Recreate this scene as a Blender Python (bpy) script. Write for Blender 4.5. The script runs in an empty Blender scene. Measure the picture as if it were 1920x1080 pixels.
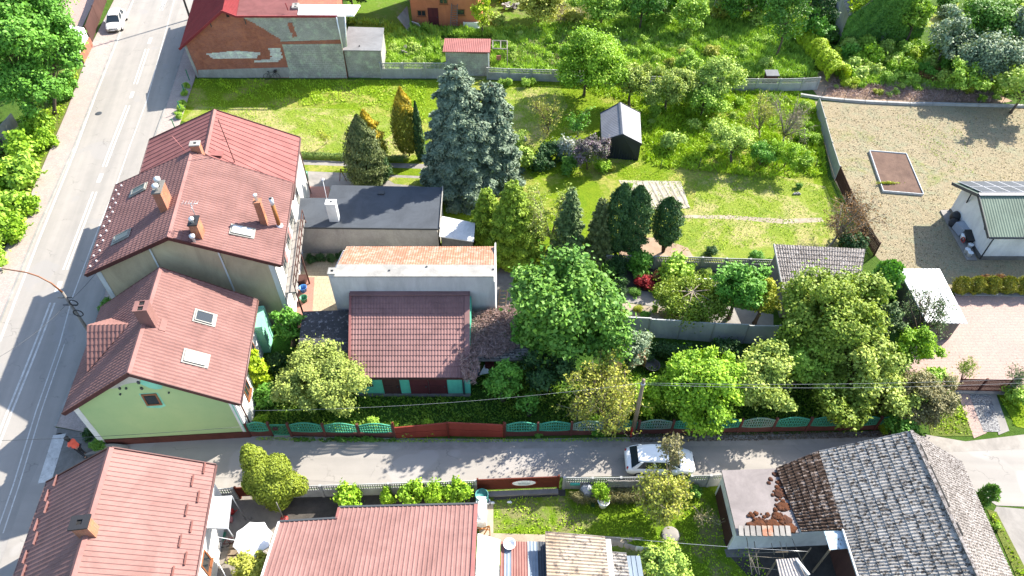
import bpy, math, random
import numpy as np
from mathutils import Vector, Matrix
R = math.radians
scene = bpy.context.scene
col = scene.collection
random.seed(7)
# ---------------------------------------------------------------- camera
CAM_H, PITCH, FPX = 38.5, 46.8, 1331.0
cam_d = bpy.data.cameras.new('camera'); cam = bpy.data.objects.new('camera', cam_d); col.objects.link(cam)
cam.location = (0, 0, CAM_H); cam.rotation_euler = (R(90 - PITCH), 0, 0)
cam_d.sensor_width = 36; cam_d.lens = FPX / 1920 * 36; cam_d.clip_end = 2000
scene.camera = cam
# ---------------------------------------------------------------- light
SUN_AZ, SUN_EL = 38.0, 37.0          # direction towards the sun, from +X, and its height
world = bpy.data.worlds.new('World'); scene.world = world; world.use_nodes = True
wn = world.node_tree; sky = wn.nodes.new('ShaderNodeTexSky'); sky.sky_type = 'NISHITA'; sky.sun_disc = False
sky.sun_elevation = R(SUN_EL); sky.sun_rotation = R(90 - SUN_AZ); sky.air_density = 1.0; sky.dust_density = 1.0
wn.nodes['Background'].inputs[1].default_value = 0.14
wn.links.new(sky.outputs[0], wn.nodes['Background'].inputs[0])
sun_d = bpy.data.lights.new('sun', 'SUN'); sun = bpy.data.objects.new('sun', sun_d); col.objects.link(sun)
sun_d.energy = 5.0; sun_d.angle = R(0.53); sun_d.color = (1.0, 0.935, 0.83)
sdir = Vector((math.cos(R(SUN_AZ)) * math.cos(R(SUN_EL)), math.sin(R(SUN_AZ)) * math.cos(R(SUN_EL)), math.sin(R(SUN_EL))))
sun.rotation_euler = sdir.to_track_quat('Z', 'Y').to_euler(); sun.location = (30, 30, 60)
scene.view_settings.view_transform = 'Standard'; scene.view_settings.look = 'None'
scene.view_settings.exposure = 1.52; scene.view_settings.gamma = 1.0
# ---------------------------------------------------------------- measuring
_t = R(PITCH)
FW = Vector((0, math.cos(_t), -math.sin(_t))); UP = Vector((0, math.sin(_t), math.cos(_t))); RT = Vector((1, 0, 0)); CP = Vector((0, 0, CAM_H))
def ray(px, py): return FW * FPX + RT * (px - 960) + UP * (540 - py)
def G(px, py, z=0.0):
    "world point at height z that the survey photo shows at px, py (1920 x 1080)"
    d = ray(px, py); return CP + d * ((z - CAM_H) / d.z)
def RP(px, py, p0, n):
    d = ray(px, py); return CP + d * ((p0 - CP).dot(n) / d.dot(n))
def VW(px, py, a, b):
    "point on the vertical plane through a and b"
    n = Vector((b.y - a.y, a.x - b.x, 0)); return RP(px, py, a, n)
def scl(p): return FPX / (p - CP).dot(FW)      # pixels per metre there
def V(x, y=0, z=0): return Vector((x, y, z))
def up(p, z): return Vector((p.x, p.y, z))
# ---------------------------------------------------------------- mesh builder
class MB:
    def __init__(s): s.v = []; s.f = []; s.m = []; s.smooth = set()
    def poly(s, pts, m=0, sm=False):
        i = len(s.v); s.v += [Vector(p) for p in pts]
        if sm: s.smooth.add(len(s.f))
        s.f.append(list(range(i, i + len(pts)))); s.m.append(m)
        return s
    def raw(s, vs, fs, m=0, sm=False):
        i = len(s.v); s.v += [Vector(p) for p in vs]
        for f in fs:
            if sm: s.smooth.add(len(s.f))
            s.f.append([i + k for k in f]); s.m.append(m)
        return s
    def hexa(s, b, t, m=0):
        "b, t: matching rings of points (bottom, top)"
        n = len(b); vs = list(b) + list(t)
        fs = [list(range(n))[::-1], [n + k for k in range(n)]] + [[k, (k + 1) % n, n + (k + 1) % n, n + k] for k in range(n)]
        return s.raw(vs, fs, m)
    def box(s, c, size, rz=0, m=0, rx=0, ry=0):
        M = Matrix.Rotation(rz, 3, 'Z') @ Matrix.Rotation(ry, 3, 'Y') @ Matrix.Rotation(rx, 3, 'X'); c = Vector(c); hx, hy, hz = [q / 2 for q in size]
        P = lambda x, y, z: c + M @ Vector((x, y, z))
        return s.hexa([P(-hx, -hy, -hz), P(hx, -hy, -hz), P(hx, hy, -hz), P(-hx, hy, -hz)], [P(-hx, -hy, hz), P(hx, -hy, hz), P(hx, hy, hz), P(-hx, hy, hz)], m)
    def prism(s, pts, z0, z1, m=0):
        return s.hexa([Vector((p[0], p[1], z0)) for p in pts], [Vector((p[0], p[1], z1)) for p in pts], m)
    def bar(s, a, b, w, h, m=0):
        "box beam from a to b, w wide, h deep"
        a = Vector(a); b = Vector(b); d = (b - a).normalized()
        sd = d.cross(Vector((0, 0, 1)))
        if sd.length < 1e-4: sd = Vector((1, 0, 0))
        sd.normalize(); u = sd.cross(d).normalized()
        q = [sd * (-w / 2) + u * (-h / 2), sd * (w / 2) + u * (-h / 2), sd * (w / 2) + u * (h / 2), sd * (-w / 2) + u * (h / 2)]
        return s.hexa([a + k for k in q], [b + k for k in q], m)
    def tube(s, pts, r, n=6, m=0):
        pts = [Vector(p) for p in pts]
        if not isinstance(r, (list, tuple)): r = [r] * len(pts)
        vs = []; fs = []
        for i, p in enumerate(pts):
            d = (pts[min(i + 1, len(pts) - 1)] - pts[max(i - 1, 0)]).normalized()
            a = d.cross(Vector((0.13, 0.21, 0.97)))
            if a.length < 1e-3: a = d.cross(Vector((1, 0, 0)))
            a.normalize(); b = d.cross(a)
            for k in range(n):
                t = 2 * math.pi * k / n; vs.append(p + (a * math.cos(t) + b * math.sin(t)) * r[i])
        for i in range(len(pts) - 1):
            for k in range(n):
                k2 = (k + 1) % n; fs.append([i * n + k, i * n + k2, (i + 1) * n + k2, (i + 1) * n + k])
        fs.append(list(range(n))[::-1]); fs.append([(len(pts) - 1) * n + k for k in range(n)])
        return s.raw(vs, fs, m, True)
    def lathe(s, c, prof, n=12, m=0, sx=1, sy=1):
        "prof: list of (radius, z)"
        c = Vector(c); vs = []; fs = []
        for (r, z) in prof:
            for k in range(n):
                t = 2 * math.pi * k / n; vs.append(c + Vector((r * sx * math.cos(t), r * sy * math.sin(t), z)))
        for i in range(len(prof) - 1):
            for k in range(n):
                k2 = (k + 1) % n; fs.append([i * n + k, i * n + k2, (i + 1) * n + k2, (i + 1) * n + k])
        if prof[0][0] > 1e-3: fs.append(list(range(n))[::-1])
        if prof[-1][0] > 1e-3: fs.append([(len(prof) - 1) * n + k for k in range(n)])
        return s.raw(vs, fs, m, True)
    def blob(s, c, r, m=0, seg=8, rings=5, jit=0.0, seed=0):
        rr = random.Random(seed); c = Vector(c); r = Vector(r) if not isinstance(r, (int, float)) else Vector((r, r, r))
        vs = []; fs = []
        for i in range(rings + 1):
            ph = -math.pi / 2 + math.pi * i / rings
            for k in range(seg):
                t = 2 * math.pi * k / seg; j = 1 + rr.uniform(-jit, jit)
                vs.append(c + Vector((r.x * math.cos(ph) * math.cos(t) * j, r.y * math.cos(ph) * math.sin(t) * j, r.z * math.sin(ph) * j)))
        for i in range(rings):
            for k in range(seg):
                k2 = (k + 1) % seg; fs.append([i * seg + k, i * seg + k2, (i + 1) * seg + k2, (i + 1) * seg + k])
        return s.raw(vs, fs, m, True)
    def sheet(s, p00, p10, p11, p01, prof='trap', per=0.22, amp=0.02, row=0.36, m=0, slab=0.1, sm=2, sag=0.0):
        "roof sheet: p00-p10 is the eave, p01-p11 the ridge; ribs run up the slope"
        p00, p10, p11, p01 = [Vector(p) for p in (p00, p10, p11, p01)]
        w = max((p10 - p00).length, (p11 - p01).length); l = max((p01 - p00).length, (p11 - p10).length)
        n = (p10 - p00).cross(p01 - p00)
        if n.length < 1e-5: n = (p11 - p10).cross(p01 - p10)
        n.normalize()
        if n.z < 0: n = -n
        us = []
        N = max(1, int(round(w / per))); 
        if prof == 'seam':
            base = [(0, 0), (0.03, 1), (0.06, 0), (0.5, 0)]
        elif prof == 'trap':
            base = [(0, 0), (0.12, 1), (0.32, 1), (0.44, 0)]
        else:
            base = [(k / 6, 0.5 + 0.5 * math.cos(2 * math.pi * k / 6)) for k in range(6)]
        for i in range(N):
            for (a, h) in base: us.append(((i + a) / N, h))
        us.append((1.0, base[0][1]))
        if prof == 'tile':
            K = max(1, int(round(l / row))); ts = []
            for i in range(K): ts += [(i / K, 1.0), ((i + 1) / K - 0.0005, 0.0)]
        elif prof == 'lap':
            K = max(1, int(round(l / row))); ts = []
            for i in range(K): ts += [(i / K, 1.0), ((i + 1) / K - 0.0005, 0.0)]
        else:
            K = 6 if sag else 1
            ts = [(i / K, 0.0) for i in range(K + 1)]
        vs = []; 
        for (t, st) in ts:
            for (u, h) in us:
                p = (p00 * (1 - u) + p10 * u) * (1 - t) + (p01 * (1 - u) + p11 * u) * t
                p = p + n * (h * amp + st * 0.034 - sag * math.sin(math.pi * t) * math.sin(math.pi * u))
                vs.append(p)
        W = len(us); fs = []
        for j in range(len(ts) - 1):
            for i in range(W - 1): fs.append([j * W + i, j * W + i + 1, (j + 1) * W + i + 1, (j + 1) * W + i])
        s.raw(vs, fs, m, False)
        if slab:
            q = [p00, p10, p11, p01]
            if (p11 - p01).length < 1e-4: q = [p00, p10, p11]
            s.hexa([p - n * slab for p in q], [p - n * 0.012 for p in q], sm if False else m)
        return s
    def build(s, name, mats, parent=None, loc=None):
        if not isinstance(mats, (list, tuple)): mats = [mats]
        if parent is not None: o = Vector(parent['_o']) if '_o' in parent else parent.location.copy()
        elif loc is not None: o = Vector(loc)
        else:
            xs = [v.x for v in s.v]; ys = [v.y for v in s.v]; zs = [v.z for v in s.v]
            o = Vector(((min(xs) + max(xs)) / 2, (min(ys) + max(ys)) / 2, min(zs)))
        me = bpy.data.meshes.new(name)
        me.from_pydata([tuple(v - o) for v in s.v], [], s.f)
        for mt in mats: me.materials.append(M[mt] if isinstance(mt, str) else mt)
        me.polygons.foreach_set('material_index', s.m)
        me.polygons.foreach_set('use_smooth', [i in s.smooth for i in range(len(s.f))])
        uv = me.uv_layers.new(name='UVMap').data
        me.update()
        for p in me.polygons:
            n = p.normal
            if abs(n.z) > 0.995 or n.length < 0.5: a = Vector((1, 0, 0)); b = Vector((0, 1, 0))
            else:
                a = Vector((0, 0, 1)).cross(n).normalized(); b = n.cross(a)
            for li in p.loop_indices:
                q = s.v[me.loops[li].vertex_index]; uv[li].uv = (q.dot(a), q.dot(b))
        ob = bpy.data.objects.new(name, me); col.objects.link(ob)
        if parent is not None:
            ob.parent = parent
            ob['_o'] = tuple(o)
        else:
            ob.location = o; ob['_o'] = tuple(o)
        return ob
def tag(o, label=None, cat=None, group=None, kind=None):
    if label: o['label'] = label
    if cat: o['category'] = cat
    if group: o['group'] = group
    if kind: o['kind'] = kind
    return o
def thing(name, loc, label, cat, group=None):
    o = bpy.data.objects.new(name, None); col.objects.link(o); o.location = loc; o.empty_display_size = 0.3
    o['_o'] = tuple(loc); return tag(o, label, cat, group)
# ---------------------------------------------------------------- materials
M = {}
def newmat(name):
    m = bpy.data.materials.new(name); m.use_nodes = True; nt = m.node_tree; M[name] = m
    return m, nt, nt.nodes['Principled BSDF']
def N_(nt, t, **kw):
    n = nt.nodes.new(t)
    for k, v in kw.items():
        if k in n.inputs: n.inputs[k].default_value = v
        else: setattr(n, k, v)
    return n
def mixc(nt, f, a, b, bt='MIX'):
    n = nt.nodes.new('ShaderNodeMix'); n.data_type = 'RGBA'; n.blend_type = bt; n.clamp_factor = True
    for i, x in ((0, f), (6, a), (7, b)):
        if isinstance(x, bpy.types.NodeSocket): nt.links.new(x, n.inputs[i])
        elif i == 0: n.inputs[0].default_value = x
        else: n.inputs[i].default_value = (*x, 1) if len(x) == 3 else x
    return n.outputs[2]
def ramp(nt, src, a, b, va=0.0, vb=1.0):
    n = nt.nodes.new('ShaderNodeMapRange'); n.clamp = True
    for i, x in ((1, a), (2, b), (3, va), (4, vb)): n.inputs[i].default_value = x
    nt.links.new(src, n.inputs[0]); return n.outputs[0]
def noise(nt, vec, scale, detail=4, rough=0.6, dist=0.0):
    n = N_(nt, 'ShaderNodeTexNoise', Scale=scale, Detail=detail, Roughness=rough, Distortion=dist); nt.links.new(vec, n.inputs['Vector']); return n.outputs[0]
def math_(nt, op, a, b=0.5):
    n = nt.nodes.new('ShaderNodeMath'); n.operation = op
    for i, x in ((0, a), (1, b)):
        if isinstance(x, bpy.types.NodeSocket): nt.links.new(x, n.inputs[i])
        else: n.inputs[i].default_value = x
    return n.outputs[0]
def coord(nt, uv=False, sc=None):
    tc = nt.nodes.new('ShaderNodeTexCoord'); o = tc.outputs['UV' if uv else 'Object']
    if sc:
        mp = nt.nodes.new('ShaderNodeMapping'); mp.inputs['Scale'].default_value = sc; nt.links.new(o, mp.inputs[0]); o = mp.outputs[0]
    return o
def bump(nt, bs, h, st=0.4, dist=0.02):
    b = nt.nodes.new('ShaderNodeBump'); b.inputs['Strength'].default_value = st; b.inputs['Distance'].default_value = dist
    nt.links.new(h, b.inputs['Height']); nt.links.new(b.outputs[0], bs.inputs['Normal'])
def tarmac(name, c1, c2, rot, patchc):
    "worn asphalt: bands along the road, mottling, patches and fine cracks"
    m, nt, bs = newmat(name); tc = nt.nodes.new('ShaderNodeTexCoord')
    mp = nt.nodes.new('ShaderNodeMapping'); mp.vector_type = 'TEXTURE'; mp.inputs['Rotation'].default_value = (0, 0, rot); mp.inputs['Scale'].default_value = (1, 22, 1); nt.links.new(tc.outputs['Object'], mp.inputs[0])
    v = coord(nt); band = noise(nt, mp.outputs[0], 1.1, 3, .5); mo = noise(nt, v, .7, 7, .7); fn = noise(nt, v, 40, 2, .7)
    c = mixc(nt, ramp(nt, math_(nt, 'ADD', math_(nt, 'MULTIPLY', band, .65), math_(nt, 'MULTIPLY', mo, .35)), .38, .62), c1, c2)
    c = mixc(nt, ramp(nt, noise(nt, v, .22, 2, .4), .60, .615, 0, .75), c, patchc)
    vo = N_(nt, 'ShaderNodeTexVoronoi', feature='DISTANCE_TO_EDGE', Scale=.35); wv = nt.nodes.new('ShaderNodeVectorMath'); wv.operation = 'ADD'; nz = N_(nt, 'ShaderNodeTexNoise', Scale=1.5, Detail=4.0); nt.links.new(v, nz.inputs['Vector']); nt.links.new(v, wv.inputs[0]); nt.links.new(nz.outputs[1], wv.inputs[1]); nt.links.new(wv.outputs[0], vo.inputs['Vector'])
    cr = ramp(nt, vo.outputs[0], .0, .012, .6, 0); cr = math_(nt, 'MULTIPLY', cr, ramp(nt, noise(nt, v, .5, 2), .5, .6)); c = mixc(nt, cr, c, tuple(x * .4 for x in c1))
    st = ramp(nt, noise(nt, v, 2.2, 6, .8), .66, .72, 0, .4); c = mixc(nt, st, c, tuple(x * .55 for x in c1))
    c = mixc(nt, 1.0, c, ramp(nt, fn, .3, .7, .9, 1.08), 'MULTIPLY'); nt.links.new(c, bs.inputs['Base Color']); bs.inputs['Roughness'].default_value = .9; return m
def simple(name, c1, c2=None, rough=0.8, s1=1.2, s2=12.0, spots=None, spot_amt=0.0, spot_scale=6, metal=0.0, bst=0.0, streak=False, lo=0.35, hi=0.65):
    "two tone weathered surface with fine grain and optional spots of a third colour"
    m, nt, bs = newmat(name)
    if c2 is None: c2 = tuple(x * 0.8 for x in c1)
    v = coord(nt, sc=(1, 1, 0.15) if streak else None)
    a = noise(nt, v, s1, 5, 0.65); b = noise(nt, coord(nt), s2, 3, 0.7)
    f = ramp(nt, math_(nt, 'ADD', math_(nt, 'MULTIPLY', a, 0.65), math_(nt, 'MULTIPLY', b, 0.35)), lo, hi)
    c = mixc(nt, f, c1, c2)
    if spots:
        sp = noise(nt, coord(nt), spot_scale, 6, 0.75)
        c = mixc(nt, ramp(nt, sp, 1 - spot_amt - 0.03, 1 - spot_amt + 0.03), c, spots)
    gr = noise(nt, coord(nt, sc=(1, 1, .35)), .55, 8, .72, .8); c = mixc(nt, 1.0, c, ramp(nt, gr, .32, .6, .74, 1.03), 'MULTIPLY')      # old dirt
    nt.links.new(c, bs.inputs['Base Color']); bs.inputs['Roughness'].default_value = rough; bs.inputs['Metallic'].default_value = metal; bs.inputs['Specular IOR Level'].default_value = .5 if metal else .18
    if bst: bump(nt, bs, b, bst, 0.03)
    return m
def plain(name, c, rough=0.5, metal=0.0):
    m, nt, bs = newmat(name); bs.inputs['Base Color'].default_value = (*c, 1); bs.inputs['Roughness'].default_value = rough; bs.inputs['Metallic'].default_value = metal
    return m
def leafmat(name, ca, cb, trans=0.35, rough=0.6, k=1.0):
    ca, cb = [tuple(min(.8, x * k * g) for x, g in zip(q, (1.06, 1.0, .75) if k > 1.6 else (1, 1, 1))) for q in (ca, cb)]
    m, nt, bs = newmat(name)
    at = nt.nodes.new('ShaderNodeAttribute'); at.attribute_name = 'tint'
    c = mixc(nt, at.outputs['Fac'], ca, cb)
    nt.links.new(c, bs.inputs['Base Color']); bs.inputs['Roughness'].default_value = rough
    bs.inputs['Specular IOR Level'].default_value = 0.3
    tr = nt.nodes.new('ShaderNodeBsdfTranslucent')
    c2 = mixc(nt, 1.0, c, (1.0, 1.0, 0.45), 'MULTIPLY'); nt.links.new(c2, tr.inputs[0])
    mx = nt.nodes.new('ShaderNodeMixShader'); mx.inputs[0].default_value = trans
    nt.links.new(bs.outputs[0], mx.inputs[1]); nt.links.new(tr.outputs[0], mx.inputs[2])
    nt.links.new(mx.outputs[0], nt.nodes['Material Output'].inputs[0]); return m
def brickmat(name, ca, cb, mortar, w=0.25, h=0.075, ms=0.01, uv=True, spots=None, amt=0.3, rough=0.9, patch=1.0):
    m, nt, bs = newmat(name); v = coord(nt, uv)
    b = N_(nt, 'ShaderNodeTexBrick', offset=.5); b.inputs['Scale'].default_value = 1.0
    b.inputs['Color1'].default_value = (*ca, 1); b.inputs['Color2'].default_value = (*cb, 1); b.inputs['Mortar'].default_value = (*mortar, 1)
    b.inputs['Brick Width'].default_value = w; b.inputs['Row Height'].default_value = h; b.inputs['Mortar Size'].default_value = ms
    nt.links.new(v, b.inputs['Vector']); c = b.outputs[0]
    n = noise(nt, v, 0.55 * patch, 8, 0.75); c = mixc(nt, ramp(nt, n, 0.42, 0.62, 0.0, 0.75 if uv else .25), c, tuple(x * 0.5 for x in ca)); n5 = noise(nt, v, 1.3, 6, .7); c = mixc(nt, ramp(nt, n5, .5, .66, 0, .7 if uv else .12), c, tuple(min(1, x * y) for x, y in zip(cb, (1.7, 2.1, 1.6))))
    n3 = noise(nt, v, 9, 3, 0.7); c = mixc(nt, ramp(nt, n3, 0.4, 0.7, 0.0, 0.5), c, tuple(min(1, x * 1.7) for x in cb))
    if spots:
        n2 = noise(nt, v, 1.6 * patch, 7, 0.75); c = mixc(nt, ramp(nt, n2, 1 - amt - 0.02, 1 - amt + 0.02), c, spots)
    nt.links.new(c, bs.inputs['Base Color']); bs.inputs['Roughness'].default_value = rough
    bump(nt, bs, b.outputs['Fac'], 0.3, -0.01); return m
def grassmat(name, ca, cb, cc, patch=0.25, dry=None, dry_amt=0.35, fine=22):
    m, nt, bs = newmat(name); v = coord(nt)
    big = noise(nt, v, patch, 5, 0.6, 0.6); mid = noise(nt, v, 2.2, 5, 0.7); fn = noise(nt, v, fine, 3, 0.75)
    c = mixc(nt, ramp(nt, mid, 0.35, 0.65), ca, cb)
    c = mixc(nt, ramp(nt, fn, 0.35, 0.75), c, cc)
    if dry:
        c = mixc(nt, ramp(nt, math_(nt, 'ADD', math_(nt, 'MULTIPLY', big, 0.8), math_(nt, 'MULTIPLY', mid, 0.2)), 0.62 - dry_amt * 0.3, 0.70 - dry_amt * 0.3), c, dry)
    c = mixc(nt, ramp(nt, noise(nt, v, .6, 6, .65, 1.5), .48, .66, 0, .6), c, tuple(x * y for x, y in zip(ca, (.62, .8, .8))))
    dk = ramp(nt, noise(nt, v, 7, 4, 0.8), 0.3, 0.6, 0.62, 1.0)
    c = mixc(nt, 1.0, c, dk, 'MULTIPLY')
    nt.links.new(c, bs.inputs['Base Color']); bs.inputs['Roughness'].default_value = 0.95; bs.inputs['Specular IOR Level'].default_value = 0.1
    bump(nt, bs, math_(nt, 'ADD', fn, mid), 0.8, 0.12); return m
# ---------------------------------------------------------------- materials used
tarmac('asphalt', (.285, .262, .235), (.225, .21, .19), R(10.5), (.25, .235, .22))
tarmac('lane_asphalt', (.285, .262, .236), (.235, .218, .198), R(88), (.30, .28, .26))
simple('dust', (.33, .30, .265), (.25, .23, .205), .95, 1.4, 30)
simple('gravel_edge', (.36, .34, .31), (.2, .19, .175), .95, 1.8, 35, spots=(.09, .1, .06), spot_amt=.36, spot_scale=4)
simple('concrete', (.29, .27, .245), (.22, .205, .19), .9, .8, 25, bst=.2)
simple('concrete_dark', (.2, .19, .175), (.12, .115, .105), .95, 1.5, 20, spots=(.07, .065, .06), spot_amt=.35, spot_scale=3)
simple('precast', (.40, .40, .385), (.29, .29, .28), .9, 1.2, 18, spots=(.15, .15, .14), spot_amt=.32, spot_scale=3, bst=.2)
simple('precast_wall', (.52, .53, .53), (.44, .45, .45), .9, .8, 18, bst=.15)
simple('marking', (.58, .57, .54), (.40, .39, .37), .8, 3.0, 20, spots=(.27, .26, .24), spot_amt=.4, spot_scale=5)
simple('kerb', (.30, .29, .27), (.22, .215, .2), .9, 1, 20)
simple('soil', (.20, .15, .11), (.12, .09, .07), 1, 1.5, 16, spots=(.28, .22, .17), spot_amt=.35, spot_scale=7, bst=.6)
simple('soil_dark', (.09, .08, .07), (.055, .05, .045), 1, 1.5, 16, bst=.5)
simple('soil_pale', (.38, .32, .25), (.28, .23, .17), 1, 1.5, 16, bst=.5)
simple('bed_soil', (.17, .11, .082), (.11, .07, .055), 1, 1.5, 14, bst=.9)
simple('bed_sand', (.44, .39, .32), (.33, .285, .225), 1, 1.0, 14, bst=.6, streak=False)
simple('pebbles', (.36, .35, .34), (.06, .06, .065), .9, 9, 26, bst=.6, lo=.42, hi=.58)
simple('courtyard', (.27, .24, .205), (.2, .18, .155), .95, 1.0, 18, spots=(.13, .12, .105), spot_amt=.38, spot_scale=1.5)
simple('ribbed_sheet', (.25, .140, .126), (.21, .112, .1), .8, .5, 30)
simple('red_sheet', (.205, .098, .086), (.185, .086, .075), .8, .5, 30)
simple('pink_sheet', (.235, .126, .112), (.185, .095, .085), .8, .5, 30)
simple('brown_tile', (.235, .135, .127), (.195, .108, .102), .8, .5, 30)
simple('old_red_sheet', (.215, .105, .092), (.175, .07, .058), .8, .5, 30, spots=(.36, .3, .27), spot_amt=.28, spot_scale=14)
simple('bright_red_sheet', (.24, .035, .037), (.2, .03, .033), .8, .5, 30)
simple('bright_pink_sheet', (.27, .11, .10), (.23, .09, .083), .8, .5, 30)
simple('verge', (.085, .030, .028), (.07, .025, .024), .5, 1, 20)
simple('ridge_cap', (.245, .125, .115), (.21, .11, .1), .8, 1, 20)
simple('orange_tile', (.36, .16, .095), (.32, .17, .115), .85, .35, 24, spots=(.34, .25, .19), spot_amt=.47, spot_scale=2.5)
simple('cement_flash', (.36, .35, .32), (.25, .24, .225), .9, 1.5, 14, spots=(.16, .15, .13), spot_amt=.3, spot_scale=5)
simple('rough_render', (.56, .55, .535), (.45, .44, .43), .95, .9, 14, spots=(.2, .19, .18), spot_amt=.24, spot_scale=6, streak=True, bst=.3)
simple('grey_render', (.48, .44, .39), (.33, .30, .27), .95, .6, 10, spots=(.18, .165, .15), spot_amt=.3, spot_scale=1.6, bst=.25)
simple('white_render', (.72, .71, .69), (.64, .63, .61), .9, .6, 12)
simple('white_metal', (.80, .80, .80), (.72, .72, .73), .45, .6, 12)
simple('beige_render', (.44, .37, .25), (.39, .325, .215), .95, .7, 10, spots=(.22, .19, .12), spot_amt=.3, spot_scale=2.2, streak=True)
simple('pale_trim', (.58, .60, .60), (.5, .52, .52), .9, 1, 10)
simple('plinth_red', (.115, .04, .03), (.08, .03, .024), .9, 1.2, 10, spots=(.18, .15, .12), spot_amt=.26, spot_scale=3)
simple('orange_render', (.52, .20, .09), (.44, .17, .08), .95, .8, 8, spots=(.38, .18, .1), spot_amt=.3, spot_scale=1.6)
simple('tar_roof', (.072, .082, .096), (.06, .068, .08), .8, .5, 16)
simple('grey_roof', (.20, .205, .21), (.17, .175, .18), .85, .6, 14)
simple('white_roof', (.70, .70, .69), (.55, .55, .54), .7, 1.2, 10, spots=(.3, .3, .29), spot_amt=.3, spot_scale=5)
simple('moss_slab', (.075, .075, .08), (.05, .05, .053), 1, 1.4, 10, spots=(.25, .25, .26), spot_amt=.42, spot_scale=3.2, bst=.9)
simple('pale_slab', (.25, .22, .21), (.21, .185, .178), .95, .9, 14, spots=(.2, .185, .175), spot_amt=.26, spot_scale=3)
simple('eternit', (.40, .37, .35), (.29, .265, .25), .95, 1.0, 14, spots=(.13, .115, .105), spot_amt=.40, spot_scale=7, bst=.5)
simple('eternit_moss', (.37, .345, .315), (.235, .215, .195), .95, 1.3, 9, spots=(.065, .055, .047), spot_amt=.465, spot_scale=5.0, bst=.8)
simple('eternit_mossy', (.33, .285, .25), (.17, .12, .095), .95, .9, 12, spots=(.045, .028, .02), spot_amt=.56, spot_scale=4.0, bst=.9)
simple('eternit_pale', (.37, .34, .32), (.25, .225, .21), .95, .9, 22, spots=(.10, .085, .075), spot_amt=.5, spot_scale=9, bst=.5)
simple('rusty_eternit', (.42, .365, .30), (.28, .2, .125), .9, .5, 12, spots=(.15, .12, .10), spot_amt=.44, spot_scale=2.5)
simple('moss_brown', (.10, .04, .022), (.05, .027, .02), 1, 6, 20, bst=.8)
simple('moss_orange', (.115, .042, .018), (.06, .026, .015), 1, 8, 20, bst=.8)
simple('black_sheet', (.030, .036, .045), (.024, .029, .036), .5, 1, 10)
simple('shed_sheet', (.23, .23, .25), (.20, .20, .22), .4, 1, 10)
simple('green_wall', (.14, .56, .38), (.11, .48, .32), .9, 1.2, 8, spots=(.3, .48, .36), spot_amt=.3, spot_scale=2.4)
simple('barn_door', (.13, .035, .035), (.085, .026, .026), .8, 2, 14, streak=True)
simple('fence_green', (.075, .34, .215), (.06, .27, .175), .8, 2, 12, spots=(.2, .33, .25), spot_amt=.25, spot_scale=2)
simple('fence_faded', (.30, .30, .25), (.10, .30, .2), .85, 1.5, 12)
simple('fence_brown', (.14, .055, .042), (.10, .042, .035), .9, 2, 12)
simple('gate_red', (.27, .050, .032), (.235, .043, .028), .6, .8, 12)
simple('gate_brown', (.13, .028, .017), (.11, .025, .015), .6, .8, 12)
simple('brown_board', (.085, .04, .032), (.06, .03, .026), .8, 3, 16, streak=True)
simple('wood', (.26, .2, .14), (.18, .14, .10), .9, 3, 20, streak=True)
simple('wood_grey', (.25, .225, .2), (.17, .155, .14), .9, 3, 20, streak=True)
simple('bark', (.13, .10, .075), (.085, .065, .05), .95, 3, 20, bst=.5)
simple('bark_pale', (.30, .26, .2), (.2, .17, .13), .95, 3, 20)
simple('bark_dark', (.06, .045, .035), (.04, .03, .025), .95, 3, 20)
simple('green_roof', (.135, .18, .135), (.12, .16, .12), .45, 1, 12)
simple('rust_pipe', (.36, .16, .05), (.26, .10, .035), .6, 2, 10)
simple('metal_grey', (.45, .46, .47), (.38, .39, .4), .35, 3, 14, metal=.6)
simple('rusty_sheets', (.28, .13, .11), (.22, .09, .075), .6, .7, 20)
simple('blue_sheets', (.22, .27, .32), (.18, .22, .27), .5, .7, 20)
simple('rubble', (.30, .27, .24), (.2, .18, .165), .95, 2, 12, bst=.5)
simple('straw', (.38, .27, .19), (.28, .2, .14), 1, 1.2, 12)
simple('tarp', (.42, .28, .17), (.34, .22, .13), .7, 1.2, 12)
for n_, c_, r_ in [('white_paint', (.80, .80, .79), .3), ('car_white', (.78, .78, .76), .28), ('car_cream', (.70, .66, .60), .35), ('black', (.015, .015, .017), .6), ('dark_iron', (.04, .045, .05), .6), ('rubber', (.02, .02, .02), .8),
                   ('chrome', (.6, .6, .62), .25), ('glass_dark', (.02, .028, .035), .06), ('red_lens', (.35, .01, .01), .2), ('lamp_glass', (.6, .6, .58), .1), ('frame_brown', (.22, .08, .03), .5), ('frame_grey', (.22, .215, .19), .6),
                   ('flue_steel', (.55, .56, .58), .35), ('bin_green', (.02, .16, .08), .5), ('bin_teal', (.03, .17, .16), .6), ('blue_plastic', (.03, .16, .42), .5), ('red_plastic', (.45, .05, .04), .5), ('pipe_red', (.45, .02, .02), .5),
                   ('skin', (.50, .28, .20), .6), ('hair', (.014, .011, .010), .6), ('shirt', (.78, .12, .07), .8), ('trousers', (.018, .019, .024), .8), ('shoe', (.03, .03, .035), .7), ('cloth_grey', (.30, .31, .32), .9), ('cloth_white', (.80, .80, .80), .9),
                   ('pink_board', (.42, .16, .15), .8), ('dark_void', (.01, .01, .01), .9), ('sign_green', (.04, .3, .22), .5), ('ink', (.22, .3, .32), .8), ('gutter', (.10, .05, .045), .5), ('barn_eave', (.6, .6, .6), .5), ('panel_white', (.66, .68, .70), .6), ('cushion', (.30, .33, .38), .9)]:
    plain(n_, c_, r_)
brickmat('red_brick', (.36, .11, .055), (.24, .07, .045), (.27, .17, .125), spots=None)
brickmat('chimney_brick', (.34, .12, .06), (.27, .09, .045), (.3, .24, .2))
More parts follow.
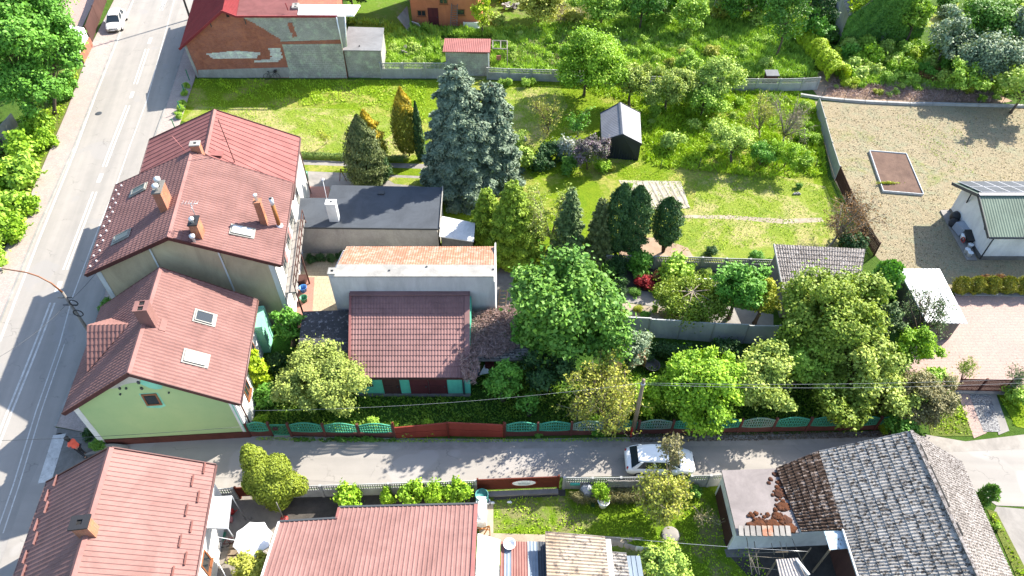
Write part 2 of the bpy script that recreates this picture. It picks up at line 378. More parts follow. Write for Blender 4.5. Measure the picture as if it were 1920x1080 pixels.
brickmat('block_wall', (.30, .29, .255), (.26, .25, .22), (.42, .40, .37), .42, .24, .025)
brickmat('small_block', (.29, .28, .25), (.25, .24, .215), (.35, .33, .30), .25, .12, .012)
brickmat('shed_block', (.31, .30, .27), (.27, .26, .235), (.34, .33, .31), .5, .24, .012)
brickmat('white_block', (.55, .53, .49), (.48, .46, .43), (.38, .36, .33), .5, .22, .02, patch=2)
brickmat('sidewalk_paver', (.31, .25, .225), (.285, .235, .21), (.24, .195, .18), .2, .1, .008, uv=False)
brickmat('pink_paver', (.33, .225, .19), (.30, .205, .175), (.24, .165, .14), .5, .25, .02, uv=False, patch=.4)
brickmat('yard_paver', (.36, .30, .20), (.31, .255, .17), (.22, .18, .12), .4, .4, .02, uv=False)
brickmat('red_paver', (.33, .15, .11), (.29, .14, .105), (.24, .16, .13), .2, .1, .01, uv=False)
grassmat('ground_grass', (.075, .14, .02), (.11, .19, .028), (.05, .10, .014), .15)
grassmat('lawn_bright', (.20, .285, .012), (.27, .34, .02), (.12, .21, .009), .16, dry=(.36, .35, .085), dry_amt=.38)
grassmat('lawn_mown', (.26, .32, .045), (.32, .37, .06), (.19, .27, .03), .3, dry=(.42, .38, .15), dry_amt=.5)
grassmat('lawn_south', (.17, .27, .014), (.22, .31, .025), (.10, .19, .010), .3, dry=(.25, .24, .10), dry_amt=.36)
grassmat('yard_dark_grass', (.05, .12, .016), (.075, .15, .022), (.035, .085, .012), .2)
grassmat('weeds', (.15, .25, .022), (.20, .30, .035), (.09, .17, .016), .2, dry=(.22, .22, .09), dry_amt=.3)
grassmat('dry_yard', (.39, .33, .215), (.34, .285, .185), (.235, .19, .12), .13, dry=(.21, .235, .075), dry_amt=.16, fine=9)
grassmat('verge_grass', (.16, .2, .035), (.12, .18, .03), (.2, .2, .06), .5)
def greenwall():
    m, nt, bs = newmat('lime_render'); v = coord(nt, True); o = coord(nt)
    a = noise(nt, v, .7, 5, .6); b = noise(nt, v, 2.5, 6, .7)
    c = mixc(nt, ramp(nt, a, .3, .7), (.31, .43, .20), (.36, .46, .215)); c = mixc(nt, ramp(nt, b, .55, .75, 0, .5), c, (.25, .38, .18))
    nt.links.new(c, bs.inputs['Base Color']); bs.inputs['Roughness'].default_value = .9
greenwall()
simple('turquoise_paint', (.20, .55, .42), (.26, .55, .38), .9, 2, 10)
simple('bare_plaster', (.50, .47, .42), (.42, .40, .36), .9, 2, 10)
# leaves: (dark tint, light tint)
LM = {}
for n_, a_, b_, t_ in [('maple', (.045, .13, .020), (.085, .20, .030), .35), ('maple_deep', (.035, .10, .018), (.085, .175, .028), .35), ('lime', (.07, .15, .012), (.16, .26, .02), .4), ('olive', (.055, .10, .012), (.16, .215, .035), .35),
                       ('pale', (.09, .14, .03), (.22, .275, .075), .35), ('willow', (.10, .15, .085), (.22, .27, .17), .3), ('spruce_blue', (.038, .072, .045), (.16, .205, .135), .12), ('spruce_green', (.05, .10, .012), (.15, .22, .02), .2),
                       ('spruce_dark', (.028, .058, .028), (.075, .115, .045), .12), ('thuja', (.022, .058, .018), (.06, .12, .03), .12), ('thuja_grey', (.04, .062, .025), (.105, .13, .055), .12), ('gold_low', (.06, .085, .012), (.20, .19, .02), .15), ('gold_top', (.34, .27, .02), (.62, .45, .04), .2),
                       ('yellow', (.17, .21, .02), (.32, .33, .035), .4), ('apple', (.11, .15, .028), (.24, .28, .06), .35), ('brownish', (.10, .095, .04), (.20, .18, .08), .3), ('rust_leaf', (.16, .08, .03), (.28, .15, .05), .3), ('red_leaf', (.12, .008, .010), (.30, .02, .025), .3),
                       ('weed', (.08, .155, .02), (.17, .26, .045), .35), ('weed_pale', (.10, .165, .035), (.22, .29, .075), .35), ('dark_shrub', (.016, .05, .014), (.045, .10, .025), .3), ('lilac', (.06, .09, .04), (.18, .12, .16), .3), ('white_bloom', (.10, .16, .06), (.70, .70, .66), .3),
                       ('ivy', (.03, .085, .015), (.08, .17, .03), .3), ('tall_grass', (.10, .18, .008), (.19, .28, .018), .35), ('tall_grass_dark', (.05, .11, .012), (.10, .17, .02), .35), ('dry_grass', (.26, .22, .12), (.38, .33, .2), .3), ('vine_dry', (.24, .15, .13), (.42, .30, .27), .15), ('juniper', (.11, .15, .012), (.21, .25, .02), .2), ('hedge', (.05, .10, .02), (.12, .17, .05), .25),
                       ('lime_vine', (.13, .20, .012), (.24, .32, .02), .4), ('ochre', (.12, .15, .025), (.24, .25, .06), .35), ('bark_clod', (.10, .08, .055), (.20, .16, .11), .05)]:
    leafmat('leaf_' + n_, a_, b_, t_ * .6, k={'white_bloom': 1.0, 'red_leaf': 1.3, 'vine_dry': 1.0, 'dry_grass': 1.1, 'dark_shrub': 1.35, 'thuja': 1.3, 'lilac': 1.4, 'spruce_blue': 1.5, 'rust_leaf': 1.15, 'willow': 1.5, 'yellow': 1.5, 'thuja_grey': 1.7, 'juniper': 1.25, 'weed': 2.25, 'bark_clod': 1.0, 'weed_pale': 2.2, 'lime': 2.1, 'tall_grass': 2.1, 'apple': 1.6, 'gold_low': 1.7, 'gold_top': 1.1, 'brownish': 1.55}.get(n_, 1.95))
# ---------------------------------------------------------------- foliage
def leafcloud(name, C, Nn, L, asp, mat, parent=None, loc=None, tint=None, T=None, rng=None, twist=None):
    "many small pointed leaves: C centres, Nn facing, L half length"
    rng = rng or np.random.default_rng(1); n = len(C)
    Nn = Nn / (np.linalg.norm(Nn, axis=1, keepdims=True) + 1e-9)
    if T is None: T = rng.normal(size=(n, 3))
    T = T - Nn * (T * Nn).sum(1, keepdims=True); T = T / (np.linalg.norm(T, axis=1, keepdims=True) + 1e-9)
    B = np.cross(Nn, T)
    Ls = (L * rng.uniform(.65, 1.35, n))[:, None]
    vs = np.stack([C + T * Ls, C + B * Ls * asp, C - T * Ls * .8, C - B * Ls * asp], 1).reshape(-1, 3)
    if parent is not None: o = np.array(parent['_o'])
    else: o = np.array(loc)
    vs = (vs - o).astype(np.float32)
    me = bpy.data.meshes.new(name); me.vertices.add(4 * n); me.vertices.foreach_set('co', vs.ravel())
    me.loops.add(4 * n); me.loops.foreach_set('vertex_index', np.arange(4 * n, dtype=np.int32))
    me.polygons.add(n); me.polygons.foreach_set('loop_start', np.arange(0, 4 * n, 4, dtype=np.int32))
    if tint is None: tint = rng.uniform(0, 1, n)
    at = me.attributes.new('tint', 'FLOAT', 'FACE'); at.data.foreach_set('value', np.clip(tint, 0, 1).astype(np.float32))
    mats = mat if isinstance(mat, (list, tuple)) else [mat]
    for m_ in mats: me.materials.append(M['leaf_' + m_])
    me.update(calc_edges=True)
    ob = bpy.data.objects.new(name, me); col.objects.link(ob)
    if parent is not None: ob.parent = parent
    else: ob.location = loc
    ob['_o'] = tuple(float(x) for x in o)
    return ob
def dirs(rng, n, upb=0.0):
    d = rng.normal(size=(n, 3)); d[:, 2] += upb; return d / np.linalg.norm(d, axis=1, keepdims=True)
def blobcrown(rng, c, rx, rz, nb, L, asp, cover=2.2, br=(.22, .36), low=-.55, spread=(.5, .86), ragged=0.0):
    "leaf positions of a clumpy broad crown; returns C, N, tint, blob centres"
    c = np.array(c, float); D = dirs(rng, nb * 3, .45); D = D[D[:, 2] > low][:nb]
    Cs = []; Ns = []; Ts = []; bc = []
    big = dirs(rng, 6, .3)
    for d in D:
        k = rng.uniform(*spread) * (.74 + .42 * max(0.0, float((big @ d).max())) ** 3)
        if rng.random() < ragged: k *= 1.18
        r = rx * rng.uniform(*br)
        p = c + d * np.array([rx, rx, rz]) * k; bc.append(p)
        n = int(cover * 4 * math.pi * r * r / (2 * L * L * asp) * .62)
        e = dirs(rng, n, .35); rr = r * 1.1 * rng.uniform(.3, 1.06, n) ** .6
        # each clump is itself broken into lobes
        lob = dirs(rng, 9, .5); dt = (e[:, None, :] * lob[None]).sum(2).max(1); rr = rr * (.55 + .55 * np.maximum(dt, 0) ** 4)
        rr = np.where(rng.uniform(size=n) < .18, rr * rng.uniform(1.1, 1.6, n), rr)
        sq = rng.uniform(.7, 1.3, 3) * np.array([1, 1, .8]); q = p + e * rr[:, None] * sq; Cs.append(q)
        Ns.append(e * .7 + dirs(rng, n) * .85 + np.array([.15, .1, .5]))
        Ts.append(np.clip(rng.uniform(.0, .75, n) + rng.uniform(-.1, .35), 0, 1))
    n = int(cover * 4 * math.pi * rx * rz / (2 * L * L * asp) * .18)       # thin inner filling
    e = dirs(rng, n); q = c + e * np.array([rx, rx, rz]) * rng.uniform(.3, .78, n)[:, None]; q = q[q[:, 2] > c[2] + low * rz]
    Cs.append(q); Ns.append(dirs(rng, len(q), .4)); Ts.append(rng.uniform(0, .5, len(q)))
    return np.concatenate(Cs), np.concatenate(Ns), np.concatenate(Ts), bc
def limbs(mb, base, c, bc, r0, rng, every=1, fork=.45):
    base = Vector(base); c = Vector(c)
    top = base.lerp(Vector((c.x, c.y, c.z)), .85)
    mid = base.lerp(top, .5) + Vector((rng.uniform(-.15, .15), rng.uniform(-.15, .15), 0))
    mb.tube([base, base.lerp(mid, .25), mid, top], [r0 * 1.35, r0, r0 * .8, r0 * .42], 8)
    for i, p in enumerate(bc[::every]):
        p = Vector(p); s = base.lerp(top, fork + .5 * rng.random())
        m_ = s.lerp(p, .5) + Vector((0, 0, -.12 * (p - s).length + .1))
        mb.tube([s, m_, s.lerp(p, 1.0)], [r0 * .38, r0 * .22, r0 * .08], 5)
_seed = [100]
def nextseed(): _seed[0] += 1; return _seed[0]
def broad(px, py, rpx, zc, rz, mat, label, name='broadleaf_tree', nb=26, L=.13, asp=.6, cover=2.0, bark='bark', cat='tree', group=None, base=None, ragged=.25, r0=.14, br=(.2, .35), low=-.55, spread=(.5, .88), every=2, trunk=True):
    rng = np.random.default_rng(nextseed()); c = G(px, py, zc); rx = rpx / scl(c)
    b = Vector(base) if base is not None else Vector((c.x, c.y, 0))
    t = thing(name, (b.x, b.y, b.z), label, cat, group)
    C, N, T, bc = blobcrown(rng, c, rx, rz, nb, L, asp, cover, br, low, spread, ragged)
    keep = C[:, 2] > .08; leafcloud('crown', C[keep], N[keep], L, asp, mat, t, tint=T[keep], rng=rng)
    if trunk:
        mb = MB(); limbs(mb, b, c, bc, r0, rng, every); mb.build('trunk', bark, t)
    return t
def sparse(px, py, rpx, zc, rz, mat, label, name='sparse_tree', n1=9, n2=5, n3=4, L=.08, leaves=2500, bark='bark_pale', base=None, r0=.09, group=None, cat='tree', asp=.6, z0=.35, clus=.12):
    "open crown where the branching shows"
    rng = np.random.default_rng(nextseed()); c = G(px, py, zc); rx = rpx / scl(c)
    b = Vector(base) if base is not None else Vector((c.x, c.y, 0))
    t = thing(name, (b.x, b.y, b.z), label, cat, group); mb = MB(); tips = []
    fk = b.lerp(Vector(c), z0); mb.tube([b, b.lerp(fk, .5) + Vector((.05, 0, 0)), fk], [r0 * 1.3, r0, r0 * .85], 7)
    E = np.array([rx, rx, rz]); cc = np.array(c)
    for d in dirs(rng, n1, .5):
        e1 = cc + d * E * rng.uniform(.45, .75); e1 = Vector(e1); m1 = fk.lerp(e1, .5) + Vector((0, 0, .12 * rz * rng.uniform(-1, 1)))
        mb.tube([fk, m1, e1], [r0 * .6, r0 * .4, r0 * .25], 5)
        for d2 in dirs(rng, n2, .2):
            s2 = m1.lerp(e1, rng.uniform(.1, 1.0)); e2 = s2 + Vector(d * .6 + d2).normalized() * rx * rng.uniform(.28, .5)
            mb.tube([s2, e2], [r0 * .22, r0 * .1], 4)
            for d3 in dirs(rng, n3, .2):
                s3 = s2.lerp(e2, rng.uniform(.2, 1.0)); e3 = s3 + Vector(d3) * rx * rng.uniform(.12, .28)
                mb.tube([s3, e3], [r0 * .1, r0 * .05], 3); tips.append((s3, e3))
    if leaves:
        ti = rng.integers(0, len(tips), leaves); A = np.array([tips[i][0] for i in ti]); B = np.array([tips[i][1] for i in ti])
        u = rng.uniform(.2, 1.1, leaves)[:, None]; C = A + (B - A) * u + rng.normal(size=(leaves, 3)) * clus
        leafcloud('crown', C, dirs(rng, leaves, .6), L, asp, mat, t, rng=rng)
    mb.build('trunk', bark, t); return t
def spruce(px_b, py_b, h, rbase, mat, label, name='spruce_tree', L=.13, dens=1.0, group=None, droop=.25, z0=.3, powr=.8, asp=.32, levels=None, lean=(0, 0)):
    rng = np.random.default_rng(nextseed()); b = G(px_b, py_b, 0) if not isinstance(px_b, Vector) else px_b
    t = thing(name, (b.x, b.y, 0), label, 'tree', group); mb = MB(); Cs = []; Ns = []; Ts = []; Td = []
    mb.tube([b, b + V(lean[0] * .5, lean[1] * .5, h * .5), b + V(lean[0], lean[1], h * .97)], [.16 * rbase / 2.2, .11 * rbase / 2.2, .02], 7)
    nl = levels or int(h / .34)
    for i in range(nl):
        f = i / nl; z = z0 + (h - z0) * f; R_ = rbase * ((1 - f) ** powr) * rng.uniform(.85, 1.1) + .08; k = max(5, int(5 + R_ * 4.2)); a0 = rng.uniform(0, 6.28)
        for j in range(k):
            a = a0 + 6.283 * j / k + rng.uniform(-.18, .18); Lb = R_ * rng.uniform(.78, 1.1); dr = droop * Lb * rng.uniform(.4, 1.4)
            dv = np.array([math.cos(a), math.sin(a), 0]); sv = np.array([-math.sin(a), math.cos(a), 0])
            s = np.array([b.x + lean[0] * f, b.y + lean[1] * f, z]); e = s + dv * Lb + np.array([0, 0, -dr + .05])
            if R_ > .5: mb.tube([Vector(s), Vector(s + dv * Lb * .5 + np.array([0, 0, -dr * .2])), Vector(e)], [.035, .022, .01], 3)
            n = int(dens * 300 * Lb * max(.35, Lb * .42) * (.13 / L) ** 1.2) + 10
            u = rng.uniform(.22, 1.06, n) ** .75; wd = .30 * Lb ** .7 * (1.12 - u * .75)
            w = rng.normal(size=n) * wd * .75; hgt = rng.uniform(-.16, .12, n) * (.5 + Lb * .25)
            # needle tufts hang a little and turn up at the tips
            C = s + dv * (u * Lb)[:, None] + sv * w[:, None]; C[:, 2] += -dr * u ** 1.6 + .05 + hgt - np.abs(w) * .25 + (u > .85) * .08
            Cs.append(C); Ns.append(np.array([0, 0, 1.0]) + rng.normal(size=(n, 3)) * .55 + dv * .35); Td.append(dv + sv * np.sign(w)[:, None] * .8 + rng.normal(size=(n, 3)) * .4)
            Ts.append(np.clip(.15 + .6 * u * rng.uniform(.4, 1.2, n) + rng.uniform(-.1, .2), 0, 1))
    leafcloud('crown', np.concatenate(Cs), np.concatenate(Ns), L, asp, mat, t, tint=np.concatenate(Ts), T=np.concatenate(Td), rng=rng)
    mb.build('trunk', 'bark_dark', t); return t
def thuja(b, h, r, mat, label, z0=.0, prof='cone', name='thuja_tree', L=.10, n=None, group=None, top=None, split=.7, stems=1, lump=.26, cat='tree', lean=(0, 0), trunk=True, asp=.42):
    rng = np.random.default_rng(nextseed()); hh = h - z0; n = n or int(6500 * r * hh / 3 * (.1 / L) ** 2)
    t = thing(name, (b.x, b.y, 0), label, cat, group)
    f = rng.uniform(0, 1, n); a = rng.uniform(0, 6.283, n)
    if prof == 'cone': pr = np.interp(f, [0, .12, .4, .75, 1], [.55, .92, 1.0, .62, .04])
    elif prof == 'egg': pr = np.interp(f, [0, .08, .3, .6, .85, 1], [.25, .65, .98, 1.0, .72, .12])
    else: pr = np.interp(f, [0, .1, .5, .9, 1], [.7, 1.0, 1.0, .8, .15])
    ph = rng.uniform(0, 6.28, 6); bumpy = sum(np.sin(a * k + ph[k] + f * hh * (2.2 + k * .9)) for k in range(2, 6)) / 4
    rr = r * pr * (1 + lump * bumpy) * (1 + .1 * np.sin(a * 9 + f * hh * 5) * np.sin(f * hh * 7 + a * 3)) * rng.uniform(.8, 1.1, n) * np.where(rng.uniform(size=n) < .1, rng.uniform(1.05, 1.22, n), 1)
    C = np.stack([b.x + rr * np.cos(a) + lean[0] * f, b.y + rr * np.sin(a) + lean[1] * f, z0 + f * hh + rng.uniform(-.05, .05, n)], 1)
    Nn = np.stack([np.cos(a), np.sin(a), .25 + 0 * a], 1) + rng.normal(size=(n, 3)) * .55
    T = np.stack([np.cos(a) * .35, np.sin(a) * .35, 1 + 0 * a], 1) + rng.normal(size=(n, 3)) * .3
    ti = np.clip(.3 + .35 * bumpy + rng.uniform(-.25, .45, n), 0, 1)
    if top:
        cut = f + rng.uniform(-.12, .12, n) > split
        leafcloud('crown', C[~cut], Nn[~cut], L, asp, mat, t, tint=ti[~cut], T=T[~cut], rng=rng)
        leafcloud('crown_tip', C[cut], Nn[cut], L, asp, top, t, tint=ti[cut], T=T[cut], rng=rng)
    else: leafcloud('crown', C, Nn, L, asp, mat, t, tint=ti, T=T, rng=rng)
    if trunk:
        mb = MB()
        for k in range(stems):
            o = V((k - (stems - 1) / 2) * .14, 0, 0)
            mb.tube([b + o * .4, b + o * 2 + V(lean[0] * .3, lean[1] * .3, z0 + hh * .3), b + o * 2 + V(lean[0] * .7, lean[1] * .7, z0 + hh * .8)], [.07, .055, .03], 6)
        mb.build('trunk', 'bark_dark', t)
    return t
# shared bush meshes (copied, scaled and turned; each bush an object of its own)
_bm = {}
def bushmesh(kind, mat, var, nb, L, asp, cover, rz):
    k = (kind, mat, var)
    if k not in _bm:
        rng = np.random.default_rng(hash(k[2]) % 1000 + len(mat) * 17 + var * 31)
        C, N, T, bc = blobcrown(rng, (0, 0, rz * .62), 1.0, rz, nb, L, asp, cover, (.28, .46), -.6, (.42, .75), .3)
        keep = C[:, 2] > .02
        ob = leafcloud('bush', C[keep], N[keep], L, asp, mat, None, (0, 0, 0), tint=T[keep], rng=rng)
        _bm[k] = ob.data; bpy.data.objects.remove(ob)
    return _bm[k]
def bush(p, r, mat, label, name='bush', cat='bush', group=None, h=1.0, L=.10, asp=.6, nb=16, cover=1.5, var=None, z=0.0, rz=None):
    v = random.randrange(3) if var is None else var
    me = bushmesh('b%.2f%d' % (L, nb), mat, v, nb, L, asp, cover, .85)
    o = bpy.data.objects.new(name, me); col.objects.link(o); o.location = (p.x, p.y, z); o.rotation_euler = (0, 0, random.uniform(0, 6.28) if rz is None else rz)
    o.scale = (r * random.uniform(.92, 1.08), r * random.uniform(.92, 1.08), r * h); return tag(o, label, cat, group)
def inpoly(P, x, y):
    c = np.zeros(len(x), bool); j = len(P) - 1
    for i in range(len(P)):
        xi, yi = P[i][0], P[i][1]; xj, yj = P[j][0], P[j][1]
        k = ((yi > y) != (yj > y)) & (x < (xj - xi) * (y - yi) / (yj - yi + 1e-12) + xi); c ^= k; j = i
    return c
def grass(name, pxpoly, dens, hgt, mat, label, width=.03, seed=1, clump=.55, z=0.0, excl=(), cat='grass', flat=.5):
    "upright blades over a region"
    rng = np.random.default_rng(seed); P = [G(*q) for q in pxpoly]; xs = [p.x for p in P]; ys = [p.y for p in P]
    A = (max(xs) - min(xs)) * (max(ys) - min(ys)); n = int(A * dens); x = rng.uniform(min(xs), max(xs), n); y = rng.uniform(min(ys), max(ys), n)
    k = inpoly(P, x, y)
    for e in excl: k &= ~inpoly([G(*q) for q in e], x, y)
    nz = np.sin(x * 1.3 + 1.7 * np.sin(y * .9)) * np.cos(y * 1.1 + 1.3 * np.sin(x * .7)) + .5 * np.sin(x * 3.1 + y * 2.3); k &= (nz + rng.uniform(-1.2, 1.2, n)) > (clump - .5) * 1.6 - .4
    x = x[k]; y = y[k]; n = len(x); h = hgt * rng.uniform(.5, 1.3, n) * (1 + .35 * nz[k])
    C = np.stack([x, y, z + h * .45], 1); T = np.stack([rng.normal(size=n) * flat, rng.normal(size=n) * flat, np.ones(n)], 1); N = dirs(rng, n)
    loc = ((max(xs) + min(xs)) / 2, (max(ys) + min(ys)) / 2, z)
    o = leafcloud(name, C, N, hgt * .55, width / hgt * 1.6, mat, None, loc, T=T, rng=rng, tint=np.clip(.4 + .25 * nz[k] + rng.uniform(-.35, .35, n), 0, 1)); return tag(o, label, cat, kind='stuff')
def PRJ(p):
    v = Vector(p) - CP; Z = v.dot(FW); return 960 + FPX * v.dot(RT) / Z, 540 - FPX * v.dot(UP) / Z
def ZT(p, topy):
    "height above point p whose image row is topy"
    lo, hi = p.z, p.z + 25
    for _ in range(40):
        m = (lo + hi) / 2
        if PRJ((p.x, p.y, m))[1] > topy: lo = m
        else: hi = m
    return lo
# ---------------------------------------------------------------- the setting
def ground(name, pts, m, z, kind='structure', raise_=None, world=False):
    mb = MB(); P = [Vector((*q, 0)) if world else G(*q) for q in pts]
    c = sum(P, Vector()) / len(P)
    # face up
    ar = sum(P[i].x * P[(i + 1) % len(P)].y - P[(i + 1) % len(P)].x * P[i].y for i in range(len(P)))
    if ar < 0: P = P[::-1]
    if raise_: mb.prism(P, -.05, z)
    else: mb.poly([up(p, z) for p in P])
    o = mb.build(name, m); o['kind'] = kind; return o
ground('ground', [(-400, -200), (400, -200), (400, 600), (-400, 600)], 'ground_grass', 0, world=True)
def XR(p1, p2, t): return p1[0] + (p2[0] - p1[0]) * t, p1[1] + (p2[1] - p1[1]) * t
Lk = [(-120, 900), (0, 605), (75, 420), (141, 270), (180, 170), (247, 0), (285, -90)]          # left road edge
Rk = [(-35, 1160), (40, 945), (105, 800), (160, 665), (215, 490), (258, 350), (310, 205), (349, 82), (372, 0), (398, -90)]      # right kerb
ground('street', [(-260, 1160)] + Lk + Rk[::-1], 'asphalt', .012)
ground('pavement_left', Lk + [(262, -90), (215, 0), (172, 85), (125, 212), (57, 370), (0, 490), (-140, 800)], 'sidewalk_paver', .10, raise_=1)
ground('pavement_right', [(105, 800), (160, 665), (215, 490), (258, 350), (310, 205), (349, 82), (372, 0), (398, -90), (430, -90), (400, 0), (368, 140), (340, 225), (300, 330), (250, 560), (200, 800), (180, 815)], 'sidewalk_paver', .10, raise_=1)
def strip(name, pts, w, m, z, h=None, label=None):
    mb = MB(); P = [G(*q) for q in pts]
    for i in range(len(P) - 1):
        a, b = P[i], P[i + 1]; d = (b - a).normalized(); n = Vector((-d.y, d.x, 0)) * w / 2
        mb.prism([a - n, b - n, b + n, a + n], -.02 if h else z - .003, h or z)
    o = mb.build(name, m); o['kind'] = 'structure'; return o
strip('kerb_left', [(x + 1, y) for x, y in Lk], .16, 'kerb', 0, .125)
strip('kerb_right', Rk[2:], .16, 'kerb', 0, .115)
strip('edge_line', [(-10, 1010), (25, 910), (68, 770), (112, 645), (135, 560), (186, 425), (217, 350), (245, 270), (276, 187), (327, 0), (345, -60)], .08, 'marking', .018)
strip('edge_line', [(6, 1000), (36, 910), (78, 770), (121, 645)], .07, 'marking', .018)
strip('edge_line', [(0, 640), (30, 560), (75, 445), (141, 283), (182, 172), (250, 0), (270, -60)], .16, 'marking', .0175)
def lp(t, off=0):       # double centre line, interpolated in image rows
    C_ = [(-70, 1010), (7, 800), (70, 645), (94, 580), (155, 420), (212, 270), (244, 188), (290, 50), (307, 7), (335, -70)]
    for i in range(len(C_) - 1):
        if C_[i][1] >= t >= C_[i + 1][1]:
            k = (C_[i][1] - t) / (C_[i][1] - C_[i + 1][1]); x = C_[i][0] + (C_[i + 1][0] - C_[i][0]) * k; return (x + off, t)
for (ya, yb) in [(1000, 568), (506, 360), (313, 198), (158, 92), (20, -60)]:
    n = 8; sp = 2.6 + 1.6 * (ya + yb) / 2 / 800
    strip('centre_line', [lp(ya + (yb - ya) * i / n, -sp) for i in range(n + 1)], .13, 'marking', .018)
    strip('centre_line', [lp(ya + (yb - ya) * i / n, sp) for i in range(n + 1)], .13, 'marking', .018)
for (ya, yb) in [(548, 528), (342, 326), (184, 172), (82, 71), (17, 7)]:
    strip('centre_dash', [lp(ya, 0), lp(yb, 0)], .34, 'marking', .018)
# lane
lane_n = [(183, 838), (480, 815), (745, 824), (945, 826), (1200, 822), (1500, 816), (1690, 812), (1745, 820), (1800, 832), (1920, 826), (2100, 822)]
lane_s = [(2100, 965), (1920, 950), (1868, 948), (1800, 900), (1352, 890), (1050, 895), (890, 905), (640, 912), (405, 920), (205, 930), (60, 1010)]
ground('lane', [(75, 880), (110, 835)] + lane_n + lane_s, 'lane_asphalt', .02)
ground('lane_shoulder', [(745, 822), (945, 824), (1200, 820), (1500, 814), (1690, 810), (1700, 822), (1500, 834), (1200, 838), (945, 842), (745, 845), (560, 840), (480, 835), (482, 816)], 'dust', .024)
ground('lane_verge', [(480, 812), (600, 820), (745, 822), (945, 824), (1200, 820), (1500, 814), (1700, 806), (1700, 812), (1500, 822), (1200, 828), (945, 831), (745, 830), (600, 826), (480, 820)], 'gravel_edge', .03)
ground('lane_apron', [(1735, 815), (1810, 828), (1920, 815), (1920, 842), (1780, 848), (1740, 835)], 'dust', .026)
ground('side_lane', [(1868, 950), (2000, 962), (2000, 1180), (1955, 1180), (1900, 1060), (1860, 965)], 'concrete', .024)
ground('pavement_corner', [(88, 900), (108, 802), (180, 815), (196, 836), (150, 856), (206, 845), (170, 880)], 'concrete_dark', .028)
ground('pavement_lower', [(104, 802), (40, 945), (-35, 1160), (110, 1160), (140, 960), (172, 872), (150, 856), (196, 836), (180, 815)], 'lane_asphalt', .026)
strip('crossing_stripe', [(84, 905), (112, 815)], .75, 'marking', .034)
# gardens
ground('north_lawn', [(338, 226), (366, 148), (1075, 152), (1480, 158), (1535, 195), (1552, 330), (1610, 470), (1300, 500), (930, 500), (560, 470), (560, 300)], 'lawn_bright', .008)
ground('mown_lawn', [(1180, 478), (1185, 400), (1300, 392), (1310, 335), (1430, 322), (1548, 350), (1585, 440), (1560, 478), (1400, 486), (1290, 484)], 'lawn_mown', .012)
ground('mown_lawn', [(930, 165), (1050, 162), (1065, 200), (1040, 240), (990, 300), (940, 250)], 'lawn_mown', .013)
ground('mown_lawn', [(560, 296), (430, 226), (345, 224), (368, 200), (560, 202), (660, 205), (780, 230), (800, 300)], 'lawn_mown', .012)
ground('trampled_path', [(1275, 403), (1370, 404), (1470, 411), (1540, 408), (1545, 416), (1470, 420), (1370, 411), (1278, 409)], 'soil_pale', .016)
ground('bare_patch', [(1160, 480), (1165, 445), (1240, 446), (1290, 465), (1300, 482)], 'straw', .016)
ground('driveway_strip', [(566, 300), (830, 309), (830, 322), (566, 311)], 'concrete', .018)
ground('driveway_strip', [(566, 319), (835, 330), (835, 352), (900, 368), (566, 352)], 'concrete', .018)
ground('driveway_grass', [(566, 309), (830, 318), (830, 332), (566, 321)], 'lawn_bright', .022)
ground('driveway_grass', [(720, 332), (812, 336), (810, 352), (740, 345)], 'lawn_mown', .023)
ground('paved_corner', [(566, 350), (618, 350), (618, 372), (566, 372)], 'red_paver', .022)
ground('paved_yard', [(562, 455), (660, 470), (660, 640), (552, 650)], 'yard_paver', .016)
ground('yard_path', [(556, 520), (590, 520), (582, 650), (545, 650)], 'red_paver', .02)
ground('dirt_yard', [(925, 480), (1010, 500), (1010, 600), (900, 610), (925, 560)], 'concrete_dark', .016)
ground('vegetable_bed', [(1160, 338), (1276, 340), (1294, 391), (1190, 393)], 'bed_sand', .02)
ground('dry_yard', [(1528, 190), (1920, 200), (2060, 205), (2060, 560), (1700, 540), (1642, 480), (1560, 330)], 'dry_yard', .01)
ground('paved_drive', [(1690, 560), (1920, 548), (2060, 548), (2060, 734), (1770, 732), (1700, 700)], 'pink_paver', .018)
ground('rubble_ground', [(1500, 140), (1560, 130), (1760, 128), (1900, 190), (1860, 196), (1540, 188)], 'straw', .012)
ground('weedy_ground', [(640, -60), (1560, -60), (1530, 160), (1070, 152), (715, 146), (655, 30)], 'weeds', .009)
ground('far_lawn', [(1735, 50), (1765, 5), (1800, 5), (1770, 55)], 'lawn_mown', .02)
ground('flower_bed', [(1135, 480), (1300, 490), (1460, 500), (1450, 545), (1330, 535), (1220, 550), (1160, 540)], 'soil_dark', .013)
ground('garden_path', [(1150, 538), (1250, 552), (1340, 570), (1450, 590), (1450, 632), (1360, 618), (1245, 578), (1150, 563)], 'concrete', .018)
ground('sandy_bed', [(1155, 566), (1245, 578), (1300, 596), (1290, 602), (1150, 600)], 'soil_pale', .016)
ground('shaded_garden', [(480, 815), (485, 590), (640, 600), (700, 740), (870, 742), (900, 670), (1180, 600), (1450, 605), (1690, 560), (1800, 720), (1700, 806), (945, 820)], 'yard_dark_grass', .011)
ground('gravel_strip', [(1816, 738), (1856, 738), (1876, 810), (1844, 810)], 'pebbles', .037)
ground('path_slab', [(1795, 738), (1822, 738), (1850, 812), (1826, 822)], 'pink_paver', .026)
ground('path_slab', [(1852, 736), (1866, 736), (1892, 808), (1872, 816)], 'concrete', .034)
ground('front_verge', [(1770, 740), (1806, 745), (1828, 818), (1745, 818), (1740, 790)], 'verge_grass', .022)
ground('front_verge', [(1868, 736), (1960, 738), (1960, 812), (1905, 800)], 'lawn_bright', .023)
ground('left_verge', [(-160, 780), (0, 490), (57, 370), (125, 212), (172, 85), (150, 80), (60, 200), (-60, 400), (-260, 700)], 'verge_grass', .013)
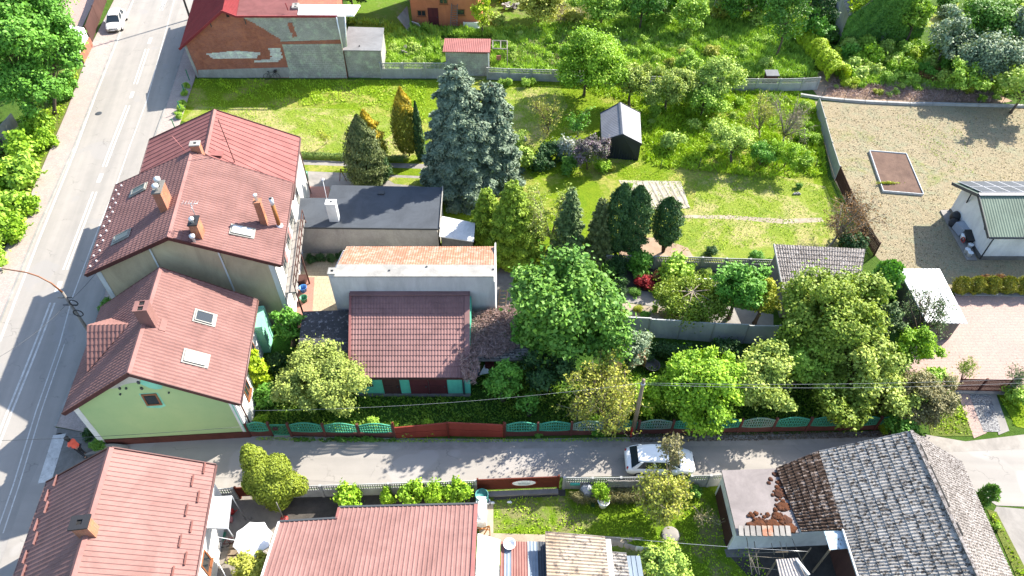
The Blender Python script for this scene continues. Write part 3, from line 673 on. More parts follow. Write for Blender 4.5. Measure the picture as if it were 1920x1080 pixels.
ground('courtyard', [(395, 925), (530, 925), (660, 960), (640, 1000), (500, 1100), (380, 1100)], 'courtyard', .03)
ground('courtyard_soil', [(520, 922), (895, 915), (895, 965), (640, 975), (530, 985)], 'soil_dark', .033)
ground('south_lawn', [(895, 920), (1360, 905), (1400, 1000), (1440, 1100), (900, 1100)], 'lawn_south', .014)
ground('bare_edge', [(895, 950), (925, 945), (925, 1000), (1210, 1008), (1150, 1025), (900, 1015)], 'soil_pale', .02)
ground('slab_path', [(925, 925), (1060, 918), (1060, 930), (925, 938)], 'soil_dark', .018)
ground('barn_yard', [(1355, 1010), (1600, 1000), (1640, 1110), (1430, 1110), (1370, 1045)], 'soil_dark', .022)
ground('flagstones', [(1358, 1030), (1420, 1030), (1422, 1046), (1362, 1045)], 'concrete_dark', .03)
ground('grass_edge', [(1850, 955), (1868, 960), (1960, 1140), (1935, 1150)], 'verge_grass', .03)
# ---------------------------------------------------------------- building kit
def frame(A, B, C, D):
    u = (B - A); u.z = 0; u.normalize(); v = (D - A); v.z = 0; v.normalize(); return u, v
def gable_house(name, label, A, B, C, D, R1, R2, ov, wm, roofm, prof='trap', per=.22, row=.36, amp=.02, verge='verge', cat='house', zb=0.0, capm='ridge_cap', wall_label=None, rooflabel=None, sag=0):
    "A near left, B near right, C far right, D far left roof corners; R1, R2 ridge ends; ov overhangs near, right, far, left"
    base = (A + B + C + D) / 4; t = thing(name, (base.x, base.y, zb), label, cat)
    on, orr, of, ol = ov; ur = (B - A).normalized(); vr = (D - A).normalized(); vr2 = (C - B).normalized()
    def onslope(P, Rr, o):     # move in from the eave by o along the slope (horizontal)
        d = Rr - P; h = Vector((d.x, d.y, 0)).length; return P + d * (o / max(h, .1))
    a = onslope(A, R1, ol) + vr * on; b = onslope(B, R1, orr) + vr2 * on; c = onslope(C, R2, orr) - vr2 * of; d = onslope(D, R2, ol) - vr * of
    rv = (R2 - R1).normalized(); r1 = R1 + rv * on; r2 = R2 - rv * of; dz = Vector((0, 0, -.14))
    a, b, c, d, r1, r2 = [p + dz for p in (a, b, c, d, r1, r2)]
    g = [up(p, zb) for p in (a, b, c, d)]
    vs = g + [a, b, c, d, r1, r2]
    mb = MB()
    mb.raw(vs, [[0, 1, 5, 8, 4]], 0); mb.raw(vs, [[1, 2, 6, 5]], 1); mb.raw(vs, [[2, 3, 7, 9, 6]], 2); mb.raw(vs, [[3, 0, 4, 7]], 3); mb.raw(vs, [[3, 2, 1, 0]], 0)
    mb.raw(vs, [[4, 8, 9, 7]], 0); mb.raw(vs, [[5, 6, 9, 8]], 0)
    w = mb.build('wall', list(wm), t)
    mb = MB(); mb.sheet(D, A, R1, R2, prof, per, amp, row, 0, .1, sag=sag); mb.sheet(B, C, R2, R1, prof, per, amp, row, 0, .1, sag=sag)
    ro = mb.build('roof', roofm, t)
    if rooflabel: ro['label'] = rooflabel
    if verge:
        mb = MB(); n = (B - A).cross(D - A).normalized(); e = Vector((0, 0, -.07))
        for P, Q in ((A, R1), (R1, B)): mb.bar(P - vr * .03 + e, Q - vr * .03 + e, .06, .26)
        mb.build('verge_board', verge, t); mb = MB()
        for P, Q in ((D, R2), (R2, C)): mb.bar(P + vr * .03 + e, Q + vr * .03 + e, .06, .26)
        mb.build('verge_board', verge, t)
    if capm:
        mb = MB(); q = Vector((0, 0, .05)); mb.hexa([R1 + q + x for x in (-ur * .17 - q * 1.6, ur * .17 - q * 1.6, q * .9)], [R2 + q + x for x in (-ur * .17 - q * 1.6, ur * .17 - q * 1.6, q * .9)]); mb.build('ridge_cap', capm, t)
    return t, dict(a=a, b=b, c=c, d=d, r1=r1, r2=r2, u=ur, v=vr, A=A, B=B, C=C, D=D, R1=R1, R2=R2)
def slope_n(P, Q, S):
    n = (Q - P).cross(S - P).normalized(); return n if n.z > 0 else -n
def skylight(parent, c, du, dv, w, l, fr='frame_grey', gl='glass_dark', label=None):
    "c on the roof, du across, dv up the slope"
    n = du.cross(dv).normalized(); n = n if n.z > 0 else -n; mb = MB()
    q = lambda a, b, h: c + du * a + dv * b + n * h
    w2, l2 = w / 2, l / 2; T = .06
    for (x0, x1, y0, y1) in ((-w2, w2, -l2, -l2 + T), (-w2, w2, l2 - T, l2), (-w2, -w2 + T, -l2 + T, l2 - T), (w2 - T, w2, -l2 + T, l2 - T)):
        mb.hexa([q(x0, y0, 0), q(x1, y0, 0), q(x1, y1, 0), q(x0, y1, 0)], [q(x0, y0, .12), q(x1, y0, .12), q(x1, y1, .12), q(x0, y1, .12)])
    F = .1
    mb.hexa([q(-w2 - F, -l2 - F * 2, .0), q(w2 + F, -l2 - F * 2, .0), q(w2 + F, l2 + F, .0), q(-w2 - F, l2 + F, .0)], [q(-w2 - F, -l2 - F * 2, .045), q(w2 + F, -l2 - F * 2, .045), q(w2 + F, l2 + F, .045), q(-w2 - F, l2 + F, .045)])
    s = mb.build('skylight', fr, parent); 
    if label: s['label'] = label
    g = MB(); g.hexa([q(-w2 + T, -l2 + T, .06), q(w2 - T, -l2 + T, .06), q(w2 - T, l2 - T, .06), q(-w2 + T, l2 - T, .06)], [q(-w2 + T, -l2 + T, .10), q(w2 - T, -l2 + T, .10), q(w2 - T, l2 - T, .10), q(-w2 + T, l2 - T, .10)])
    g.build('pane', gl, s); return s
def wallwin(parent, a, b, s, z0, w, h, fr='frame_brown', gl='glass_dark', name='window', out=None, dep=.05, T=.08, sill=True, label=None):
    "window on the wall a-b at distance s; out: outward normal"
    d = Vector((b.x - a.x, b.y - a.y, 0)).normalized(); n = out or Vector((d.y, -d.x, 0)); p = up(a, z0) + d * s; mb = MB()
    q = lambda x, z, o: p + d * x + Vector((0, 0, z)) + n * o
    def bx(m_, x0, x1, za, zb_, o0, o1): m_.hexa([q(x0, za, o0), q(x1, za, o0), q(x1, za, o1), q(x0, za, o1)], [q(x0, zb_, o0), q(x1, zb_, o0), q(x1, zb_, o1), q(x0, zb_, o1)])
    bx(mb, 0, w, 0, T, .0, dep); bx(mb, 0, w, h - T, h, .0, dep); bx(mb, 0, T, T, h - T, .0, dep); bx(mb, w - T, w, T, h - T, .0, dep)
    if w > .9: bx(mb, w / 2 - .03, w / 2 + .03, T, h - T, 0, dep)
    if sill: bx(mb, -.05, w + .05, -.06, -.004, .0, dep + .08)
    f = mb.build(name, fr, parent); g = MB(); bx(g, T, w - T, T, h - T, .004, .02); g.build('pane', gl, f)
    if label: f['label'] = label
    return f
def walldoor(parent, a, b, s, z0, w, h, m, out=None, name='door', handle=True, dep=.05, label=None, planks=0):
    d = Vector((b.x - a.x, b.y - a.y, 0)).normalized(); n = out or Vector((d.y, -d.x, 0)); p = up(a, z0) + d * s; mb = MB()
    q = lambda x, z, o: p + d * x + Vector((0, 0, z)) + n * o
    def bx(m_, x0, x1, za, zb_, o0, o1): m_.hexa([q(x0, za, o0), q(x1, za, o0), q(x1, za, o1), q(x0, za, o1)], [q(x0, zb_, o0), q(x1, zb_, o0), q(x1, zb_, o1), q(x0, zb_, o1)])
    bx(mb, 0, w, 0, h, 0, dep * .6)
    for (x0, x1, z0_, z1_) in ((0, .08, 0, h), (w - .08, w, 0, h), (.08, w - .08, h - .08, h), (.08, w - .08, h * .48, h * .48 + .08)): bx(mb, x0, x1, z0_, z1_, dep * .6, dep)
    f = mb.build(name, m, parent)
    if label: f['label'] = label
    if handle: g = MB(); bx(g, w - .2, w - .12, h * .45, h * .45 + .12, dep, dep + .05); g.build('handle', 'dark_iron', f)
    return f
def chimney(parent, c, w, d, z0, z1, rz, m, cap='cement_flash', capo=.04, holes=1, capm=None, hole_ax=1):
    mb = MB(); mb.box((c.x, c.y, (z0 + z1) / 2), (w, d, z1 - z0), rz)
    o = mb.build('chimney', m, parent)
    mb = MB(); t = .09
    W, D_ = w + 2 * capo, d + 2 * capo
    Mz = Matrix.Rotation(rz, 3, 'Z')
    # ring cap with open flues
    def bb(x0, x1, y0, y1):
        P = [c.xy.to_3d() + Mz @ Vector((x, y, 0)) for x, y in ((x0, y0), (x1, y0), (x1, y1), (x0, y1))]; mb.prism(P, z1 + .002, z1 + t)
    hw = min(w, d) * .22
    hs = [0.0] if holes == 1 else [-.25, .25]
    if D_ >= W or hole_ax == 1:
        ys = [-D_ / 2] + sum([[D_ * k - hw, D_ * k + hw] for k in hs], []) + [D_ / 2]
        bb(-W / 2, -hw, -D_ / 2, D_ / 2); bb(hw, W / 2, -D_ / 2, D_ / 2)
        for i in range(0, len(ys), 2): bb(-hw, hw, ys[i], ys[i + 1])
    mb.build('cap', cap, o)
    g = MB(); g.box((c.x, c.y, z1 + .012), (hw * 2 + .02, (D_ * .5 + hw * 2) if holes == 2 else hw * 2 + .02, .02), rz); g.build('flue', 'dark_void', o)
    return o
def gutter(parent, a, b, m='gutter', r=.07, dn=None, name='gutter'):
    mb = MB(); mb.tube([a, b], r, 6)
    if dn is not None:
        for p in dn: mb.tube([p, Vector((p.x, p.y, .1))], .05, 6)
    return mb.build(name, m, parent)
# ================================================================= C beige house
zE, zR = 6.3, 9.0
A, B, C, D = G(160, 515, zE), G(527, 497, zE), G(549, 344, zE), G(217, 348, zE); R1, R2 = G(314, 445, zR), G(358, 285, zR)
beige, K = gable_house('beige_house', 'tall beige-walled house with tiled roof and several brick chimneys, behind the green gabled house', A, B, C, D, R1, R2, (.35, .55, .1, .45), ('beige_render', 'white_render', 'white_render', 'white_render'), 'pink_sheet', 'tile', .24, .38, .04)
nL = slope_n(A, D, R1); nR = slope_n(B, C, R1); dvL = (R1 - A) - K['v'] * ((R1 - A).dot(K['v'])); dvL.normalize(); vR = (C - B).normalized(); dvR = (R1 - B) - vR * ((R1 - B).dot(vR)); dvR.normalize(); vL = K['v']
for (x, y) in ((262, 357), (230, 445)): skylight(beige, RP(x, y, A, nL) + nL * .06, vL, dvL, .62, 1.15, label=None)
skylight(beige, RP(453, 435, B, nR) + nR * .06, vR, dvR, .78, 1.25, gl='sky_pane' if 'sky_pane' in M else 'chrome', label='open skylight, pane coloured pale for the reflected sky')  # light pane colour stands in for the sky's reflection
hz = math.atan2(vR.y, vR.x) - math.pi / 2
def ch_on(parent, px, py, P0, n, topy, w, d, rz, m, **k):
    p = RP(px, py, P0, n); z1 = ZT(p, topy); return chimney(parent, p, w, d, p.z - .7, z1, rz, m, **k), p, z1
ch, p, z1 = ch_on(beige, 312, 385, A, nL, 352, .5, 1.25, hz, 'chimney_brick', cap='concrete_dark')
for o in (-.35, .35):
    q = p + vL * o; mb = MB(); mb.lathe((q.x, q.y, z1 + .08), [(.09, 0), (.09, .22), (.2, .24), (.2, .42), (.05, .52), (0, .52)], 10); mb.build('cowl', 'flue_steel', ch)
ch, p, z1 = ch_on(beige, 374, 440, B, nR, 415, .5, .85, hz, 'chimney_brick', cap='black')
mb = MB(); q = p - vR * .2; mb.lathe((q.x, q.y, z1 + .08), [(.08, 0), (.08, .2), (.16, .22), (.16, .36), (0, .44)], 10); mb.build('cowl', 'flue_steel', ch)
mb = MB(); q = p - vR * .75 + V(-.15); mb.lathe((q.x, q.y, q.z - .3), [(.09, 0), (.09, .75), (.17, .77), (.17, .95), (0, 1.0)], 10); mb.build('vent_pipe', 'flue_steel', beige)
mb = MB(); q = p + vR * .55; zt = z1 + 1.0; mb.tube([(q.x, q.y, p.z - .1), (q.x, q.y, zt)], .025, 5); mb.tube([(q.x - .45, q.y, zt), (q.x + .45, q.y, zt - .05)], .018, 4)
for i in range(6): mb.tube([(q.x - .45 + i * .18, q.y - .22, zt + .01), (q.x - .45 + i * .18, q.y + .22, zt + .01)], .012, 3)
mb.tube([(q.x, q.y - .3, zt - .35), (q.x, q.y + .3, zt - .35)], .014, 4); mb.build('antenna', 'metal_grey', beige)
ch, p, z1 = ch_on(beige, 496, 419, B, nR, 378, .42, .42, hz, 'chimney_brick', cap='chimney_brick')
mb = MB(); mb.lathe((p.x, p.y, z1 + .09), [(.1, 0), (.1, .4), (.13, .4), (.13, .5), (0, .52)], 10); mb.build('cowl', 'white_paint', ch)
p = RP(524, 424, B, nR); z1 = ZT(p, 372); mb = MB(); mb.tube([up(p, p.z - .3), up(p, z1 - .5)], .14, 10); mb.tube([up(p, z1 - .5), up(p, z1)], .14, 10, 1); mb.lathe((p.x, p.y, p.z - .05), [(.26, 0), (.24, .12), (.15, .2)], 10, 1)
fl = mb.build('flue_pipe', ['rust_pipe', 'chrome'], beige); g = MB(); g.lathe((p.x, p.y, z1 - .02), [(.11, 0), (.11, .035)], 10); g.build('flue', 'dark_void', fl)
for i in range(9):
    for j in (0, 1):
        f = (i + .5 + .25 * j) / 9.4; q = A.lerp(D, f) + dvL * (.35 + .42 * j) + nL * .06; mb = MB(); mb.bar(q, q + nL * .09 + dvL * .02, .10, .07); mb.build('snow_hook', 'chrome', beige)
# pale strips on the gable wall, corner strips, far ridge end flashing
a, b, r1 = K['a'], K['b'], K['r1']; out = Vector((K['u'].y, -K['u'].x, 0))
def gz(s, a, b, r1):
    "roof line height over a-b at fraction s"
    L_ = Vector((b.x - a.x, b.y - a.y, 0)); k = Vector((r1.x - a.x, r1.y - a.y, 0)).dot(L_) / L_.length_squared
    return a.z + (r1.z - a.z) * s / k if s < k else r1.z + (b.z - r1.z) * (s - k) / (1 - k)
mb = MB()
for s, w in ((.018, .32), (.36, .1), (.72, .1), (.982, .32)):
    p = a.lerp(b, s); z = gz(s, a, b, r1) - .04; e = K['u'] * w / 2
    mb.prism([p - e + out * .003, p + e + out * .003, p + e + out * .03, p - e + out * .03][::1], .02, z)
tr = mb.build('wall_strip', 'pale_trim', beige); tr['label'] = 'pale vertical strips on the beige wall'
bR, cR = K['b'], K['c']; outR = Vector((vR.y, -vR.x, 0)); 
for s, z0 in ((1.6, 3.6), (4.0, 3.6), (6.2, 3.6), (1.6, .9), (4.6, .9)): wallwin(beige, bR, cR, s, z0, 1.0, 1.35, 'frame_grey', out=outR)
for s, z0 in ((2.75, 3.3), (5.2, 3.3), (2.75, .7)):
    mb = MB(); p = up(bR, z0) + vR * s; mb.prism([p, p + vR * .45, p + vR * .45 + outR * .03, p + outR * .03], z0, z0 + 1.7); mb.build('wall_panel', 'pink_board', beige)
mb = MB(); p0 = up(bR, 0) + outR * .75 + vR * .2; p1 = p0 + vR * 7.5      # outside landing with brown rails
mb.prism([p0 - outR * .7, p1 - outR * .7, p1, p0], 3.0, 3.12, 1)
for z in (3.5, 4.05): mb.tube([up(p0, z), up(p1, z)], .04, 5)
for i in range(9): q = p0.lerp(p1, i / 8); mb.tube([up(q, 3.05), up(q, 4.05)], .03, 5)
for i in range(3): q = p0.lerp(p1, i / 2); mb.tube([up(q, 0), up(q, 3.0)], .06, 6)
mb.build('balcony', ['brown_board', 'concrete'], beige)
gutter(beige, B + V(.05, 0, -.06), C + V(.05, 0, -.06)); gutter(beige, A + V(-.05, 0, -.08), D + V(-.05, 0, -.08), dn=[K['a'] + V(-.1, .2, 0)])
# ================================================================= B pink sheet roofed house
zE, zR = 5.5, 8.3
A, B, C, D = G(258, 345, zE), G(551, 352, zE), G(562, 258, zE), G(281, 262, zE); R1, R2 = G(389, 272, zR), G(402, 206, zR)
B = up(B, zE); vv = (C - B).normalized(); B = B - vv * .2
A0v = (C - B).normalized() * 1.1; A = A - A0v; B = B - A0v; R1 = R1 - A0v
pinkh, K = gable_house('seam_roof_house', 'house under a salmon pink standing-seam roof with a long mast, joined to the beige house', A, B, C, D, R1, R2, (.0, .3, .15, .3), ('white_render', 'white_render', 'white_render', 'white_render'), 'bright_pink_sheet', 'seam', .62, .03, .035)
nR = slope_n(B, C, R1); nL = slope_n(A, D, R1)
ch, p, z1 = ch_on(pinkh, 374, 292, B, nR, 270, .62, .5, hz, 'chimney_brick', cap='cement_flash')
p = RP(440, 304, B, nR); mb = MB(); mb.tube([p, G(409, 224, ZT(p, 224) * 0 + 11.2)], .03, 5); q = p.lerp(G(409, 224, 11.2), .55); mb.tube([q + V(-.3), q + V(.3)], .015, 4); mb.build('mast', 'brown_board', pinkh)
p = RP(347, 283, A, nL); mb = MB(); mb.tube([p, p + V(-.5, 0, 1.3)], .02, 4); mb.build('mast', 'pink_board', pinkh)
p = RP(405, 289, B, nR); mb = MB(); mb.box(p + nR * .08, (.9, .6, .05), hz, 0, 0, .2); mb.build('roof_hatch', 'bright_pink_sheet', pinkh)
bR, cR = K['b'], K['c']; vR2 = (cR - bR); vR2.z = 0; vR2.normalize(); outR2 = Vector((vR2.y, -vR2.x, 0))
wallwin(pinkh, bR, cR, 2.2, 3.2, .9, 1.1, 'frame_grey', out=outR2)
gutter(pinkh, B + V(.05, 0, -.06), C + V(.05, 0, -.06), dn=[K['c'] + outR2 * .1 - vR2 * .2])
gutter(pinkh, A + V(-.05, 0, -.06), D + V(-.05, 0, -.06))
mb = MB(); p = G(574, 338); mb.lathe((p.x, p.y, 0), [(.22, 0), (.28, .75), (.3, .8), (.28, .86), (0, .9)], 12); tag(mb.build('rubbish_bin', 'bin_green'), 'small green bin standing at the corner of the pink seam-roofed house', 'bin')
# ================================================================= D green gabled house
zE, zR = 4.0, 7.4
A, B = G(118, 775, zE), G(450, 757, zE); C = G(482, 563, zE); R1, R2 = G(240, 700, zR), G(300, 503, zR); D = A + (C - B); D.z = zE
green, K = gable_house('green_gable_house', 'lime green gabled house with dormer, box chimney and two skylights on the lane corner', A, B, C, D, R1, R2, (.3, .45, .02, .45), ('lime_render', 'white_render', 'white_render', 'white_render'), 'pink_sheet', 'tile', .24, .38, .04)
u, v = K['u'], K['v']; nL = slope_n(A, D, R1); nR = slope_n(B, C, R1); vR = (C - B).normalized()
dvR = (R1 - B) - vR * ((R1 - B).dot(vR)); dvR.normalize()
skylight(green, RP(382, 597, B, nR) + nR * .06, vR, dvR, .82, 1.05, fr='frame_grey'); skylight(green, RP(365, 673, B, nR) + nR * .06, vR, dvR, .82, 1.2, fr='frame_grey', gl='white_paint', label='skylight with white blind drawn')
hz2 = math.atan2(v.y, v.x) - math.pi / 2
p = RP(281, 603, B, nR); z1 = ZT(p, 575); ch = chimney(green, p, .72, .72, p.z - .8, z1, hz2, 'pink_sheet', cap='pink_sheet', holes=2)
mb = MB(); mb.bar(p + dvR * -.55 + nR * .05, p + dvR * -.9 + nR * .05, .9, .04); mb.build('flashing', 'pink_sheet', green)
# dormer: gable to the street, ridge level, two slopes
T0 = G(164, 612, 0); zd = 0
pr = RP(243, 609, A, nL); zr = pr.z                                   # ridge meets the main slope
T0 = G(164, 611, zr); pe = RP(166, 699, A, nL)                        # tip of the ridge; foot of the near valley
mir = T0 * 2 - pe; mir = Vector((T0.x - (pe.x - T0.x), T0.y + (T0.y - pe.y), pe.z)); df = mir - v * 0
nE = V(pe.x - .05, pe.y, pe.z + .02); fE = V(T0.x + (T0.x - pe.x) * -1 + 0, T0.y + (T0.y - pe.y), pe.z)
mb = MB()
def clipped(E, T_, P_):
    "tile courses on the triangle eave foot E, ridge tip T_, ridge end P_, ribs running straight down"
    L_ = (P_ - T_).length; cols = int(L_ / .24) * 6; n = (E - T_).cross(P_ - T_).normalized(); n = n if n.z > 0 else -n
    H_ = (E - T_).length; K_ = int(H_ / .38) + 1
    for i in range(cols):
        f0, f1 = i / cols, (i + 1) / cols; m0 = H_ * (1 - f0); m1 = H_ * (1 - f1); dn = (E - T_).normalized()
        h0 = .014 + .014 * math.cos(2 * math.pi * i / 6); h1 = .014 + .014 * math.cos(2 * math.pi * (i + 1) / 6)
        for k in range(K_):
            a0, a1 = k * .38, (k + 1) * .38
            if a0 >= max(m0, m1): break
            P4 = [T_.lerp(P_, f0) + dn * min(a0, m0) + n * h0, T_.lerp(P_, f1) + dn * min(a0, m1) + n * h1, T_.lerp(P_, f1) + dn * min(a1, m1) + n * (h1 + .022), T_.lerp(P_, f0) + dn * min(a1, m0) + n * (h0 + .022)]
            mb.poly(P4)
    mb.hexa([E - n * .06, P_ - n * .06, T_ - n * .06], [E - n * .01, P_ - n * .01, T_ - n * .01])
up3 = V(0, 0, .04); clipped(nE + up3, T0 + up3, pr + up3); clipped(fE + up3, T0 + up3, pr + up3)
do = mb.build('dormer', 'pink_sheet', green); do['label'] = 'dormer roof facing the street'
mb = MB(); i_ = (pr - T0).normalized() * .25; mb.hexa([nE + i_ - V(0, 0, 1.2), fE + i_ - V(0, 0, 1.2), T0 + i_ - V(0, 0, 1.5)], [nE + i_ * 1.4 - V(0, 0, .1), fE + i_ * 1.4 - V(0, 0, .1), T0 + i_ * 1.4 - V(0, 0, .1)]); mb.build('dormer_wall', 'white_render', do)
# green wall details
a, b, r1 = K['a'], K['b'], K['r1']; out = Vector((u.y, -u.x, 0))
mb = MB(); p = a; e = u * .34
mb.prism([p + out * .003, p + e + out * .003, p + e + out * .025, p + out * .025], .02, a.z + .12); mb.build('corner_strip', 'white_render', green)
p = b
for k, (o0, o1, m_) in enumerate(((.0, .12, 'white_render'), (.12, .2, 'turquoise_paint'), (.2, .34, 'white_render'))):
    mb = MB(); mb.prism([p - u * o1 + out * .003, p - u * o0 + out * .003, p - u * o0 + out * .028, p - u * o1 + out * .028], .55, b.z + .1); mb.build('corner_strip', m_, green)
def wq(px, py): return VW(px, py, a, b)
def patch(parent, pts, m, o=.006, name='paint_patch', a_=None, b_=None, th=.004, out_=None):
    P = [VW(x, y, a_ or a, b_ or b) + (out_ or out) * o for x, y in pts]; mb = MB(); mb.hexa(P, [q + (out_ or out) * th for q in P]); return mb.build(name, m, parent)
patch(green, [(197, 729), (240, 703), (262, 707), (262, 716), (246, 718), (232, 721), (222, 727), (205, 729)], 'bare_plaster')
patch(green, [(265, 708), (305, 722), (304, 728), (292, 730), (280, 727), (262, 719)], 'turquoise_paint', name='paint_patch')
patch(green, [(260, 738), (296, 736), (311, 761), (300, 765), (276, 764)], 'turquoise_paint', .006)
w0 = wq(269, 759); 
mb = MB(); P = [wq(x, y) + out * .012 for x, y in ((264, 739), (293, 737), (305, 758), (276, 760))]; 
Qi = [p.lerp(sum(P, Vector()) / 4, .22) for p in P]
for i in range(4): j = (i + 1) % 4; mb.hexa([P[i], P[j], Qi[j], Qi[i]], [x + out * .05 for x in (P[i], P[j], Qi[j], Qi[i])])
wf = mb.build('window', 'frame_brown', green); g = MB(); g.hexa(Qi, [x + out * .015 for x in Qi]); g.build('pane', 'glass_dark', wf)
for (x, y, s) in ((260, 716, .09), (266, 727, .08), (225, 727, .07), (237, 727, .06), (213, 720, .04), (226, 738, .05), (317, 735, .05)):
    q = wq(x, y); mb = MB(); mb.box(q + out * .05, (s * 1.4, .1, s * 2)); mb.build('bracket', 'dark_iron', green)
zp = ZT(up(a, 0), 829); mb = MB(); e = u * .4
mb.prism([a + e + out * .004, b + out * .004 + u * .0, b + out * .07, a + e + out * .07], .02, .62); mb.build('plinth', 'plinth_red', green)
for (s, w) in ((2.0, 1.0), (6.6, .8)):
    mb = MB(); q = a + u * s; mb.prism([q + out * .071, q + u * w + out * .071, q + u * w + out * .09, q + out * .09], .12, .5); mb.build('cellar_vent', 'plinth_red', green)
bR, cR = K['b'], K['c']; vR_ = (cR - bR); vR_.z = 0; vR_.normalize(); outG = Vector((vR_.y, -vR_.x, 0))
wallwin(green, bR, cR, 1.6, 1.5, 1.0, 1.3, 'frame_brown', out=outG); wallwin(green, bR, cR, 4.6, 1.5, 1.0, 1.3, 'frame_brown', out=outG)
mb = MB(); q = bR + vR_ * 6.6; mb.prism([up(q, 0), up(q + vR_ * 1.9, 0), up(q + vR_ * 1.9 + outG * .5, 0), up(q + outG * .5, 0)], 0, 2.7); mb.build('porch', 'turquoise_paint', green)
gutter(green, B + V(.05, 0, -.06), C + V(.05, 0, -.06), dn=[K['b'] + outG * .1 + vR_ * .4]); gutter(green, A + V(-.05, 0, -.08), D + V(-.05, 0, -.08))
mb = MB(); q = G(215, 838); pts = [up(q + V(.95 * math.cos(t), -.02, 0), .42 * math.sin(t)) for t in np.linspace(0, math.pi, 11)]; P2 = [x + V(0, -.14, 0) for x in pts]; mb.hexa(P2, pts); tag(mb.build('stone_arch', 'concrete'), 'half round pale stone slab leaning on the red plinth of the green gabled house', 'stone')
# ================================================================= E house bottom left
zE, zR = 4.0, 7.2
D, C = G(88, 905, zE), G(403, 872, zE); R2 = G(207, 840, zR)
vd = (G(366, 1080, zE) - C).normalized(); Lh = 13.0; A, B, R1 = D + vd * Lh, C + vd * Lh, R2 + vd * Lh
corner, K = gable_house('ribbed_roof_house', 'house with pink ribbed roof, snow guards and one brick chimney in the bottom left corner', A, B, C, D, R1, R2, (.3, .4, .25, .4), ('white_render', 'white_render', 'white_render', 'white_render'), 'ribbed_sheet', 'trap', .25, .03, .03)
nL = slope_n(A, D, R1); nR = slope_n(B, C, R1); vR = (C - B).normalized(); dvR = (R1 - B) - vR * ((R1 - B).dot(vR)); dvR.normalize(); dvL = (R1 - A) - vR * ((R1 - A).dot(vR)); dvL.normalize()
hz3 = math.atan2(vR.y, vR.x) - math.pi / 2
p = RP(193, 976, A, nL); p = R2 - vR * (R2 - p).dot(vR); p = p + V(.05, 0, 0); z1 = p.z + .75
ch = chimney(corner, p, .7, .55, p.z - .6, z1, hz3, 'chimney_brick', cap='black', capo=.07)
for (x, y) in ((382, 879), (360, 902), (371, 932), (349, 957), (358, 988), (337, 1015), (347, 1048), (323, 1075)):
    q = RP(x, y, B, nR) + nR * .07; mb = MB(); mb.bar(q - vR * .32, q + vR * .32, .05, .12); mb.build('snow_guard', 'bright_red_sheet' if 0 else 'old_red_sheet', corner)
for (x, y) in ((106, 902), (90, 930), (89, 952), (70, 985), (69, 1010), (49, 1045), (47, 1072)):
    q = RP(x, y, A, nL) + nL * .07; mb = MB(); mb.bar(q - vR * .32, q + vR * .32, .05, .12); mb.build('snow_guard', 'ridge_cap', corner)
bR, cR = K['b'], K['c']; vR_ = (cR - bR); vR_.z = 0; vR_.normalize(); outE = Vector((vR_.y, -vR_.x, 0))
for s in (12.0, 9.3, 6.2): wallwin(corner, cR, bR, 13 - s, 1.3, .9, 1.2, 'frame_brown', out=outE)
gutter(corner, B + V(.05, 0, -.06), C + V(.05, 0, -.06)); gutter(corner, A + V(-.05, 0, -.08), D + V(-.05, 0, -.08))
# glass awning
t = thing('awning', G(412, 990, 0), 'translucent flat porch awning on the yard side of the ribbed-roof corner house', 'awning'); z = 2.9
P = [G(396, 932, z), G(434, 930, z), G(427, 991, z - .0), G(388, 990, z)]
mb = MB(); mb.hexa([q for q in P[::-1]], [q + V(0, 0, .03) for q in P[::-1]]); mb.build('panel', 'panel_white', t); mb = MB()
for i in range(4): mb.bar(P[i] + V(0, 0, -.04), P[(i + 1) % 4] + V(0, 0, -.04), .05, .05)
mb.bar(P[0].lerp(P[3], .5), P[1].lerp(P[2], .5) + V(0, 0, -.04), .04, .05)
for q in (P[1], P[2]): mb.tube([up(q, 0), q], .035, 6)
mb.build('frame', 'metal_grey', t)
# ================================================================= A red roofed brick house
w0, w1 = G(370, 145), G(652, 147); oB = V(0, -1, 0)
Pl = VW(345, 85, w0, w1); Ap = VW(419, 20, w0, w1); Pm = VW(445, 30, w0, w1); Pr = VW(632, 30, w0, w1)
t = thing('brick_house', (w0 + w1) / 2, 'bare red brick house with bright red sheet roof beside the street at the top', 'house')
bk = V(-2.3, 13, 0)
wl = w0.copy(); Pl.x = Pl.x
mb = MB(); F = [w0, w1, Pr, Pm, Ap, Pl]; Bk = [q + bk for q in F]; mb.hexa(F, Bk); mb.build('wall', 'red_brick', t)
bw = t
def bp(pts, m, o, name, th=.03):
    if 'patch' in name or name == 'render_panel':      # toothed edge following the courses
        q_ = []; rj = random.Random(len(pts) * 7)
        for i in range(len(pts)):
            (x0, y0), (x1, y1) = pts[i], pts[(i + 1) % len(pts)]; k = max(1, int(abs(y1 - y0) / 3.2 + abs(x1 - x0) / 16)); px, py = x0, y0
            for j in range(1, k + 1): x, y = x0 + (x1 - x0) * j / k + (rj.uniform(-2.2, 2.2) if j < k else 0), y0 + (y1 - y0) * j / k; q_ += [(px, py), (x, py + .01)]; px, py = x, y
        pts = q_
    return patch(t, pts, m, o, name, w0, w1, th, oB)
bp([(455, 31), (631, 29), (641, 80), (640, 74), (527, 78), (526, 72), (490, 50)], 'small_block', .005, 'render_panel')
bp([(529, 83), (641, 82), (651, 146), (542, 146), (540, 124)], 'block_wall', .005, 'block_panel')
bp([(528, 78), (640, 76), (641, 81.5), (529, 82.5)], 'red_brick', .006, 'brick_band')
bp([(540, 42), (549, 43), (557, 68), (551, 70)], 'red_brick', .04, 'brick_patch')
bp([(387, 100), (425, 96), (440, 95), (488, 99), (488, 103), (482, 109), (402, 110)], 'white_block', .007, 'block_patch')
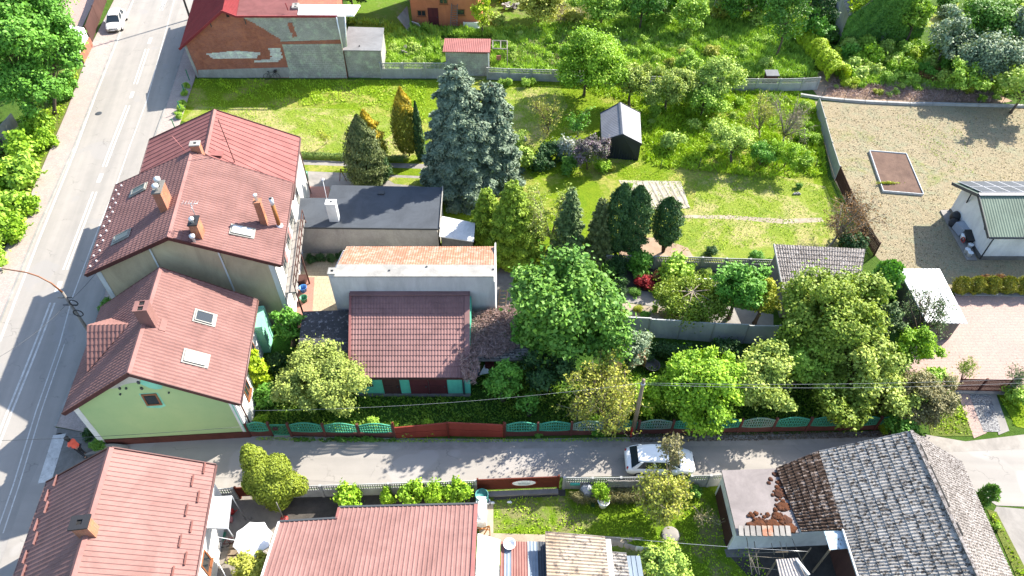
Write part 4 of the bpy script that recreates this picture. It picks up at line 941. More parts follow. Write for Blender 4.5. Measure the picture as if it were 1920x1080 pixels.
bp([(503, 90), (526, 91), (527, 104), (530, 109), (522, 116), (478, 117), (477, 113), (506, 110), (510, 104)], 'white_block', .007, 'block_patch')
bp([(371, 131), (541, 126), (543, 130), (541, 145), (373, 146)], 'cement_flash', .009, 'plinth')
bp([(345, 86), (349, 84), (368, 129), (373, 145), (370, 146)], 'cement_flash', .012, 'corner_strip')
mb = MB(); sh = 'bright_red_sheet'
e0 = Pl + V(-.45, -.3, -.25); e1 = e0 + bk * 1.05; r0 = Ap + V(0, -.3, .12); r1_ = r0 + bk * 1.05
mb.sheet(e1, e0, r0, r1_, 'trap', .25, .03, 1, 0, .1); m0 = Pm + V(0, -.3, .12); m1 = m0 + bk * 1.05
mb.sheet(m0, m1, r1_, r0, 'trap', .25, .03, 1, 0, .1); mb.build('roof', sh, t)
mb = MB(); qa = VW(558, 29, w0, w1) + V(0, -.3, .1); mb.sheet(qa, qa + bk * 1.05, m1 + V(.02), m0 + V(.02), 'trap', .25, .03, 1, 0, .1); o = mb.build('roof', 'bright_pink_sheet', t); o['label'] = 'pink sheet part of the roof'
mb = MB(); qa2 = qa + V(.02, .25, 0); q3 = Pr + V(1.6, .05, .06)
mb.hexa([qa2 + V(0, 0, -.15), q3 + V(0, 0, -.15), q3 + V(.3, 2.2, -.15), qa2 + V(-.3, 2.2, -.15)], [qa2, q3, q3 + V(.3, 2.2, 0), qa2 + V(-.3, 2.2, 0)]); o = mb.build('roof', 'white_roof', t); o['label'] = 'flat white sheet part of the roof'
mb = MB(); mb.bar(Ap + V(0, -.34, .1), Pm + V(0, -.34, .1), .08, .2); mb.bar(Pm + V(0, -.34, .1), Pr + V(.1, -.34, .1), .08, .18); mb.bar(e0 + V(0, -.04, 0), r0 + V(0, -.04, 0), .08, .22); mb.build('verge_board', 'bright_red_sheet', t)
q = VW(555, 15, w0 + V(0, 1.5, 0), w1 + V(0, 1.5, 0)); chimney(t, q, .55, .9, q.z - 1.4, q.z + .2, .1, 'cement_flash', holes=2)
mb = MB(); P = [VW(x, y, w0, w1) for x, y in ((632, 28), (648, 28), (651, 84), (644, 87))]; mb.hexa([q + V(0, -.003, 0) for q in P], [q + V(0, -.35, 0) for q in P]); mb.build('buttress', 'cement_flash', t)
mb = MB(); q = P[0] + V(0, -.37, 0); q2 = P[3] + V(0, -.37, 0); mb.tube([q, q2], .06, 6); mb.tube([P[1] + V(0, -.37, 0), P[2] + V(0, -.37, 0)], .06, 6); mb.build('drain_pipe', 'white_paint', t)
q = VW(427, 29, w0, w1); mb = MB(); mb.box(q + V(0, -.01, 0), (.25, .06, .3)); mb.build('vent_hole', 'dark_void', t)
for (x, y) in ((395, 45), (460, 40)): q = VW(x, y, w0, w1); mb = MB(); mb.box(q + V(0, -.04, 0), (.06, .08, .6)); mb.build('wall_anchor', 'dark_iron', t)
mb = MB(); q = VW(539, 22, w0, w1) + V(0, .3, 0); mb.tube([q, q + V(-.1, 0, .7)], .05, 5); mb.build('vent_pipe', 'bright_red_sheet', t)
# attached block shed
def flatshed(name, label, roofpx, z, wallm, roofm, th=.12, inset=.15, cat='shed', drop=None, side=None):
    "roofpx near left, near right, far right, far left; z scalar or four heights"
    zs = z if isinstance(z, (list, tuple)) else [z] * 4
    P = [G(x, y, h) for (x, y), h in zip(roofpx, zs)]; c = sum(P, Vector()) / 4
    t = thing(name, (c.x, c.y, 0), label, cat); W = [p.lerp(c, inset / max((p - c).length, .1)) for p in P]
    W = [Vector((w.x, w.y, p.z - th)) for w, p in zip(W, P)]
    mb = MB(); mb.hexa([up(w, 0) for w in W], W); 
    mb.build('wall', wallm, t); 
    return t, P, W
def slab(parent, P, th, m, name='roof'):
    mb = MB(); mb.hexa([p - V(0, 0, th) for p in P], P); return mb.build(name, m, parent)
t, P, W = flatshed('block_shed', 'grey block shed with flat grey roof built onto the end of the brick house', [(642, 94), (715, 95), (720, 52), (653, 50)], 3.1, 'small_block', 'grey_roof'); slab(t, P, .1, 'grey_roof')
q = G(674, 87, 3.1); mb = MB(); mb.lathe((q.x, q.y, 3.1), [(.06, 0), (.06, .12), (0, .12)], 8); mb.build('roof_vent', 'black', t)
# ================================================================= R little shed with pink roof
t, P, W = flatshed('pink_roof_shed', 'little plastered shed with pink corrugated roof behind the blue spruces', [(830, 97), (919, 98), (921, 73), (834, 72)], [2.75, 2.75, 2.35, 2.35], 'shed_block', None, inset=.3)
mb = MB(); mb.sheet(P[3], P[2], P[1], P[0], 'sine', .19, .03, 1, 0, .06); mb.build('roof', 'bright_pink_sheet', t)
mb = MB(); mb.bar(W[0] + V(2.2, -.06, 0), W[1] + V(0, -.06, 0), .05, .2); mb.build('lintel', 'old_red_sheet', t)
mb = MB(); mb.box((W[1].x + .05, W[1].y, (W[1].z) / 2), (.12, .3, W[1].z)); mb.build('corner_post', 'white_render', t)
t = thing('pergola_frame', G(940, 110), 'bare grey timber frame on thin posts to the right of the little pink-roofed shed', 'pergola'); mb = MB(); z = 2.5
Q = [G(924, 91, z), G(951, 92, z), G(951, 77, z), G(924, 76, z)]
for i in range(4): mb.bar(Q[i], Q[(i + 1) % 4], .09, .09)
mb.bar(Q[0].lerp(Q[1], .55), Q[3].lerp(Q[2], .55), .09, .09); mb.build('beam', 'wood_grey', t)
for q in Q[1:3]: mb = MB(); mb.tube([up(q, 0), q], .05, 5); mb.build('post', 'wood_grey', t)
mb = MB(); q = G(935, 122); mb.box(q + V(0, 0, .55), (.5, .05, 1.3), .2, 0, .25); tag(mb.build('plank', 'pink_board'), 'pinkish board leaning beneath the bare timber frame', 'board')
# ================================================================= S orange house
a_, b_ = G(774, 47), G(898, 50); t = thing('orange_house', (a_ + b_) / 2, 'orange plastered outbuilding with dark red door at the top edge', 'house')
mb = MB(); mb.prism([a_, b_, b_ + V(.6, 6.5), a_ + V(-1, 6.5)], 0, 5.2); mb.build('wall', 'orange_render', t)
mb = MB(); q = [a_ + V(-.5, -.4, 5.0), b_ + V(.5, -.4, 5.0), b_ + V(1, 7, 5.0), a_ + V(-1.5, 7, 5.0)]; r_ = [q[0].lerp(q[3], .5) + V(0, 0, 2), q[1].lerp(q[2], .5) + V(0, 0, 2)]
mb.sheet(q[0], q[1], r_[1], r_[0], 'tile', .25, .03, .4); mb.sheet(q[2], q[3], r_[0], r_[1], 'tile', .25, .03, .4); mb.build('roof', 'brown_tile', t)
def wwpx(par, x0, y0, x1, y1, a, b, **k):
    p0 = VW(x0, y1, a, b); p1 = VW(x1, y0, a, b); d = (b - a).normalized(); return (p0 - a).dot(d), p0.z, (p1 - p0).length if 0 else abs((p1 - p0).dot(d)), p1.z - p0.z
for r4 in ((783, 19, 798, 30), (857, 17, 871, 28), (824, -3, 839, 7)):
    s, z0, w, h = wwpx(t, *r4, a_, b_); wallwin(t, a_, b_, s, z0, w, h, 'frame_brown', out=V(0, -1, 0))
s, z0, w, h = wwpx(t, 804, 15, 821, 44, a_, b_); walldoor(t, a_, b_, s, .05, w, z0 + h - .05, 'barn_door', out=V(0, -1, 0))
t = thing('wooden_ladder', G(848, 54), 'weathered grey ladder leaning against the orange wall', 'ladder'); l0, l1 = G(844, 55), G(851, 54); tl = VW(847, 6, a_, b_) + V(0, -.1, 0); tr_ = VW(856, 7, a_, b_) + V(0, -.1, 0)
mb = MB(); mb.bar(l0, tl, .06, .08); mb.bar(l1 + V(.35), tr_ + V(.1), .06, .08); mb.build('rail', 'wood_grey', t); mb = MB()
for i in range(1, 12): mb.tube([l0.lerp(tl, i / 12), (l1 + V(.35)).lerp(tr_ + V(.1), i / 12)], .03, 4)
mb.build('rung', 'wood_grey', t)
mb = MB(); q0, q1 = G(771, 66), G(767, 42); mb.hexa([q0, q1, q1 + V(-.05, 0, 1.9), q0 + V(-1.4, .3, 1.9)], [x + V(.06, 0, 0) for x in (q0, q1, q1 + V(-.05, 0, 1.9), q0 + V(-1.4, .3, 1.9))]); tag(mb.build('board_sheet', 'wood_grey'), 'large grey board leaning at the left corner of the orange outbuilding', 'board')
mb = MB(); q0 = G(782, 53); mb.box(q0 + V(0, 0, .35), (1.0, .06, 1.0), -.6, 0, .5); tag(mb.build('board_sheet', 'white_render'), 'small white board lying by the left corner of the orange outbuilding', 'board')
mb = MB(); q0 = G(884, 53); 
for k in ((-.85, 0, .1, .9), (.85, 0, .1, .9), (0, .4, 1.8, .1), (0, -.4, 1.8, .1)): mb.box(q0 + V(k[0], k[1] * .4, .35 + k[1] * .6), (k[2], .1, .8 if k[2] < .5 else .1))
mb.box(q0 + V(0, 0, .35), (1.6, .03, .7)); tag(mb.build('window_frame', 'white_paint'), 'old white window frame set in the grass under the orange wall', 'window frame')
# ================================================================= G dark flat roofed annex
z = 2.8
t = thing('flat_roof_annex', G(690, 400), 'long low annex with dark felt roof and white box chimney beside the blue spruce', 'annex')
Pn = [G(552, 425, z), G(823, 428, z), G(829, 351, z), G(622, 347, z), G(615, 371, z), G(549, 371, z)]
mb = MB(); mb.hexa([p - V(0, 0, .12) for p in Pn], Pn); mb.build('roof', 'tar_roof', t)
c = sum(Pn, Vector()) / 6; W = [p.lerp(c, .02) for p in Pn]; mb = MB(); mb.hexa([up(w, 0) for w in W], [up(w, z - .122) for w in W]); mb.build('wall', 'grey_render', t)
mb = MB(); mb.bar(Pn[0] + V(0, -.05, -.05), Pn[1] + V(0, -.05, -.05), .08, .14); mb.build('gutter', 'dark_iron', t)
p = G(628, 412, z); ch = chimney(t, p, .72, .5, z - .1, ZT(p, 380), 0, 'white_render', cap='white_render')
q = G(608, 378, z + 1.3); mb = MB(); mb.tube([up(p, z + 1.2) + V(-.25), G(605, 337, z + 1.3 + 1.9)], .02, 4); e = G(605, 337, z + 3.2); mb.lathe((e.x, e.y, e.z), [(.0, 0), (.16, .03), (0, .09)], 8); mb.build('antenna', 'white_paint', t)
mb = MB(); q = G(715, 363, z); mb.box(q + V(0, 0, .06), (.5, .35, .12)); mb.build('roof_vent', 'dark_iron', t)
mb = MB(); mb.bar(up(Pn[1], z + .01) + V(.06), up(Pn[2], z + .01) + V(.06), .06, .2); mb.build('edge_trim', 'cement_flash', t)
mb = MB(); q = [G(560, 376, 2.4), G(612, 374, 2.4), G(612, 366, 2.4), G(562, 366, 2.4)]
# L white roofed shed
t, P, W = flatshed('white_roof_shed', 'tiny shed with dirty white sheet roof at the right end of the dark felt-roofed annex', [(823, 443), (888, 453), (891, 418), (829, 405)], [2.3, 2.3, 2.5, 2.5], 'concrete_dark', None); slab(t, P, .08, 'white_roof')
# ================================================================= H orange roofed garage
t = thing('orange_roof_garage', G(780, 560), 'long garage with orange tile roof and white rough-rendered wall behind the brown-roofed outbuilding', 'garage')
zn, zf = 5.6, 4.7; nl, nr = G(618, 518, zn), G(926, 518, zn); fl, fr_ = G(650, 463, zf), G(927, 463, zf)
mb = MB(); Wt = [nl, nr, up(fr_, zf - .1), up(fl, zf - .1)]; Wt[2] = V(nr.x, fr_.y - .1, zf - .12); Wt[3] = V(nl.x + .1, fl.y - .1, zf - .12)
mb.hexa([up(w, 0) for w in Wt], [w - V(0, 0, .1) for w in Wt]); mb.build('wall', 'rough_render', t)
rn, rr = G(632, 499, zn - .05), G(926, 500, zn - .05)
mb = MB(); mb.sheet(fl, fr_, rr, rn, 'tile', .17, .02, .28, 0, .06); mb.build('roof', 'orange_tile', t)
mb = MB(); q0, q1 = nl + V(.25, 0, 0), nr; r0, r1 = rn + V(-.0, .0, .0), rr
mb.hexa([q0 - V(0, 0, .1), q1 - V(0, 0, .1), r1 - V(0, 0, .1), r0 - V(0, 0, .1)], [q0 + V(0, -.04, .03), q1 + V(0, -.04, .03), r1 + V(0, .1, .07), r0 + V(0, .1, .07)]); mb.build('parapet', 'cement_flash', t)
p = nl + V(.12, .3, 0); chimney(t, p, .42, .5, 0.02, zn + .12, 0, 'rough_render')
mb = MB(); mb.box((nr.x + .03, (nr.y + fr_.y) / 2, (zn + zf) / 4), (.08, fr_.y - nr.y, (zn + zf) / 2 - .1)); o = mb.build('wall_face', 'white_render', t); o['label'] = 'smooth white end wall'
for i in range(3): q = [G(800, 500, zn + .04), G(925, 505, zn + .04), G(730, 507, zn + .04)][i]; mb = MB(); mb.box(q, (.12, .1, .08)); mb.build('parapet_chip', 'dark_iron', t)
# ================================================================= I brown roofed green outbuilding
t = thing('green_outbuilding', G(765, 700), 'low outbuilding with brown tiled roof, turquoise walls and red double doors', 'outbuilding')
A, B, C, D = G(655, 708, 2.25), G(880, 708, 2.25), G(880, 549, 4.1), G(657, 550, 4.1)
mb = MB(); mb.sheet(A, B, C, D, 'tile', .20, .03, .37, 0, .1); mb.build('roof', 'brown_tile', t)
a_, b_ = V(A.x + .12, A.y + .3, 0), V(B.x - .02, A.y + .3, 0); ty = D.y - .1; k = (4.1 - 2.25) / (D.y - A.y); h0 = 2.25 + .3 * k - .14; h1 = 2.25 + (ty - A.y) * k - .14
mb = MB(); mb.hexa([a_, b_, V(b_.x, ty), V(a_.x, ty)], [up(a_, h0), up(b_, h0), V(b_.x, ty, h1), V(a_.x, ty, h1)]); mb.build('wall', 'green_wall', t)
mb = MB(); mb.bar(D + V(-.03, -.02, .06), C + V(.03, -.02, .06), .5, .06); mb.build('flashing', 'brown_tile', t)
mb = MB(); mb.bar(B + V(-.14, 0, .06), C + V(-.14, 0, .06), .34, .06); mb.build('verge_trim', 'brown_tile', t)
mb = MB(); mb.bar(A + V(0, 0, .03), D + V(0, 0, .03), .14, .12); mb.build('verge_trim', 'bright_pink_sheet', t)
mb = MB(); mb.bar(A + V(0, -.02, -.1), B + V(0, -.02, -.1), .05, .16); mb.build('eave_board', 'brown_board', t)
for (x0, y0, x1, y1) in ((680, 711, 696, 721),):
    s, z0, w, h = wwpx(t, x0, y0, x1, y1, a_, b_); wallwin(t, a_, b_, s, z0, w, h, 'brown_board', out=V(0, -1, 0))
s, z0, w, h = wwpx(t, 722, 711, 748, 738, a_, b_); walldoor(t, a_, b_, s, .05, w, 1.85, 'brown_board', out=V(0, -1, 0))
s, z0, w, h = wwpx(t, 772, 711, 838, 740, a_, b_)
for k in (0, 1): walldoor(t, a_, b_, s + k * w / 2, .05, w / 2 - .02, 1.85, 'barn_door', out=V(0, -1, 0), name='double_door')
mb = MB(); mb.box((b_.x - .42, a_.y - .05, .95), (.12, .1, 1.85)); mb.build('drain_pipe', 'dark_iron', t)
mb = MB(); mb.box(((a_.x + b_.x) / 2, a_.y - .1, .06), (b_.x - a_.x, .2, .12)); mb.build('step', 'concrete_dark', t)
# J slab roof shed, K vine roof shed
t, P, W = flatshed('moss_roof_shed', 'shed with flat rough slab roof blotched with black moss, left of the brown-roofed outbuilding', [(556, 672), (652, 674), (656, 581), (568, 584)], 2.5, 'concrete_dark', None); slab(t, P, .16, 'moss_slab')
t = thing('lean_to', G(940, 640), 'open lean-to with old corrugated roof covered in dry vines, right of the brown-roofed outbuilding', 'lean-to')
P = [G(884, 674, 2.4), G(1004, 673, 2.3), G(1000, 583, 2.3), G(884, 584, 2.4)]
mb = MB(); mb.sheet(P[1], P[2], P[3], P[0], 'lap', .2, .05, 1.2, 0, .06); mb.build('roof', 'eternit_moss', t)
for q in (P[0] + V(.1, .1), P[0].lerp(P[1], .5) + V(0, .1), P[1] + V(-.1, .1)): mb = MB(); mb.tube([up(q, 0), up(q, 2.25)], .06, 6); mb.build('post', 'wood', t)
mb = MB(); mb.box(((P[2].x + P[3].x) / 2, P[2].y - .1, 1.1), (P[2].x - P[3].x, .12, 2.15)); mb.build('back_wall', 'wood_grey', t)
mb = MB(); mb.bar(P[0] + V(0, -.03, -.06), P[1] + V(0, -.03, -.06), .08, .14); mb.build('eave_board', 'wood_grey', t)
rng = np.random.default_rng(5)
def vine(pxpoly, z, n, label, zr=(.0, .3), lab2='vine', col_='vine_dry', hang=0):
    Pq = [G(x, y, z) for x, y in pxpoly]; xs = [p.x for p in Pq]; ys = [p.y for p in Pq]; C = []
    while len(C) < n:
        x, y = rng.uniform(min(xs), max(xs), 400), rng.uniform(min(ys), max(ys), 400); k = inpoly(Pq, x, y); C += list(zip(x[k], y[k]))
    C = np.array(C[:n]); zz = z + rng.uniform(zr[0], zr[1], n) ** 1.0; C = np.column_stack([C, zz]); N_n = dirs(rng, n, .8); T = rng.normal(size=(n, 3)) * np.array([1, 1, .35])
    c = C.mean(0); return tag(leafcloud(lab2, C, N_n, .2, .09, col_, None, (c[0], c[1], z), T=T, rng=rng), label, 'vine')
vine([(880, 590), (960, 575), (985, 600), (975, 650), (930, 672), (884, 672), (872, 640)], 2.52, 5200, 'mat of dry pinkish vine stems over the open lean-to roof', (.0, .3))
vine([(860, 655), (888, 650), (900, 690), (890, 712), (868, 708)], 2.6, 1500, 'tangle of dry vine hanging at the corner of the brown tiled roof', (-.5, .35))
for (x, y, m_, s_, l_) in ((890, 693, 'blue_plastic', .28, 'blue plastic drum under the dry-vined lean-to'), (908, 694, 'cloth_white', .3, 'pale folded sheet under the dry-vined lean-to'), (918, 688, 'barn_door', .25, 'dark red crate under the dry-vined lean-to')):
    q = G(x, y, .5); mb = MB()
    if 'drum' in l_: mb.lathe((q.x, q.y, 0), [(s_, 0), (s_ * 1.06, .4), (s_, .8), (s_ * .9, .84)], 12)
    elif 'sheet' in l_: mb.hexa([V(q.x - .3, q.y - .25, .3), V(q.x + .35, q.y - .1, .3), V(q.x + .1, q.y + .3, .3)], [V(q.x - .3, q.y - .25, .42), V(q.x + .35, q.y - .1, .42), V(q.x + .1, q.y + .3, .9)])
    else:
        for k_ in range(4): mb.box((q.x, q.y, .15 + k_ * .22), (.6, .45, .16))
    tag(mb.build('drum' if 'drum' in l_ else 'sheet' if 'sheet' in l_ else 'crate', m_), l_, 'drum' if 'drum' in l_ else 'sheet' if 'sheet' in l_ else 'crate')
t = thing('garden_cart', G(928, 566), 'rusty ladder-like rack leaning by the end wall of the orange-roofed garage', 'rack'); mb = MB(); q = G(933, 580)
for k in (0, .55): mb.bar(q + V(k, 0, .1), q + V(k + .2, .6, 1.5), .05, .05)
for i in range(5): f = i / 5 + .1; mb.bar(q + V(.2 * f, .6 * f, .1 + 1.4 * f), q + V(.55 + .2 * f, .6 * f, .1 + 1.4 * f), .04, .04)
mb.build('frame', 'wood', t)
# ================================================================= M black garden shed
z0, z1 = 1.85, 2.85
A, B, C, D = G(1128, 264, z0), G(1203, 270, z0), G(1200, 212, z0), G(1126, 213, z0); R1, R2 = G(1168, 252, z1), G(1163, 193, z1)
t, K = gable_house('black_shed', 'small black-walled garden shed with grey corrugated gable roof on the grass', A, B, C, D, R1, R2, (.06, .06, .06, .06), ('black_sheet',) * 4, 'shed_sheet', 'sine', .26, .035, verge='black_sheet', cat='shed', capm='shed_sheet')
a_, b_ = K['a'], K['b']; out = Vector((K['u'].y, -K['u'].x, 0)); L_ = (b_ - a_).length
for i in range(14):
    s = (i + .5) / 14; p = a_.lerp(b_, s); mb = MB(); mb.prism([p - K['u'] * .06 + out * .002, p + K['u'] * .06 + out * .002, p + K['u'] * .04 + out * .04, p - K['u'] * .04 + out * .04], .05, gz(s, a_, b_, K['r1']) - .05); mb.build('cladding_rib', 'black_sheet', t)
# ================================================================= N old eternit shed
t = thing('eternit_shed', G(1540, 510), 'old shed with grey weathered corrugated roof at the edge of the dry yard', 'shed')
A, B, C, D = G(1472, 560, 2.2), G(1606, 570, 2.2), G(1622, 467, 2.9), G(1452, 458, 2.9)
mb = MB(); mb.sheet(A, B, C, D, 'lap', .19, .045, .42, 0, .06); mb.build('roof', 'eternit_pale', t)
W = [A.lerp(C, .04), B.lerp(D, .04), C.lerp(A, .04), D.lerp(B, .04)]; mb = MB(); mb.hexa([up(w, 0) for w in W], [w - V(0, 0, .12) for w in W]); mb.build('wall', 'wood_grey', t)
mb = MB(); mb.bar(A + V(-.05, 0, 0), D + V(-.05, 0, 0), .06, .2); mb.build('verge_board', 'precast', t)
# ================================================================= O metal garage
t = thing('metal_garage', G(1750, 590), 'small sheet metal garage with sloping white roof beside the pink paved drive', 'garage')
A, B, C, D = G(1737, 605, 1.95), G(1814, 606, 1.95), G(1762, 504, 2.2), G(1684, 504, 2.2)
mb = MB(); mb.sheet(A, B, C, D, 'trap', .3, .03, 1, 0, .05); mb.build('roof', 'white_metal', t)
W = [A + V(.12, .15), B + V(-.35, .15), C + V(-.12, -.1), D + V(.12, -.1)]; mb = MB(); mb.hexa([up(w, 0) for w in W], [w - V(0, 0, .08) for w in W]); mb.build('wall', 'wood_grey', t)
for k in (0, 1):
    d_ = W[1] - W[0]; p0 = W[0] + d_ * (.06 + .47 * k); p1 = W[0] + d_ * (.06 + .47 * k + .42); mb = MB()
    mb.prism([up(p0, 0) + V(0, -.03), up(p1, 0) + V(0, -.03), up(p1, 0) + V(0, -.004), up(p0, 0) + V(0, -.004)], .08, 1.8)
    for i in range(9): q = p0.lerp(p1, (i + .5) / 9); mb.box((q.x, q.y - .04, .94), (.05, .02, 1.7))
    mb.build('door', 'wood_grey', t)
# ================================================================= P white house
t = thing('white_house', G(1900, 440), 'white rendered house with green corrugated roof and solar panels in the dry yard', 'house')
x0, x1 = 35.4, 50; A, B, C, D = V(x0, 38.8, 2.7), V(x1, 38.8, 2.7), V(x1, 45.2, 2.7), V(x0, 45.2, 2.7); R1, R2 = V(x0, 42.0, 4.1), V(x1, 42.0, 4.1)
mb = MB(); mb.sheet(A, B, R2, R1, 'sine', .2, .02, 1, 0, .08); mb.sheet(C, D, R1, R2, 'sine', .2, .02, 1, 0, .08); mb.build('roof', 'green_roof', t)
wx = x0 + .75; mb = MB(); vs = [V(wx, 39.2, .35), V(wx, 44.8, .35), V(wx, 44.8, 2.72), V(wx, 42, 3.95), V(wx, 39.2, 2.72)]; mb.hexa(vs, [v_ + V(x1 - wx - .3) for v_ in vs]); mb.build('wall', 'white_render', t)
mb = MB(); mb.prism([(wx - .04, 39.12), (x1, 39.12), (x1, 44.88), (wx - .04, 44.88)], 0, .35); mb.build('plinth', 'concrete_dark', t)
mb = MB(); mb.bar(A + V(-.03, 0, -.06), R1 + V(-.03, 0, -.06), .06, .24); mb.bar(D + V(-.03, 0, -.06), R1 + V(-.03, 0, -.06), .06, .24); mb.build('verge_board', 'dark_iron', t)
mb = MB(); mb.bar(R1 + V(.25, -1.05, -.62), V(wx, 40.4, 2.0), .09, .09); mb.build('brace', 'dark_iron', t); mb = MB(); mb.bar(R1 + V(.25, 1.05, -.62), V(wx, 43.6, 2.0), .09, .09); mb.build('brace', 'dark_iron', t)
mb = MB(); mb.bar(R1 + V(0, 0, .05), R2 + V(0, 0, .05), .3, .06); mb.build('ridge_cap', 'shed_sheet', t)
gutter(t, A + V(0, -.06, -.05), B + V(0, -.06, -.05), 'dark_iron', dn=[V(wx - .02, 39.15, 2.6)])
nS = (C - R2).cross(R1 - R2).normalized(); nS = nS if nS.z > 0 else -nS; dS = (V(x0, 45.2, 2.7) - R1).normalized()
for r_ in range(2):
    for k in range(8):
        o = R1 + dS * (.25 + r_ * 1.62) + V(.35 + k * 1.08, 0, 0) + nS * .12; q = [o, o + V(1.04), o + V(1.04) + dS * 1.56, o + dS * 1.56]; mb = MB(); mb.hexa([p_ for p_ in q[::-1]], [p_ + nS * .04 for p_ in q[::-1]])
        pn = mb.build('solar_panel', 'chrome', t); mb = MB(); i_ = .04; q2 = [o + V(i_) + dS * i_, o + V(1.0) + dS * i_, o + V(1.0) + dS * 1.52, o + V(i_) + dS * 1.52]; mb.hexa([p_ + nS * .041 for p_ in q2[::-1]], [p_ + nS * .048 for p_ in q2[::-1]]); mb.build('cell_sheet', 'tar_roof', pn)
tpx = ground('terrace', [(1762, 396), (1791, 394), (1831, 489), (1812, 489)], 'concrete', .12, raise_=1)
def odd(name, mb, m, label, cat): return tag(mb.build(name, m), label, cat)
q = G(1789, 410, .3); mb = MB(); mb.blob((q.x, q.y, .5), (.42, .42, .48), 0, 10, 6, .08, 1); odd('bag', mb, 'black', 'full black bag at the far end of the white house terrace', 'bag')
q = G(1787, 420, .3); mb = MB(); mb.blob((q.x, q.y, .4), (.38, .35, .38), 0, 10, 6, .1, 2); odd('bag', mb, 'trousers', 'second dark bag, between the black bag and the grey cushion stack', 'bag')
q = G(1800, 432, .3); mb = MB()
for i in range(5): mb.box((q.x + .02 * i, q.y, .25 + i * .13), (.72, 1.0, .11), .1 + .03 * i)
odd('cushion_stack', mb, 'cushion', 'stack of grey garden cushions against the white house wall', 'cushions')
q = G(1806, 446, .2); mb = MB(); mb.lathe((q.x, q.y, .12), [(.2, 0), (.27, .4), (.26, .42)], 12); odd('bucket', mb, 'cloth_white', 'white bucket beside the grey cushion stack on the terrace', 'bucket')
t = thing('wheelbarrow', G(1815, 455), 'dark wheelbarrow tipped against the white house wall with both handles up', 'wheelbarrow'); q = G(1813, 455)
mb = MB(); mb.hexa([q + V(-.3, -.35, .35), q + V(.35, -.35, .35), q + V(.35, .35, .55), q + V(-.3, .35, .55)], [q + V(-.4, -.5, .65), q + V(.45, -.5, .65), q + V(.45, .5, .95), q + V(-.4, .5, .95)]); mb.build('tray', 'black', t)
mb = MB(); mb.tube([q + V(-.35, -.3, .3), q + V(.2, .2, .7), q + V(.5, .35, 1.2)], .025, 5); mb.build('handle', 'dark_iron', t); mb = MB(); mb.tube([q + V(-.3, .2, .3), q + V(.25, .6, .7), q + V(.5, .8, 1.2)], .025, 5); mb.build('handle', 'dark_iron', t)
mb = MB(); 
for i in range(12): a = 6.283 * i / 12; b2 = 6.283 * (i + 1) / 12; mb.bar(q + V(-.45, .2 * math.cos(a), .3 + .2 * math.sin(a)), q + V(-.45, .2 * math.cos(b2), .3 + .2 * math.sin(b2)), .07, .05)
mb.build('wheel', 'red_plastic', t)
for i, (x, y) in enumerate(((1818, 463), (1812, 472), (1817, 478))):
    q = G(x, y, .2); mb = MB(); mb.lathe((q.x, q.y, .12), [(.16, 0), (.2, .34), (.22, .36), (.19, .37)], 10); odd('bucket', mb, 'panel_white', ['pale bucket just in front of the dark wheelbarrow', 'pale bucket at the terrace edge, middle one of three', 'pale bucket nearest the corner of the white house'][i], 'bucket')
# raised bed
t = thing('raised_bed', G(1680, 326), 'raised soil bed with white wooden frame in the dry yard', 'raised bed')
P = [G(1655, 361), G(1730, 367), G(1698, 291), G(1629, 285)]
for i in range(4): mb = MB(); mb.bar(up(P[i], .12), up(P[(i + 1) % 4], .1), .055, .22); mb.build('frame_board', 'pale_trim', t)
mb = MB(); c = sum(P, Vector()) / 4; Q = [p.lerp(c, .03) for p in P]; mb.prism(Q, 0, .14); mb.build('soil', 'bed_soil', t)
# ================================================================= Q barn
t = thing('old_barn', G(1700, 950), 'big old barn with lichen-spotted corrugated grey roof at the bottom right', 'barn')
zr = 5.5; top = G(1707, 808, zr); rs = G(1832, 1085, zr) + V(.1, -2.5, 0); mid = G(1583, 845, 3.35); low = G(1455, 878, 2.6)
re = G(1802, 866, 3.1); res = G(1897, 1085, 3.1) + V(0, -2.5, 0); ms = G(1612, 1085, 3.3) + V(0, -2.5, 0); mk = G(1583, 992, 3.25)
mid_ = V(mk.x + .0, mid.y, 3.3); rsl = top.lerp(rs, (top.y - mk.y) / (top.y - rs.y))
mb = MB(); mb.sheet(mid_, mk, rsl, top, 'lap', .18, .035, .5, 0, .08); mb.sheet(mk, ms, rs, rsl, 'lap', .18, .035, .5, 0, .08); mb.build('roof', 'eternit_moss', t)
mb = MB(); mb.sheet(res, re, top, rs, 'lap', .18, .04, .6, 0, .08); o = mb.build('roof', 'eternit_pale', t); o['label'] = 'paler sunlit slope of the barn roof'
lows = G(1492, 997, 2.55); mb = MB(); mb.sheet(low, lows + V(.3, 0, .0), mk + V(0, 0, .02), mid_ + V(0, 0, .02), 'lap', .2, .055, .45, 0, .08); o = mb.build('roof', 'eternit_mossy', t); o['label'] = 'low catslide roof thick with brown moss'
mb = MB(); vs = [up(re, 0) + V(-.35, -.3), up(res, 0) + V(-.35), up(ms, 0) + V(.35), V(mk.x + .35, mid.y - .3, 0)]; vt = [up(vs[0], 2.95), up(vs[1], 2.95), up(vs[2], 3.1), up(vs[3], 3.1)]
rt1, rt2 = V(top.x, top.y - .3, zr - .2), rs - V(0, 0, .2); n8 = vs + vt + [rt1, rt2]
mb.raw(n8, [[0, 3, 7, 8, 4], [1, 0, 4, 5], [3, 2, 6, 7], [2, 1, 5, 9, 6], [0, 1, 2, 3], [4, 8, 9, 5], [7, 6, 9, 8]]); mb.build('wall', 'brown_board', t)
